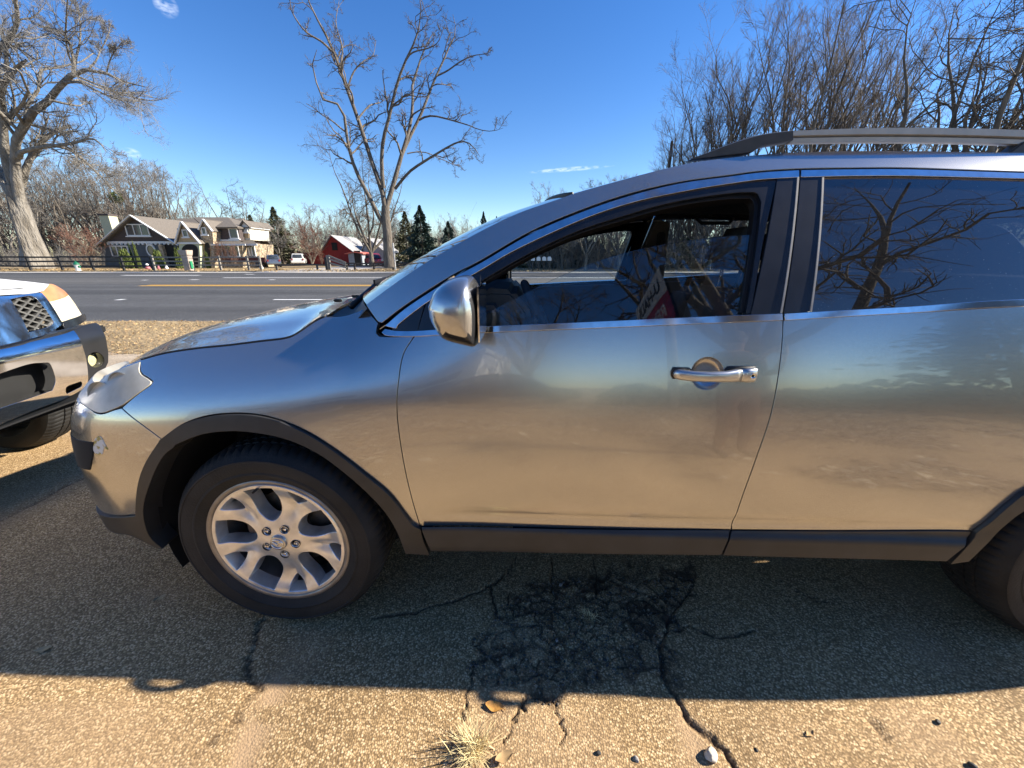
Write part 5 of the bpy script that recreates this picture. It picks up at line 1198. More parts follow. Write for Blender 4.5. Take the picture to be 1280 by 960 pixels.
up_lv = [dict(n=11, ratio=.36, ang=(18, 45), k=6, tmin=.34, up=.2, wander=.14, sides=4, rmin=.011), dict(n=11, ratio=.46, ang=(18, 52), k=5, tmin=.25, up=.14, wander=.18, sides=3, rmin=.006, Lmax=3.2), dict(n=6, ratio=.55, ang=(15, 48), k=3, up=.1, wander=.15, sides=3, rmin=.0042, Lmax=1.6)]
oak_lv = [dict(n=8, ratio=.45, ang=(30, 75), k=7, tmin=.25, up=.08, wander=.3, sides=5, rmin=.03), dict(n=10, ratio=.5, ang=(28, 72), k=6, up=.05, wander=.32, sides=3, rmin=.010, Lmax=3.8), dict(n=8, ratio=.52, ang=(25, 70), k=4, up=.03, wander=.34, sides=3, rmin=.006, Lmax=1.8)]
wd_lv = [dict(n=8, ratio=.42, ang=(22, 60), k=6, tmin=.2, up=.15, wander=.22, sides=4, rmin=.025), dict(n=10, ratio=.5, ang=(20, 60), k=4, up=.1, wander=.25, sides=3, rmin=.011, Lmax=3.4), dict(n=6, ratio=.55, ang=(20, 60), k=3, up=.05, wander=.2, sides=3, rmin=.0075, Lmax=1.8)]
elm = [fan_tree(s, 24, 10, .34, .27, 4.4, up_lv, M['bark_brown'], M['twig_brown']) for s in (31, 32)]
oak = [fan_tree(s, 21, 7, .42, .44, 3.5, oak_lv, M['bark_brown'], M['twig_dark']) for s in (41, 42)]
wood = [fan_tree(s, 15, n_, sp_, .26, bo, wd_lv, bk, tw) for s, n_, sp_, bo, bk, tw in ((51, 5, .34, 3.2, M['bark_grey'], M['twig_grey']), (52, 6, .42, 2.2, M['bark_grey'], M['twig_brown']), (53, 4, .24, 4.5, M['bark_brown'], M['twig_grey']))]
shrubby = fan_tree(61, 4.5, 9, .45, .07, .3, [dict(n=9, ratio=.5, ang=(15, 50), k=5, up=.15, wander=.2, sides=3, rmin=.012), dict(n=9, ratio=.5, ang=(15, 50), k=4, up=.1, wander=.2, sides=3, rmin=.008), dict(n=3, ratio=.5, ang=(15, 50), k=3, up=.1, wander=.2, sides=3, rmin=.006)], M['bark_brown'], M['red_twig'])
for i, (px, Y, k, sc, rz, lb) in enumerate(((806, 50, 1, .43, .2, 'smallest of the upright bare trees, beside the utility pole'), (864, 53, 1, .80, 5., 'bare tree close behind the mid sized upright tree above the windscreen end'), (1012, 52, 0, 1.12, 2.4, 'bare tree half hidden between the two tallest upright trees'), (842, 48, 0, .62, 3.1, 'second smallest of the upright bare trees, right of the utility pole'), (878, 46, 0, .86, 1., 'mid sized upright bare tree rising over the windscreen end of the roof'), (918, 44, 1, 1.02, 2., 'upright bare tree with fanned branches above the front foot of the roof rail'), (985, 41, 0, 1.0, .3, 'tall upright bare tree with fanned branches above the front of the roof rail'), (1045, 46, 1, 1.06, 4., 'tall upright bare tree with fanned branches just right of the rail joint'))):
    plant_tree('elm_tree', elm[k], Vector((at(px, 300, Y).x, Y, -.03)), rz, sc, lb, 'upright bare trees beyond the road')
for i, (px, Y, k, sc, rz, lb) in enumerate(((1130, 37, 0, .95, .5, 'bare spreading oak left of the darkest oak over the roof rail'), (1215, 33, 1, 1.0, 2.2, 'largest dark bare oak with heavy limbs over the rear roof rail'), (1330, 40, 0, 1.1, 3.7, 'bare oak leaning in from the right edge over the roof rail'))):
    plant_tree('oak_tree', oak[k], Vector((at(px, 300, Y).x, Y, -.03)), rz, sc, lb, 'bare oaks beyond the road')
# a few withered leaves that still hang on the big oak
r_ = np.random.default_rng(5); src = oak[1][2][:, -1]; pick = src[r_.choice(len(src), 1500)]; pick = pick[(pick[:, 2] < 10)]
c0 = pick + r_.normal(0, .25, pick.shape); n = len(c0); u = unit(r_.normal(0, 1, (n, 3))) * .13; v = unit(r_.normal(0, 1, (n, 3))) * .09
V = np.stack([c0 - u, c0 + v, c0 + u, c0 - v], 1).reshape(-1, 3); lm = mesh_np('withered_leaves', V, [np.arange(4 * n).reshape(-1, 4)], False, [M['oak_leaf']])
for o in list(bpy.data.objects):
    if o.get('label', '').startswith('largest dark'): obj('withered_leaves', lm, o)['kind'] = 'stuff'
# woodland: behind the house and along the far side of the road
WD = []
r_ = np.random.default_rng(8)
def grove(spots, label, group, name='woodland_tree'):
    for (px, Y, top) in spots:
        x = at(px, 300, Y).x; h = at(px, top, Y).z
        plant_tree(name, wood[r_.integers(0, 3)], Vector((x, Y, -.03)), r_.uniform(0, 6), h / 15.0, label, group)
grove([(px, Y_, t_) for px, Y_, t_ in ((772, 62, 228), (1100, 72, 70))], 'one of the tall bare trees in the row behind the front trees at the right', 'second row of bare trees at the right')
grove([(px + r_.uniform(-6, 6), r_.uniform(58, 85), r_.uniform(-14, 14) + np.interp(px, [-80, 60, 130, 200, 250, 330], [190, 215, 205, 215, 245, 255])) for px in np.arange(-80, 262, 9)], 'one of the grey bare woodland trees rising behind the dark gabled house', 'bare woodland behind the house')
grove([(px + r_.uniform(-5, 5), r_.uniform(66, 95), r_.uniform(-8, 8) + np.interp(px, [320, 420, 560, 640], [272, 262, 275, 285])) for px in np.arange(322, 660, 10)], 'one of the bare trees in the low woodland behind the red barn', 'bare woodland behind the barn')
grove([(px + r_.uniform(-8, 8), r_.uniform(40, 62), r_.uniform(-20, 20) + np.interp(px, [640, 720, 800, 900, 1300], [255, 245, 232, 225, 220])) for px in list(np.arange(690, 1000, 9)) + list(np.arange(1000, 1330, 20))], 'one of the crowded bare trees seen through the car windows across the road', 'woodland across the road')
for (px, Y, top, k, lb) in ((300, 70, 234, 1, 'round crowned bare tree rising behind the right end of the house'), (462, 52, 192, 1, 'broad pale bare tree behind the tall roadside tree'), (345, 62, 262, 0, 'bare grey tree beside the drive right of the house'), (700, 60, 220, 0, 'small bare tree peeping over the windscreen'), (574, 75, 270, 1, 'pinkish bare tree between the two dark spruces')):
    plant_tree('bare_tree', oak[0] if px in (300, 462) else wood[k], Vector((at(px, 300, Y).x, Y, -.03)), 1.3, at(px, top, Y).z / (20.5 if px in (300, 462) else 15.0), lb)
# --- conifers
def conifer(seed, h, rb, n, mat, loose=0., tip=1.):
    r_ = np.random.default_rng(seed); V, F = [], []
    t = r_.random(n) ** .8; z = h * (.05 + .95 * t); rad = rb * (1 - t) ** .85 * (1 + .25 * np.sin(z * 5 + seed)) + .04
    a = r_.uniform(0, 2 * math.pi, n); q = np.sqrt(r_.uniform(.12, 1, n)); rr = rad * q * (1 + loose * r_.normal(0, .3, n)); lob = 1 + .22 * np.sin(a * 5 + np.floor(z * 1.6) * 2.1)
    c = np.column_stack([np.cos(a) * rr * lob, np.sin(a) * rr * lob, z - .22 * rr])
    out = np.column_stack([np.cos(a), np.sin(a), r_.uniform(-.55, .35, n)]); out = unit(out); sd = unit(np.cross(out, r_.normal(0, 1, (n, 3)))); L = (.16 + .30 * (1 - t)) * r_.uniform(.6, 1.3, n) * h / 7; w = L * .30
    V = np.stack([c - out * L[:, None] * .5, c + sd * w[:, None], c + out * L[:, None] * .6, c - sd * w[:, None]], 1).reshape(-1, 3)
    cm = mesh_np('crown', V, [np.arange(4 * n).reshape(-1, 4)], False, [mat])
    P = np.array([[[0, 0, 0], [0, 0, h * .5], [0, 0, h * .97]]]); tm = tubes_mesh('trunk', [(P, np.array([[.16, .1, .02]]) * h / 7, 8)], M['bark_brown'])
    return tm, cm
spr = [conifer(3, 7, 2.0, 5200, M['needle']), conifer(4, 7, 2.3, 5200, M['needle'])]; ced = conifer(5, 7, 2.2, 3600, M['needle2'], .8)
for px, Y, top, wd, k, lb in ((527, 50, 256, 1.05, 0, 'taller dark blue spruce right of the roadside tree'), (561, 48, 276, 1.0, 1, 'shorter dark spruce right of the tall spruce'), (605, 60, 264, .62, 0, 'narrow spruce peeping over the bonnet line, left of the smaller one'), (621, 62, 270, .5, 1, 'smallest spruce top just left of the windscreen pillar')):
    h = at(px, top, Y).z; plant_tree('spruce_tree', spr[k], Vector((at(px, 300, Y).x, Y, -.03)), px, (h / 7 * wd, h / 7), lb)
for px, Y, top, lb in ((508, 54, 264, 'loose brownish cedar just right of the roadside trunk'), (348, 66, 258, 'brownish green cedar right of the house end'), (318, 70, 268, 'brownish cedar close behind the right end of the house')):
    h = at(px, top, Y).z; plant_tree('cedar_tree', ced, Vector((at(px, 300, Y).x, Y, -.03)), px, (h / 7 * .95, h / 7), lb)
# --- leafy shrubs
def leaf_cloud(seed, n, size, r3, leaf, mat, shell=.55, flat=False):
    r_ = np.random.default_rng(seed); d = unit(r_.normal(0, 1, (n, 3))); d[:, 2] = np.abs(d[:, 2]) if flat else d[:, 2]
    q = r_.uniform(shell, 1, n) ** .6; bmp = 1 + .12 * np.sin(d[:, 0] * 7 + seed) * np.cos(d[:, 1] * 6 + d[:, 2] * 5); c = d * q[:, None] * bmp[:, None] * np.array(r3)
    u = unit(r_.normal(0, 1, (n, 3))) * leaf; v = unit(r_.normal(0, 1, (n, 3))) * leaf * .6
    V = np.stack([c - u, c + v, c + u, c - v], 1).reshape(-1, 3); return mesh_np('foliage', V, [np.arange(4 * n).reshape(-1, 4)], False, [mat])
cloud = leaf_cloud(1, 2600, 1, (1, 1, 1), .09, M['box'], flat=True); cloud2 = leaf_cloud(2, 2600, 1, (1, 1, 1), .10, M['evergreen'], flat=True)
stemm = tubes_mesh('stem', [(np.array([[[0, 0, 0], [0, 0, .4], [0, 0, .8]]]), np.array([[.06, .05, .03]]), 6)], M['bark_brown'])
def shrub(px, base_y, top, w, Y, label, me=None, name='round_shrub'):
    x = at(px, 300, Y).x; h = at(px, top, Y).z; e = empty(name, (x, Y, -.03), px, label, 'shrub'); ww = w / 1005 * Y
    e.scale = (ww, ww, h); obj('foliage', me or cloud, e); obj('stem', stemm, e); return e
shrub(150, 330, 311, 14, 46, 'clipped yellow green shrub under the left window of the house')
shrub(191, 330, 312, 12, 46, 'clipped yellow green shrub below the oval window of the house')
shrub(217, 330, 310, 10, 46, 'round yellow green shrub in front of the porch arch')
shrub(165, 330, 303, 4.5, 46.5, 'slim pointed evergreen between the clipped shrubs', name='pointed_shrub')
shrub(159, 330, 304, 3.0, 46.6, 'slim dark evergreen left of the pointed yellow one', me=cloud2, name='pointed_shrub')
shrub(253, 330, 314, 5, 47, 'small green shrub at the foot of the stone gable')
for px, w, top, Y, lb in ((104, 1.15, 292, 48, 'rounded reddish bare shrub left of the house'), (272, .7, 307, 47, 'low reddish bare hedge plant before the stone gable'), (288, .55, 311, 47, 'low reddish bare hedge plant before the right window bay'), (398, .5, 315, 56, 'brown dried bush left of the red barn'), (385, .95, 286, 60, 'russet bare bush beside the drive')):
    h = at(px, top, Y).z; plant_tree('bare_shrub', shrubby, Vector((at(px, 300, Y).x, Y, -.03)), px, (h / 4.3 * w * 1.1, h / 4.3), lb, cat='shrub')
# undergrowth along the wood edge, one tangled mass
def tangle(name, n, x0, x1, y0, y1, hmax, mat, seed):
    r_ = np.random.default_rng(seed); b = np.column_stack([r_.uniform(x0, x1, n), r_.uniform(y0, y1, n), np.full(n, -.03)]); k = 5
    d = unit(np.column_stack([r_.normal(0, .5, n), r_.normal(0, .5, n), np.ones(n)])); L = hmax * r_.uniform(.3, 1, n); P = np.empty((n, k, 3)); P[:, 0] = b
    for s in range(1, k): P[:, s] = P[:, s - 1] + d * (L / (k - 1))[:, None]; d = unit(d + r_.normal(0, .22, (n, 3)))
    Rr = (.008 + .006 * L / hmax)[:, None] * np.linspace(1.6, .7, k)[None]
    c1, R1 = sprout(r_, P, Rr, 5, .5, (20, 65), 3, up=.1); R1 = np.maximum(R1, .009)
    me = tubes_mesh(name, [(P, Rr, 3), (c1, R1, 3)], mat); return tag(obj(name, me), 'tangled bare undergrowth at the wood edge across the road', kind='stuff')
tangle('undergrowth', 2600, 2, 36, 43, 56, 5.0, M['twig_grey'], 3); tangle('undergrowth', 4200, -130, 20, 70, 110, 9, M['twig_brown'], 4); tangle('undergrowth', 700, -85, -50, 48, 70, 4, M['twig_grey'], 6)
for i, (x, Y, w, h) in enumerate(((4, 50, 3, 2.6), (9.5, 52, 3.4, 3.2), (15, 51, 3, 2.4), (21, 50, 4, 3.4), (27, 52, 4, 3), (-9, 58, 2.4, 2.6), (-12.5, 60, 2.6, 3.2))):
    e = empty('evergreen_shrub', (x, Y, -.03), i, 'one of the dull green shrubs deep in the wood across the road', 'shrub', 'green shrubs in the wood'); e.scale = (w, w, h); obj('foliage', cloud2, e); obj('stem', stemm, e)
# ------------------------------------------------------------------ white pickup facing the silver car, only its front corner in the frame
CAR_SAVE = (CAR_O, cphi, sphi)
TRO = Vector((-2.74, 1.78, 0)); CAR_O = TRO; cphi, sphi = math.cos(R(90)), math.sin(R(90))
TRUCK = empty('pickup_truck', TRO, R(90), 'white pickup truck nose at the left edge with chrome bumper and hazy amber topped headlight', 'truck')
def f_bumper(x, z):
    x = np.asarray(x, float); z = np.asarray(z, float)
    y = .03 + .08 * (np.abs(x) / 1.06) ** 3 + .16 * np.clip((np.abs(x) - .84) / .24, 0, 3) ** 2.2
    return y + .9 * np.maximum(0, z - .80) ** 2 * 6 + 1.2 * np.maximum(0, .60 - z) ** 2
def f_nose(x, z):
    x = np.asarray(x, float); z = np.asarray(z, float)
    y = .12 + .10 * (np.abs(x) / 1.0) ** 3 + .13 * np.clip((np.abs(x) - .66) / .38, 0, 3) ** 2
    return y + .22 * (z - .9) + 1.6 * np.maximum(0, z - 1.08) ** 2
def tpanel(name, segs, f, mat, mirror=True, **k):
    k.setdefault('step', .025)
    o = panel(name, segs, f, mat, parent=TRUCK, both=False, **k)
    if mirror:
        me = o.data.copy(); co = np.empty(len(me.vertices) * 3, np.float32); me.vertices.foreach_get('co', co); co = co.reshape(-1, 3); co[:, 0] *= -1
        me.vertices.foreach_set('co', co.ravel()); me.flip_normals(); me.normals_split_custom_set_from_vertices([v.normal for v in me.vertices]); obj(name, me, TRUCK)
    return o
x_in = .02
def Lx(px, py, f):
    h = hit(px, py, f); return h
tpanel('headlight', [[(58, 356), (66, 356), (80, 364), (92, 377), (102, 393)], [(102, 393), (90, 398), (77.5, 402)], [(77.5, 402), (67.5, 385), (50.5, 366)], [(50.5, 366), (58, 356)]], f_nose, M['lamp_lens'], flange=.05)
M['amber'] = pm('amber_lens', (.48, .20, .075), .25, var=.2, vscale=12, coat=.6)
tpanel('turn_signal', [[(57.5, 355.5), (66, 355.5), (80, 363.5), (85, 369)], [(85, 369), (74, 374), (61, 377)], [(61, 377), (50.5, 365.5)], [(50.5, 365.5), (57.5, 355.5)]], f_nose, M['amber'], off=-.003, flange=.02)
tpanel('lamp_trim', [[(78, 402.5), (102, 393.5), (106, 393), (107.5, 399)], [(107.5, 399), (95, 407), (80, 411)], [(80, 411), (78, 402.5)]], f_nose, M['gloss_black'], off=-.004, flange=.05)
hole = [[(10, 374), (24, 371), (37, 370), (45, 374.5)], [(45, 374.5), (56, 388), (65.5, 402)], [(65.5, 402), (62, 407), (48, 412), (33, 415.5)], [(33, 415.5), (27, 402), (21, 390), (10, 374)]]
yy = [hit(1, 368, f_nose), hit(1, 429, f_nose)]
tpanel('grille_surround', [[('L', .02, yy[0][2] + .01), (5, 370), (31, 367), (50, 366)], [(50, 366), (62, 381), (76.5, 404.5)], [(76.5, 404.5), (60, 415), (31, 424.5), ('L', .02, yy[1][2] - .02)], [('L', .02, yy[1][2] - .02), ('L', .02, yy[0][2] + .01)]], f_nose, M['chrome'], off=-.012, flange=.05, holes=[hole])
# grille net behind the opening: slanted bars, each a piece
hp = outline(hole, f_nose, .02); lo, hi = hp.min(0), hp.max(0)
M['grille_grey'] = pm('grille_grey', (.10, .098, .092), .5, .3, var=.2, vscale=20)
bk = MB(); bk.box(((lo[0] + hi[0]) / 2, float(f_nose(lo[0], .95)) + .16, (lo[1] + hi[1]) / 2), (hi[0] - lo[0] + .1, .01, hi[1] - lo[1] + .08)); gback = bk.build('grille_back', M['dark'], TRUCK)
gn = empty('grille_net'); gn.parent = TRUCK; tot = 0
for dirn, pitch in ((1, .042), (-1, .042)):
    for c in np.arange(-1.5, 2.5, pitch):
        seg = [(x, c + dirn * .62 * (x - lo[0])) for x in np.linspace(lo[0], hi[0], 60)]
        seg = np.array(seg); seg = seg[(seg[:, 1] > lo[1] - .01) & (seg[:, 1] < hi[1] + .01)]
        if len(seg) < 2: continue
        k = inside(hp, seg); seg = seg[k]
        if len(seg) < 3: continue
        a, b = seg[0], seg[-1]; m = MB()
        m.beam((a[0], float(f_nose(a[0], a[1])) + .022, a[1]), (b[0], float(f_nose(b[0], b[1])) + .022, b[1]), .009, .03, up=(0, 1, 0)); m.build('grille_bar', M['grille_grey'], gn)
# bumper: chrome face with openings, black end cap with fog lamp
low = [[('L', .03, .60), (29, 457), (55, 453)], [(55, 453), (63, 455), (69.5, 474), (66, 488)], [(66, 488), (36, 498.5), ('L', .03, .50)], [('L', .03, .50), ('L', .03, .60)]]
hL = [hit(1, 466, f_bumper), hit(1, 510, f_bumper)]
low[0][0] = ('L', .03, hL[0][2] - .03); low[2][2] = ('L', .03, hL[1][2] - .01); low[3] = [low[2][2], low[0][0]]
slot = [[(82, 490), (84, 483), (101, 476.5)], [(101, 476.5), (103, 479), (102, 483.5)], [(102, 483.5), (84, 492.5)], [(84, 492.5), (82, 490)]]
bt, bb = hit(1, 438, f_bumper), hit(1, 526, f_bumper)
tpanel('chrome_bumper', [[('L', .0, bt[2] + .0), (20, 433), (39, 427.5), (78, 418), (92, 413)], [(92, 413), (101, 427), (108, 450), (110, 476), (105, 485.5)], [(105, 485.5), (80, 499), (40, 514), ('L', .0, bb[2] - .04)], [('L', .0, bb[2] - .04), ('L', .0, bt[2])]], f_bumper, M['chrome'], flange=.06, holes=[low, slot], step=.02)
M['bumper_grey'] = pm('bumper_dark_grey', (.016, .017, .019), .3, var=.15, vscale=9, bump=.08, bscale=500)
fogc = hit(120.5, 450, f_bumper)
fog = [circ(fogc[0], fogc[2], .052, 0, 360, 21)]
tpanel('bumper_end', [[(92.5, 412.5), (108, 406), (122, 404), (129, 414)], [(129, 414), (134, 428), (136, 440), (136, 453)], [(136, 453), (131, 463), (125, 471), (106, 485)], [(106, 485), (110.5, 476), (108.5, 450), (101.5, 427), (92.5, 412.5)]], f_bumper, M['bumper_grey'], flange=.2, holes=[fog], step=.018, off=.004)
fy = float(f_bumper(fogc[0], fogc[2]))
b = MB(); Mx = Matrix.Translation((fogc[0], fy + .004, fogc[2])) @ Matrix.Rotation(R(-90), 4, 'X')
b.lathe([(.053, -.002), (.049, .015), (.046, .06)], 28, Mx); fo = b.build('fog_lamp', M['gloss_black'], TRUCK, smooth=True)
b = MB(); b.lathe([(.046, .045), (.03, .036), (0, .033)], 24, Mx); M['fog_lens'] = pm('yellowed_lens', (.50, .47, .26), .2, var=.2, vscale=30, coat=.6); b.build('lens', M['fog_lens'], fo, smooth=True)
b = MB(); b.box((0, .17, .62), (1.5, .02, .42)); b.build('lower_grille_back', M['dark'], TRUCK)
for z in (.545,):
    b = MB(); b.box((.21, .11, z), (.40, .06, .010)); b.build('lower_slat', M['bumper_grey'], TRUCK, bevel=.003)
b = MB(); b.prism([(.02, .06, .455), (.66, .06, .48), (.66, .2, .50), (.02, .2, .47)], (0, 0, -.01)); b.build('air_dam', M['bumper_grey'], TRUCK)
# filler between bumper and grille
b = MB(); b.box((0, .30, .86), (1.9, .30, .05)); b.build('bumper_filler', M['bumper_grey'], TRUCK, bevel=.01)
# hood, wings, cab, bed
edge = [hit(a, c, f_nose) for a, c in [(2, 369), (31, 367.5), (50, 365)]] + [hit(58.5, 355.5, f_nose)]
e1 = np.array(edge); ex = np.r_[0, e1[:, 0]]; ez = np.r_[e1[0, 2] + .002, e1[:, 2] + .002]
xsn = np.linspace(-1, 1, 41) * ex[-1]; rows = []
for t in (0, .01, .04, .1, .2, .35, .55, .8, 1):
    row = []
    for x in xsn:
        z0 = np.interp(abs(x), ex, ez); y0 = float(f_nose(x, z0)) - .018
        row.append((x, y0 + t * 1.35, z0 + .15 * (1 - (1 - t) ** 2.0) * (1 - .45 * (abs(x) / ex[-1]) ** 6)))
    rows.append(row)
grid_mesh('hood', rows, M['white_paint'], TRUCK, flip=True)
for s in (-1, 1):
    zt = ez[-1]
    prof = [(.55, .62), (.55, .95), (.50, zt - .02), (.55, zt + .0)]
    b = MB(); xa = s * (ex[-1] - .005); xo = s * .935
    y0 = float(f_nose(ex[-1], zt))
    b.add([(xa, y0 + .02, zt - .006), (xa, 1.8, zt + .04), (xo, 1.8, zt - .06), (xo, .62, zt - .1), (xo, .62, .95), (xo, 1.8, .55), (xo, 1.52, .55), (xo, 1.45, .85), (xo, 1.1, .98), (xo, .75, .85), (xo, .66, .55)], [(0, 1, 2, 3), (3, 2, 5, 6, 7, 8, 9, 4), (4, 9, 10)]); b.build('wing', M['white_paint'], TRUCK)
    b = MB(); b.box((s * .90, 3.4, .80), (.06, 3.2, .6)); b.build('cab_side', M['white_paint'], TRUCK, bevel=.02)
b = MB(); b.prism([(-.95, 1.75, 1.15), (-.95, 2.6, 1.82), (-.95, 4.3, 1.85), (-.95, 4.75, 1.2)], (1.9, 0, 0)); b.build('cab', M['white_paint'], TRUCK, bevel=.05)
b = MB(); b.prism([(-.85, 1.85, 1.26), (-.78, 2.5, 1.77), (.78, 2.5, 1.77), (.85, 1.85, 1.26)], (0, -.02, .012)); b.build('windscreen', M['glass_dark'], TRUCK)
b = MB(); b.box((0, 5.4, .82), (1.86, 1.6, .55)); b.build('cargo_bed', M['white_paint'], TRUCK, bevel=.03)
b = MB(); b.box((0, 3.0, .5), (1.5, 4.6, .2)); b.box((0, 1.2, .75), (1.3, 1.6, .3)); b.build('chassis', M['dark'], TRUCK)
for (x, y) in ((.85, .90), (-.85, .90), (.85, 4.9), (-.85, 4.9)):
    w = obj('wheel', rim_me, TRUCK); s = 1 if x > 0 else -1
    w.matrix_local = Matrix.Translation((x + s * .12, y, .372 * 1.05)) @ Matrix.Rotation(R(90 if x > 0 else -90), 4, 'Z') @ Matrix.Scale(1.05, 4)
    for me in (tyre_me, barrel, backm): obj(me.name.split('.')[0], me, w)
CAR_O, cphi, sphi = CAR_SAVE
# ------------------------------------------------------------------ fences
M['fence_black'] = pm('black_fence_paint', (.016, .016, .018), .7, var=.3, vscale=6)
M['fence_grey'] = pm('weathered_grey_wood', (.22, .20, .175), .9, var=.25, vscale=5, stretch=(1, 8, 8))
M['fence_dark'] = pm('weathered_dark_wood', (.07, .062, .055), .9, var=.3, vscale=5)
def fence(name, label, pts, rails, Y, mat, hpost=1.42, rail_h=.15, skip=()):
    """pts: pixel columns of the posts; rails: pixel rows"""
    e = empty(name, (at(pts[0], 330, Y).x, Y, 0), 0, label, 'fence'); o = e.location
    X = [at(p, 330, Y).x for p in pts]
    for x in X:
        b = MB(); b.box((x - o.x, 0, hpost / 2 - .04), (.17, .15, hpost)); b.build('post', mat, e)
    zs = [at(400, r_, Y).z for r_ in rails]
    for x0, x1 in zip(X[:-1], X[1:]):
        for z in zs:
            b = MB(); b.beam((x0 - o.x, -.09, z + random.uniform(-.03, .03)), (x1 - o.x, -.09, z + random.uniform(-.03, .03)), rail_h, .05, up=(0, 1, 0)); b.build('rail', mat, e)
    return e
fence('board_fence', 'black three rail board fence along the lawn at the left', [-122, -82, -43, -4, 36, 76, 115, 153, 190], [321.2, 326.8, 332.6], 40, M['fence_black'], 1.38)
fence('rail_fence', 'weathered grey three rail fence before the house, right of the black fence', [192, 235, 275, 310, 325.5], [321.6, 326.6, 331.4], 40, M['fence_grey'], 1.42, .13)
fence('log_barrier', 'low single dark rail across the drive before the red barn', [345, 396, 409], [331.3], 41, M['fence_dark'], .55, .16)
gx = at(411, 330, 41).x
e = empty('sloping_fence', (gx, 41, 0), 0, 'grey fence panel with rails sloping down to the right of the drive', 'fence')
b = MB(); b.box((0, 0, .7), (.3, .25, 1.45)); b.build('post', M['fence_grey'], e)
for (ya, yb) in ((319.5, 328.5), (323.5, 331), (328.5, 334.5)):
    b = MB(); b.beam((.1, -.1, at(413, ya, 41).z), (at(433, 330, 41).x - gx, -.1, at(433, yb, 41).z), .17, .06, up=(0, 1, 0)); b.build('rail', M['fence_grey'], e)
fence('low_fence', 'low dark rail fence along the far verge below the tall roadside tree', [433, 443, 467, 491, 515, 540, 565, 592, 620], [329.2, 332.0], 41.5, M['fence_dark'], .62, .14)
b = MB(); b.box((at(408, 330, 40.6).x, 40.6, .6), (.22, .2, 1.25)); tag(b.build('gate_post', M['fence_black'], None), 'short black post beside the grey sloping fence', 'post')
# stone gate pillar with green sign on its side
M['pillar_stone'] = pm('pillar_stone', (.33, .27, .22), .9, vscale=5, var=.1, col2=(.46, .38, .32), bump=.5, bscale=20)
M['green_plastic'] = pm('green_plastic', (.02, .22, .10), .5, var=.15)
g = at(237, 336, 39.5); e = empty('gate_pillar', (g.x, 39.5, -.02), 0, 'stone gate pillar with a flared cap in the grey fence', 'pillar')
for k in range(5): b = MB(); b.box((0, 0, .14 + k * .28), (.62, .62, .27)); b.build('stone_course', M['pillar_stone'], e, bevel=.02)
b = MB(); b.box((0, 0, 1.66), (.72, .72, .5), taper=1.22); b.build('cap', M['pillar_stone'], e, bevel=.03)
b = MB(); b.box((.38, -.1, .55), (.1, .3, .7)); b.build('green_box', M['green_plastic'], e, bevel=.02)
# hydrant
g = gp(97, 338.5); g = Vector((at(97, 335, 38.5).x, 38.5, -.02)); M['white_gloss'] = pm('white_gloss', (.78, .77, .74), .4, var=.05)
e = empty('fire_hydrant', g, 0, 'white hydrant with green bonnet on the far verge before the black fence', 'hydrant')
b = MB(); b.lathe([(.24, 0), (.24, .06), (.17, .08), (.17, .5), (.21, .52), (.21, .57)], 18); b.build('barrel', M['white_gloss'], e, angle=30)
b = MB(); b.lathe([(.22, .57), (.22, .62), (.17, .74), (.09, .83), (.05, .85), (.05, .92), (0, .92)], 18); b.build('bonnet', M['green_plastic'], e, angle=40)
for s in (-1, 1): b = MB(); b.lathe([(.09, 0), (.09, .12), (.06, .15), (0, .15)], 12, Matrix.Translation((s * .14, 0, .40)) @ Matrix.Rotation(R(90 * s), 4, 'Y')); b.build('outlet', M['green_plastic'], e)
# ------------------------------------------------------------------ the dark gabled house
M['siding'] = pm('blue_grey_siding', (.085, .10, .115), .8, var=.15, vscale=2)
M['shingle_wall'] = pm('brown_shingle', (.075, .058, .055), .85, var=.25, vscale=9)
M['roof_shingle'] = pm('tan_roof_shingle', (.14, .12, .10), .9, var=.18, vscale=7, bump=.3, bscale=30)
M['white_trim'] = pm('white_trim', (.74, .73, .70), .6, var=.05)
M['cream'] = pm('cream_green_wall', (.50, .53, .36), .85, var=.08)
M['stone_wall'] = pm('fieldstone', (.22, .16, .10), .9, vscale=6, var=.1, col2=(.60, .48, .33), bump=.8, bscale=9, detail=2)
M['house_glass'] = pm('house_glass', (.05, .06, .07), .08, var=.3, vscale=1.5)
M['opening'] = pm('dark_opening', (.02, .018, .016), .9, var=.2)
M['pale_siding'] = pm('pale_siding', (.62, .58, .48), .8, var=.06)
M['tan_panel'] = pm('tan_panel', (.50, .36, .2), .8, var=.1)
HB = Vector((at(176, 335, 50).x, 50, -.03)); HOUSE = empty('gabled_house', HB, 0, 'dark shingled house with gables, stone entrance and white trim behind the fence', 'house')
def hl(px, py, Y): p = at(px, py, Y) - HB; return p
def wall(name, mat, pts, Y, depth=.2):
    b = MB(); b.prism([hl(a, c, Y) for a, c in pts], (0, depth, 0)); return b.build(name, mat, HOUSE)
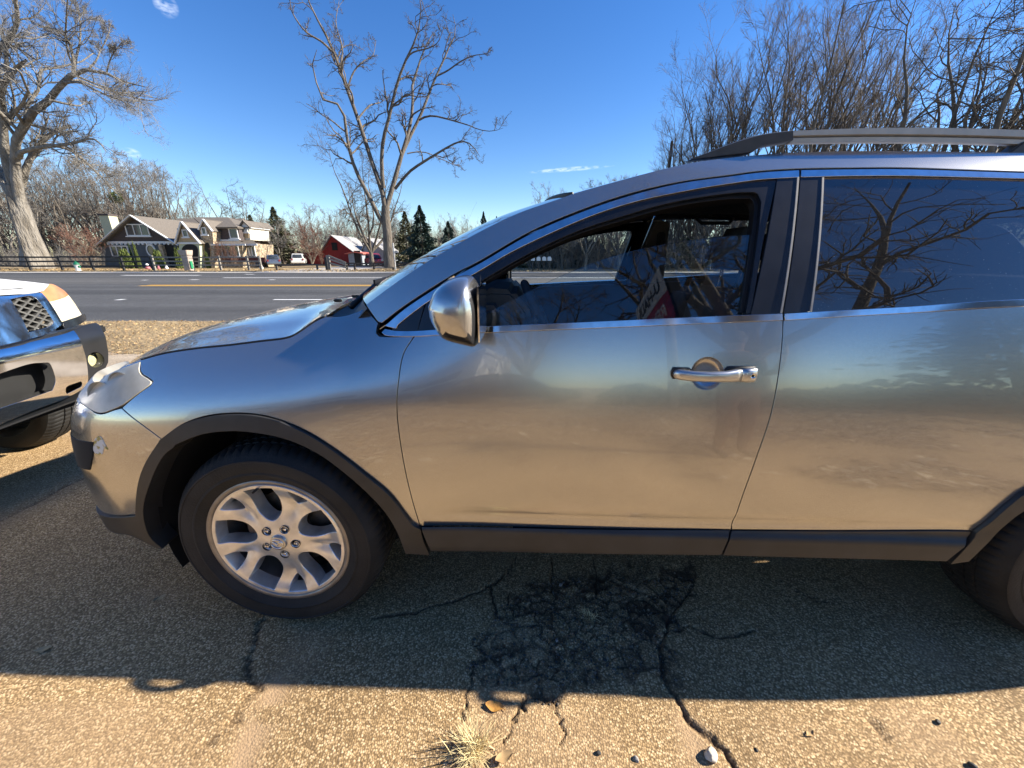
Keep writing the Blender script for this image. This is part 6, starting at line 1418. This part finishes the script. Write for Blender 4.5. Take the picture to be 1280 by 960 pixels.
def win(pts, Y, nx=3, nz=1, nm='window'):
    """frame ring, panes and glazing bars"""
    P = [hl(a, c, Y) for a, c in pts]; x0, x1 = min(p.x for p in P), max(p.x for p in P); z0, z1 = min(p.z for p in P), max(p.z for p in P); y = P[0].y; t = .11
    b = MB()
    for (xa, xb, za, zb) in ((x0, x1, z1 - t, z1), (x0, x1, z0, z0 + t), (x0, x0 + t, z0 + t, z1 - t), (x1 - t, x1, z0 + t, z1 - t)): b.box(((xa + xb) / 2, y, (za + zb) / 2), (xb - xa, .12, zb - za))
    f = b.build(nm, M['white_trim'], HOUSE)
    for i in range(nx):
        a = x0 + t + (x1 - x0 - 2 * t) * i / nx; c = x0 + t + (x1 - x0 - 2 * t) * (i + 1) / nx
        b = MB(); b.box(((a + c) / 2, y + .02, (z0 + z1) / 2), (c - a - .0, .03, z1 - z0 - 2 * t)); b.build('pane', M['house_glass'], f)
        if i: b = MB(); b.box((a, y - .02, (z0 + z1) / 2), (.09, .06, z1 - z0 - 2 * t)); b.build('mullion', M['white_trim'], f)
    b = MB(); b.box(((x0 + x1) / 2, y - .06, z0 - .06), (x1 - x0 + .3, .16, .12)); b.build('sill', M['white_trim'], f); return f
def roofslab(pts, th=.18, mat=None, nm='roof'):
    """pts: 4 local corner points"""
    b = MB(); P = [Vector(p) for p in pts]; n = (P[1] - P[0]).cross(P[2] - P[0]).normalized(); 
    if n.z < 0: n = -n
    b.prism(P, -n * th); return b.build(nm, mat or M['roof_shingle'], HOUSE)
G0, G1 = hl(132, 303, 50), hl(221, 303, 50); GA = Vector(((G0.x + G1.x) / 2 + .15, 0, hl(165, 271.5, 50).z)); DEP = 11
ze = G0.z
wall('front_wall', M['siding'], [(131.5, 336), (221, 336), (221, 303), (132, 303)], 50, 9)
b = MB(); b.prism([Vector((G0.x, 0, ze)), Vector((G1.x, 0, ze)), GA], (0, 9, 0)); b.build('gable', M['shingle_wall'], HOUSE)
ov = .55
L_, Rr_ = Vector((G0.x - .6, -ov, ze - .35)), Vector((G1.x + .6, -ov, ze - .35)); A_ = GA + Vector((0, -ov, .16))
for e_ in (L_, Rr_): roofslab([e_, A_, A_ + Vector((0, DEP, 0)), e_ + Vector((0, DEP, 0))])
for e_ in (L_, Rr_): b = MB(); b.beam(e_ + Vector((0, -.06, 0)), A_ + Vector((0, -.06, 0)), .10, .26, up=(0, 1, 0)); b.build('bargeboard', M['white_trim'], HOUSE)
b = MB(); b.box(((G0.x + G1.x) / 2, -.06, ze), (G1.x - G0.x, .1, .24)); b.build('frieze', M['white_trim'], HOUSE)
for i in range(16): b = MB(); b.box((G0.x + .4 + (G1.x - G0.x - .8) * i / 15, -.12, ze - .2), (.16, .2, .16)); b.build('bracket', M['white_trim'], HOUSE)
win([(159.5, 295), (184, 280)], 49.9, 3); win([(141, 321), (159, 307)], 49.9, 3)
ow = hl(188.5, 313, 49.9); b = MB(); b.lathe([(.42, 0), (.58, 0), (.58, .12), (.42, .12)], 20, Matrix.Translation(ow) @ Matrix.Scale(1.35, 4, (0, 0, 1)) @ Matrix.Rotation(R(-90), 4, 'X')); of = b.build('oval_window', M['white_trim'], HOUSE)
b = MB(); b.lathe([(0, .05), (.43, .05)], 20, Matrix.Translation(ow) @ Matrix.Scale(1.35, 4, (0, 0, 1)) @ Matrix.Rotation(R(-90), 4, 'X')); b.build('pane', M['house_glass'], of)
def arch(x0, x1, y_sp, y_top, y_b, Y, mat, nm='arch_opening', depth=.1):
    n = 10; pts = [(x0, y_b), (x1, y_b)]
    c = (x0 + x1) / 2
    for i in range(n + 1):
        a = math.pi * i / n; pts.append((c + (x1 - x0) / 2 * math.cos(a), y_sp - (y_sp - y_top) * math.sin(a)))
    return wall(nm, mat, pts, Y, depth)
arch(199, 219, 313, 305.5, 333, 49.88, M['opening'])
b = MB(); p = hl(206, 333, 49.7); b.box((p.x + .3, -.35, 1.35), (.42, .42, 2.7)); b.build('porch_post', M['stone_wall'], HOUSE)
# main body and its roof
x0, x1 = hl(195, 320, 55).x, hl(300, 320, 55).x; zr = hl(230, 272.5, 57).z
b = MB(); b.box(((x0 + x1) / 2, 7, 1.6), (x1 - x0, 6, 3.2)); b.build('main_wall', M['shingle_wall'], HOUSE)
roofslab([(G0.x + 3.5, 7.5, zr), (x1, 7.5, zr), (x1, .6, 3.05), (G1.x + .3, .6, 3.05)]); roofslab([(G0.x + 3.5, 7.5, zr), (x1, 7.5, zr), (x1, 13, 3), (G0.x + 3.5, 13, 3)])
# porch gable
Yp = 48.6
wall('porch_wall', M['cream'], [(222.5, 336), (251, 336), (249, 303), (224, 303)], Yp, 2.2); arch(227, 247.5, 312.5, 305, 336, Yp - .05, M['opening'])
pa, pb, pt = hl(222, 304, Yp), hl(251.5, 304, Yp), hl(232.5, 278.5, Yp); pt.x = (pa.x + pb.x) / 2 - .1
b = MB(); b.prism([pa, pb, pt], (0, 2, 0)); b.build('porch_gable', M['tan_panel'], HOUSE)
for e_ in (pa, pb):
    e2 = e_ + (e_ - pt) * .08; b = MB(); b.beam(e2 + Vector((0, -.3, .1)), pt + Vector((0, -.3, .1)), .12, .26, up=(0, 1, 0)); b.build('bargeboard', M['white_trim'], HOUSE)
    roofslab([e2 + Vector((0, -.25, .14)), pt + Vector((0, -.25, .14)), pt + Vector((0, 5, .14)), e2 + Vector((0, 5, .14))], .1)
b = MB(); b.box(((pa.x + pb.x) / 2, pa.y - .08, pa.z), (pb.x - pa.x, .1, .2)); b.build('frieze', M['white_trim'], HOUSE); win([(229.3, 296.5), (234, 287)], Yp - .06, 1)
# stone gable with arched door
Ys = 49.2
sa, sb, st_ = hl(251, 287, Ys), hl(266.5, 289, Ys), hl(254.5, 275.5, Ys); st_.x = (sa.x + sb.x) / 2
wall('stone_gable', M['stone_wall'], [(251, 336), (269, 336), (265.5, 288), (250, 288)], Ys, 2.5); b = MB(); b.prism([sa, sb, st_], (0, 2.4, 0)); b.build('stone_gable', M['stone_wall'], HOUSE)
for e_ in (sa, sb):
    e2 = e_ + (e_ - st_) * .12; b = MB(); b.beam(e2 + Vector((0, -.25, .1)), st_ + Vector((0, -.25, .1)), .12, .24, up=(0, 1, 0)); b.build('bargeboard', M['white_trim'], HOUSE)
    roofslab([e2 + Vector((0, -.2, .14)), st_ + Vector((0, -.2, .14)), st_ + Vector((0, 6, .14)), e2 + Vector((0, 6, .14))], .1)
win([(253, 293.5), (257, 284)], Ys - .06, 1); arch(254, 263.5, 310, 301, 322, Ys - .05, M['tan_panel']); arch(255.3, 262.3, 310, 303, 322, Ys - .12, M['opening'])
# right two storey part
Yr = 50.5
wall('upper_wall', M['shingle_wall'], [(263, 301), (300, 301), (298, 284), (262, 284)], Yr, 5); wall('lower_wall', M['stone_wall'], [(264, 336), (304, 336), (303, 304), (264, 304)], Yr - .3, 5)
win([(262.5, 298.5), (268, 285)], Yr - .05, 1); win([(288, 298.5), (296, 285)], Yr - .05, 1)
for (a, c) in ((264, 300.5), (264, 284.5)): p, q = hl(262.5, c, Yr), hl(299, c, Yr); b = MB(); b.box(((p.x + q.x) / 2, p.y - .1, p.z), (q.x - p.x, .12, .2)); b.build('trim_band', M['white_trim'], HOUSE)
for i in range(4): win([(271 + 7 * i, 321), (276.5 + 7 * i, 307.5)], Yr - .36, 1, nm='tall_window')
a0, a1 = hl(259, 284, Yr), hl(300, 284, Yr); ap = hl(285, 271.5, 54); a0.y -= .5; a1.y -= .5
roofslab([a0, a1, ap, ap + Vector((-4.5, 0, .0))]); roofslab([a1, a1 + Vector((0, 7, 0)), ap, ap + Vector((.01, 0, 0))])
c0, c1 = hl(263, 305, Yr - 1.2), hl(307, 305, Yr - 1.2); d0, d1 = hl(263, 300.6, Yr), hl(299, 300.6, Yr); roofslab([c0, c1, d1, d0], .15, nm='lower_roof'); b = MB(); b.box(((c0.x + c1.x) / 2, c0.y - .06, c0.z - .08), (c1.x - c0.x, .1, .2)); b.build('gutter', M['white_trim'], HOUSE)
# right end bay, sunlit side
Yb = 51.5
wall('bay_wall', M['pale_siding'], [(302, 300), (313, 300), (311.5, 284), (300.5, 284)], Yb, 4); u0, u1, ut = hl(299.5, 285, Yb), hl(314, 285, Yb), hl(305, 276.5, Yb); ut.x = (u0.x + u1.x) / 2
b = MB(); b.prism([u0, u1, ut], (0, 4, 0)); b.build('bay_gable', M['white_trim'], HOUSE)
for e_ in (u0, u1): roofslab([e_ + Vector((0, -.3, .12)), ut + Vector((0, -.3, .12)), ut + Vector((0, 5, .12)), e_ + Vector((0, 5, .12))], .12)
wall('bay_panel', M['tan_panel'], [(304.5, 297.5), (311, 297.5), (310.5, 291.5), (304, 291.5)], Yb - .06, .05); win([(303.5, 290.5), (309.5, 287)], Yb - .06, 3)
r0, r1 = hl(299, 305, Yb - 1), hl(321.5, 305, Yb - 1); roofslab([r0, r1, hl(316, 299.8, Yb), hl(299, 299.8, Yb)], .15, nm='lower_roof'); b = MB(); b.box(((r0.x + r1.x) / 2, r0.y - .06, r0.z - .08), (r1.x - r0.x, .1, .24)); b.build('gutter', M['white_trim'], HOUSE)
wall('sunroom_wall', M['stone_wall'], [(303, 336), (319.5, 336), (318, 305), (302.5, 305)], Yb - .3, 4)
for i in range(4): win([(305.3 + 3.3 * i, 321), (308 + 3.3 * i, 307.5)], Yb - .36, 1, nm='tall_window')
M['deck'] = pm('dark_red_deck', (.10, .03, .025), .8, var=.2); b = MB(); p, q = hl(278, 322, 48.5), hl(331, 322, 48.5); b.box(((p.x + q.x) / 2, p.y, p.z - .25), (q.x - p.x, .25, .55)); b.build('deck_rail', M['deck'], HOUSE)
# chimney
M['chimney'] = pm('pale_chimney_stucco', (.52, .50, .34), .9, var=.08)
p = hl(141, 290, 55); b = MB(); zc = hl(135, 269.5, 55).z; b.box((p.x, p.y, zc / 2), (1.25, 1.2, zc)); ch = b.build('chimney', M['chimney'], HOUSE); b = MB(); b.box((p.x, p.y, zc + .06), (1.4, 1.35, .22)); b.build('chimney_cap', M['shingle_wall'], ch)
# ------------------------------------------------------------------ red barn and sheds
M['barn_red'] = pm('barn_red', (.26, .026, .022), .85, var=.2, vscale=3, stretch=(6, 1, .4)); M['tin'] = pm('pale_tin_roof', (.34, .33, .315), .6, .1, var=.12, vscale=2, stretch=(8, 1, 1)); M['rust'] = pm('rusty_roof', (.55, .14, .10), .7, var=.3, vscale=3)
M['shed_grey'] = pm('grey_blue_boards', (.24, .27, .30), .85, var=.15, vscale=4)
def gable_barn(name, label, pxl, pxr, pye, pyt, pyb, Y, wallm, roofm, depth, apex=None):
    a, b_, t, bo = at(pxl, pye, Y), at(pxr, pye, Y), at((pxl + pxr) / 2, pyt, Y), at(pxl, pyb, Y); o = Vector((a.x, Y, -.03)); e = empty(name, o, 0, label, 'barn' if 'barn' in name else 'shed')
    w = b_.x - a.x; ze_, zt = a.z, t.z; ax = w * (apex or .5)
    m = MB(); m.prism([(0, 0, 0), (w, 0, 0), (w, 0, ze_), (ax, 0, zt), (0, 0, ze_)], (0, depth, 0)); m.build('wall', wallm, e)
    for x, s in ((0, -1), (w, 1)):
        m = MB(); p0, p1 = Vector((x + s * .35, -.4, ze_ - .35 * (zt - ze_) / (w / 2))), Vector((ax, -.4, zt)); n = Vector((0, 0, .12)); m.prism([p0 + n, p1 + n, p1 + n + Vector((0, depth + .8, 0)), p0 + n + Vector((0, depth + .8, 0))], (0, 0, -.1)); m.build('roof', roofm, e)
    return e, w, ze_, zt
e, w, z1, z2 = gable_barn('red_barn', 'red barn with a pale tin roof beside the drive', 402, 443, 315, 294.5, 335, 62, M['barn_red'], M['tin'], 9, .38)
b = MB(); b.box((w * .42, -.05, z1 * 1.42), (.8, .1, 1.1)); b.build('window', M['opening'], e); b = MB(); b.box((w * .75, -.05, 1.3), (1.6, .1, 2.2)); b.build('door', M['barn_red'], e)
b = MB(); b.box((-2.1, 1.5, .9), (4.4, 3, 1.9)); b.build('side_wall', M['barn_red'], e)
e, w, z1, z2 = gable_barn('lean_shed', 'small grey shed with a rusty roof at the right of the red barn', 435, 452, 317, 315.5, 335, 58, M['shed_grey'], M['rust'], 4)
b = MB(); b.box((w * .68, -.05, 1.1), (.9, .1, 2.0)); b.build('doorway', M['opening'], e)
gable_barn('tin_shed', 'grey shed with steep white roof behind the roadside tree', 452, 484, 316, 297.5, 335, 66, M['shed_grey'], M['tin'], 8, .3)
# white cross post
g = at(487.5, 333, 40.5); g = Vector((at(488, 330, 40.2).x + .45, 40.2, -.03)); b = MB(); b.box((0, 0, 1.3), (.11, .11, 2.6)); b.box((0, -.02, 1.75), (.9, .08, .11)); o = b.build('sign_post', M['white_trim'], None); o.location = g; tag(o, 'white post with a crossarm at the foot of the roadside tree', 'post')
# utility pole
p0 = at(826, 300, 48); e = empty('utility_pole', (p0.x, 48, -.03), 0, 'wooden utility pole amid the bare trees above the windscreen', 'pole'); zt = at(826, 176, 48).z; M['pole'] = pm('pole_wood', (.07, .055, .045), .9, var=.25, vscale=4)
b = MB(); b.tube([(0, 0, 0), (0, 0, zt)], [.2, .15], 10); b.build('shaft', M['pole'], e); b = MB(); b.box((0, 0, zt - 1.2), (.35, .4, .6)); b.build('transformer', M['shed_grey'], e)
# ------------------------------------------------------------------ small cars far off, lawn ornaments, letter boxes
def small_car(px, Y, rz, mat, label, sc=1., loc=None, cat='car'):
    e = empty('parked_car', loc or (at(px, 330, Y).x, Y, 0), rz, label, cat); e.scale = (sc,) * 3
    b = MB(); b.prism([(-2.2, -.88, .35), (2.15, -.88, .35), (2.25, -.88, .6), (2.15, -.88, .88), (1.2, -.88, .98), (-2.1, -.88, 1.02), (-2.28, -.88, .7)], (0, 1.76, 0)); b.build('body', mat, e, bevel=.07, angle=45)
    b = MB(); pr = [(-2.0, 1.0), (-1.85, 1.6), (-1.6, 1.68), (.1, 1.68), (.45, 1.55), (1.15, .98)]; n = len(pr)
    b.add([(x, -.80 + .14 * (z - 1) / .68, z) for x, z in pr] + [(x, .80 - .14 * (z - 1) / .68, z) for x, z in pr], [tuple(range(n))[::-1], tuple(range(n, 2 * n))] + [(i, (i + 1) % n, (i + 1) % n + n, i + n) for i in range(n)]); b.build('cabin', mat, e, bevel=.03)
    for s in (-1, 1):
        for (xa, xb, xc, xd) in ((-1.75, -.85, -.85, -1.62), (-.75, .1, .05, -.75), (.2, .95, .42, .2)):
            yb, yt = s * (.80 - .004 + .012), s * (.69 + .012); b = MB(); b.prism([(xa, yb, 1.08), (xb, yb, 1.08), (xc, yt, 1.54), (xd, yt, 1.54)], (0, s * .01, 0)); b.build('side_window', M['house_glass'], e)
    for pts in ([(-2.01, -.62, 1.1), (-2.01, .62, 1.1), (-1.87, .55, 1.55), (-1.87, -.55, 1.55)], [(1.1, -.66, 1.04), (1.1, .66, 1.04), (.52, .58, 1.53), (.52, -.58, 1.53)]):
        b = MB(); b.prism(pts, (.02 if pts[0][0] > 0 else -.02, 0, .02)); b.build('windscreen', M['house_glass'], e)
    for x in (-1.35, 1.4):
        for s in (-1, 1): b = MB(); b.lathe([(0, -.02), (.2, -.02), (.22, .0), (.33, .0), (.35, .05), (.35, .2), (0, .2)], 18, Matrix.Translation((x, s * .92, .35)) @ Matrix.Rotation(R(90 * s), 4, 'X')); b.build('wheel', M['tyre'], e, angle=40)
    for s in (-1, 1):
        b = MB(); b.box((2.2, s * .65, .78), (.08, .36, .14)); b.build('headlight', M['lamp_lens'], e); b = MB(); b.box((-2.24, s * .7, .9), (.06, .2, .25)); b.build('tail_light', M['barn_red'], e)
    return e
M['car_grey'] = pm('grey_car_paint', (.16, .18, .21), .3, .5, coat=.8); M['car_red'] = pm('red_car_paint', (.35, .02, .03), .35, coat=.8); M['car_black'] = pm('dark_car_paint', (.02, .021, .024), .3, coat=.8)
small_car(375, 60, R(112), M['white_paint'], 'white car parked facing away on the drive before the woods')
small_car(341, 52, R(125), M['car_grey'], 'grey car behind the right end of the grey rail fence', .9); small_car(468, 55, R(-60), M['car_red'], 'red car parked between the roadside tree trunks by the shed')
M['pink'] = pm('pink_plastic', (.42, .14, .16), .6, var=.3, vscale=6)
def ornament(px, py, Y, s, label, mats):
    g = at(px, 334, Y); e = empty('lawn_ornament', (g.x, Y, -.02), px, label, 'lawn ornament', 'lawn ornaments behind the grey fence')
    b = MB(); b.lathe([(0, 0), (.34 * s, .02), (.40 * s, .2 * s), (.36 * s, .42 * s), (.2 * s, .58 * s)], 14); b.build('ornament_body', mats[0], e, smooth=True)
    b = MB(); b.lathe([(.16 * s, .55 * s), (.26 * s, .66 * s), (.24 * s, .86 * s), (.1 * s, 1.0 * s), (0, 1.02 * s)], 14); b.build('ornament_head', mats[1], e, smooth=True)
ornament(184.5, 326, 43, 0.6, 'white and pink inflatable ornament behind the end of the black fence', (M['pink'], M['white_gloss'])); ornament(198, 328, 43.5, .38, 'pink lawn ornament left of the round white one', (M['pink'], M['pink'])); ornament(208, 328, 43.8, .42, 'round white lawn ornament right of the pink one', (M['white_gloss'], M['white_gloss']))
ornament(326.5, 324, 44, .5, 'white bulbous ornament above the last posts of the grey fence', (M['white_gloss'], M['white_gloss']))
for i, (px, lb) in enumerate(((666, 'leftmost of the white letter boxes across the road, seen through the driver window'), (673, 'second of the white letter boxes across the road from the left'), (680, 'third of the white letter boxes across the road from the left'), (686.5, 'rightmost of the white letter boxes across the road'))):
    g = at(px, 330, 38); e = empty('letter_box', (g.x, 38, -.02), 0, lb, 'letter box', 'white letter boxes across the road'); b = MB(); b.box((0, 0, .5), (.08, .08, 1.0)); b.build('post', M['fence_dark'], e)
    b = MB(); n = 8; b.prism([(-.17, -.3, .95), (.17, -.3, .95)] + [(.17 * math.cos(math.pi * k / n), -.3, 1.15 + .17 * math.sin(math.pi * k / n)) for k in range(n + 1)], (0, .6, 0)); b.build('box', M['white_gloss'], e)
# ------------------------------------------------------------------ behind the viewpoint: what the paint and glass mirror
g = Vector((3.2, -7.2, 0)); e = empty('pole_sign', g, 0, 'pole sign mirrored in the driver window, black lettering over a red band', 'sign')
M['sign_white'] = pm('sign_white', (.74, .73, .70), .5, var=.04); M['sign_red'] = pm('sign_red', (.42, .02, .06), .5, var=.06); M['sign_black'] = pm('sign_black', (.012, .012, .014), .5, var=.1)
b = MB(); b.tube([(0, 0, 0), (0, 0, 4.7)], .14, 14); b.build('post', M['fence_grey'], e, smooth=True)
b = MB(); b.box((0, 0, 6.0), (.30, 4.0, 2.6)); b.build('cabinet', M['sign_black'], e, bevel=.04)
for s in (-1, 1):
    b = MB(); b.box((s * .152, 0, 6.6), (.02, 3.86, 1.26)); b.build('upper_face', M['sign_white'], e); b = MB(); b.box((s * .152, 0, 5.35), (.02, 3.86, 1.18)); b.build('lower_face', M['sign_red'], e)
    for txt, z, sz, mt in (('U-HAUL', 6.3, .86, M['sign_black']), ('RENTALS', 5.08, .74, M['sign_white'])):
        fc = bpy.data.curves.new('lettering', 'FONT'); fc.body = txt; fc.size = sz; fc.align_x = 'CENTER'; fc.extrude = .006; fc.offset = .018; fc.materials.append(mt)
        t0_ = bpy.data.objects.new('lettering', fc); link(t0_); dg = bpy.context.evaluated_depsgraph_get(); tme = bpy.data.meshes.new_from_object(t0_.evaluated_get(dg)); bpy.data.objects.remove(t0_); t = obj('lettering', tme, e); t.location = (s * .168, 0, z); t.rotation_euler = (R(90), 0, R(90 if s > 0 else -90))
plant_tree('oak_tree', oak[0], Vector((8.0, -12.5, 0)), 1.1, 1.15, 'bare oak behind the viewpoint, mirrored in the side windows', 'bare oaks behind the viewpoint'); plant_tree('oak_tree', oak[1], Vector((-1.5, -19, 0)), 2.1, .8, 'bare oak behind the viewpoint, farther left, mirrored in the driver window', 'bare oaks behind the viewpoint')
plant_tree('cedar_tree', ced, Vector((12.6, -8.6, 0)), 0, (1.2, .98), 'dark evergreen behind the viewpoint, mirrored low in the rear window')
WB = empty('white_building', (-9.5, -17.5, 0), R(8), 'low white shop building behind the viewpoint, mirrored in the front door', 'building')
b = MB(); b.box((0, 0, 1.9), (13, 7, 3.8)); b.build('wall', M['white_trim'], WB); b = MB(); b.box((0, 0, 3.95), (13.4, 7.4, .35)); b.build('parapet', M['white_gloss'], WB)
for i in range(4): b = MB(); b.box((-4.8 + 3.2 * i, 3.52, 2.6), (1.7, .06, .6)); f = b.build('window', M['opening'], WB); b = MB(); b.box((-4.8 + 3.2 * i, 3.54, 2.25), (1.9, .1, .1)); b.build('sill', M['white_gloss'], f)
b = MB(); b.box((5.2, 3.53, 1.05), (1.0, .06, 2.1)); b.build('door', M['shed_grey'], WB)
small_car(0, 0, R(4), M['car_black'], 'dark car parked behind the viewpoint, mirrored in the front door', 1.0, (-1.2, -9.6, 0)); small_car(0, 0, R(184), M['car_grey'], 'grey car parked behind the viewpoint left of the dark one', 1.0, (-6.6, -10.5, 0))
hedge_me = leaf_cloud(7, 2600, 1, (1, .55, 1.15), .10, M['evergreen'], flat=True)
for i in range(12):
    e = empty('hedge_shrub', (2.6 + i * 1.7, -8.9 - .25 * i + random.uniform(-.2, .2), 0), i, 'one of the dark hedge shrubs behind the viewpoint mirrored along the doors', 'shrub', 'hedge behind the viewpoint'); e.scale = (1.15, 1.0, 1.0 + random.uniform(-.12, .15)); obj('foliage', hedge_me, e); obj('stem', stemm, e)

o = at(145, 247, 62); e = empty('mistletoe', o, 0, 'yellow green mistletoe clump high in the bare trees above the chimney', 'mistletoe'); e.scale = (.95, .8, .8); obj('clump', leaf_cloud(9, 900, 1, (1, 1, 1), .12, M['box']), e)
# ------------------------------------------------------------------ a person standing behind the viewpoint, seen only as a mirrored shape in the door
M['skin'] = pm('skin', (.50, .30, .21), .6, var=.08, vscale=6); M['jacket'] = pm('dark_jacket', (.018, .019, .024), .85, var=.3, vscale=8); M['trousers'] = pm('rust_trousers', (.15, .055, .022), .85, var=.2, vscale=8); M['hair'] = pm('dark_hair', (.02, .014, .01), .7, var=.3); M['shoe'] = pm('dark_shoe', (.02, .018, .016), .6, var=.2)
def skin_mesh(name, pts, edges, mats, pick, root=0, sub=2):
    me = bpy.data.meshes.new(name); me.from_pydata([p[:3] for p in pts], edges, []); o = link(bpy.data.objects.new(name, me))
    md = o.modifiers.new('skin', 'SKIN'); md.use_smooth_shade = True; o.modifiers.new('sub', 'SUBSURF').levels = sub
    for v, p in zip(me.skin_vertices[0].data, pts): v.radius = (p[3], p[4] if len(p) > 4 else p[3])
    me.skin_vertices[0].data[root].use_root = True
    dg = bpy.context.evaluated_depsgraph_get(); m2 = bpy.data.meshes.new_from_object(o.evaluated_get(dg)); bpy.data.objects.remove(o)
    for m in mats: m2.materials.append(m)
    for f in m2.polygons: f.material_index = pick(f.center); f.use_smooth = True
    return m2
P = [(0, 0, .95, .15, .12), (0, 0, 1.12, .155, .11), (0, 0, 1.32, .17, .115), (0, -.01, 1.44, .13, .09), (0, 0, 1.51, .055, .055), (0, .02, 1.58, .062, .07), (0, .025, 1.66, .075, .09), (0, .015, 1.735, .05, .06)]
E_ = [(0, 1), (1, 2), (2, 3), (3, 4), (4, 5), (5, 6), (6, 7)]
def chain(start, pts):
    k = start
    for p in pts: P.append(p); E_.append((k, len(P) - 1)); k = len(P) - 1
    return k
hands = []
for s in (-1, 1):
    chain(0, [(s * .10, 0, .86, .10, .10), (s * .115, .015, .50, .062, .065), (s * .12, -.01, .28, .055, .058), (s * .12, -.02, .09, .04, .045), (s * .13, .05, .045, .042, .035), (s * .14, .14, .03, .04, .025)])
    w = chain(3, [(s * .19, 0, 1.42, .06, .06), (s * .25, .02, 1.19, .045, .045), (s * .20, .20, 1.22, .037, .037), (s * .10, .36, 1.36, .026, .026), (s * .075, .40, 1.40, .030, .018), (s * .055, .43, 1.43, .030, .014)])
    for q, (dx, L) in enumerate(((-.024, .062), (-.008, .075), (.008, .07), (.023, .055))):
        chain(w, [(s * (.045 + dx * .6), .445, 1.435 + dx * 1.1, .0085), (s * (.03 + dx * .4), .455 + L * .25, 1.45 + dx * 1.1, .008), (s * (.012 + dx * .2), .452 + L * .3, 1.455 + dx * 1.1, .007)])
    chain(w - 1, [(s * .05, .385, 1.43, .0095), (s * .03, .40, 1.46, .008)])
def pick(c):
    if c[2] > 1.485: return 2
    if c[1] > .345 and c[2] > 1.3: return 2
    if c[2] < .085: return 3
    return 1 if c[2] < .97 else 0
body = skin_mesh('body', P, E_, [M['jacket'], M['trousers'], M['skin'], M['shoe']], pick)
PER = empty('person', (1.75, -1.05, 0), R(-14), 'person in dark jacket and rust trousers behind the viewpoint, mirrored in the door', 'person'); obj('body', body, PER)
hm = MB(); hm.lathe([(.0, .125), (.05, .118), (.085, .085), (.10, .03), (.098, -.03), (.085, -.07)], 18, Matrix.Translation((0, .005, 1.675))); hm.build('hair', M['hair'], PER, smooth=True)
for s in (-1, 1):
    b = MB(); b.lathe([(0, -.008), (.008, -.004), (.010, .004), (0, .008)], 8, Matrix.Translation((s * .03, .107, 1.665)) @ Matrix.Rotation(R(90), 4, 'X')); b.build('eye', M['white_gloss'], PER, smooth=True)
    b = MB(); b.lathe([(0, -.012), (.018, -.006), (.020, .004), (0, .010)], 8, Matrix.Translation((s * .082, .01, 1.655)) @ Matrix.Rotation(R(90), 4, 'Y')); b.build('ear', M['skin'], PER, smooth=True)
b = MB(); b.prism([(-.012, .108, 1.625), (.012, .108, 1.625), (0, .10, 1.67)], (0, .022, -.006)); b.build('nose', M['skin'], PER, bevel=.004, smooth=True)
b = MB(); b.box((0, .106, 1.598), (.045, .012, .008)); b.build('mouth', M['trousers'], PER, bevel=.003)
b = MB(); b.box((0, .452, 1.46), (.078, .009, .155)); tag(b.build('phone', M['gloss_black'], None, bevel=.004), 'black phone held up by the person behind the viewpoint', 'phone')
o = bpy.data.objects['phone']; o.location = PER.location; o.rotation_euler = PER.rotation_euler
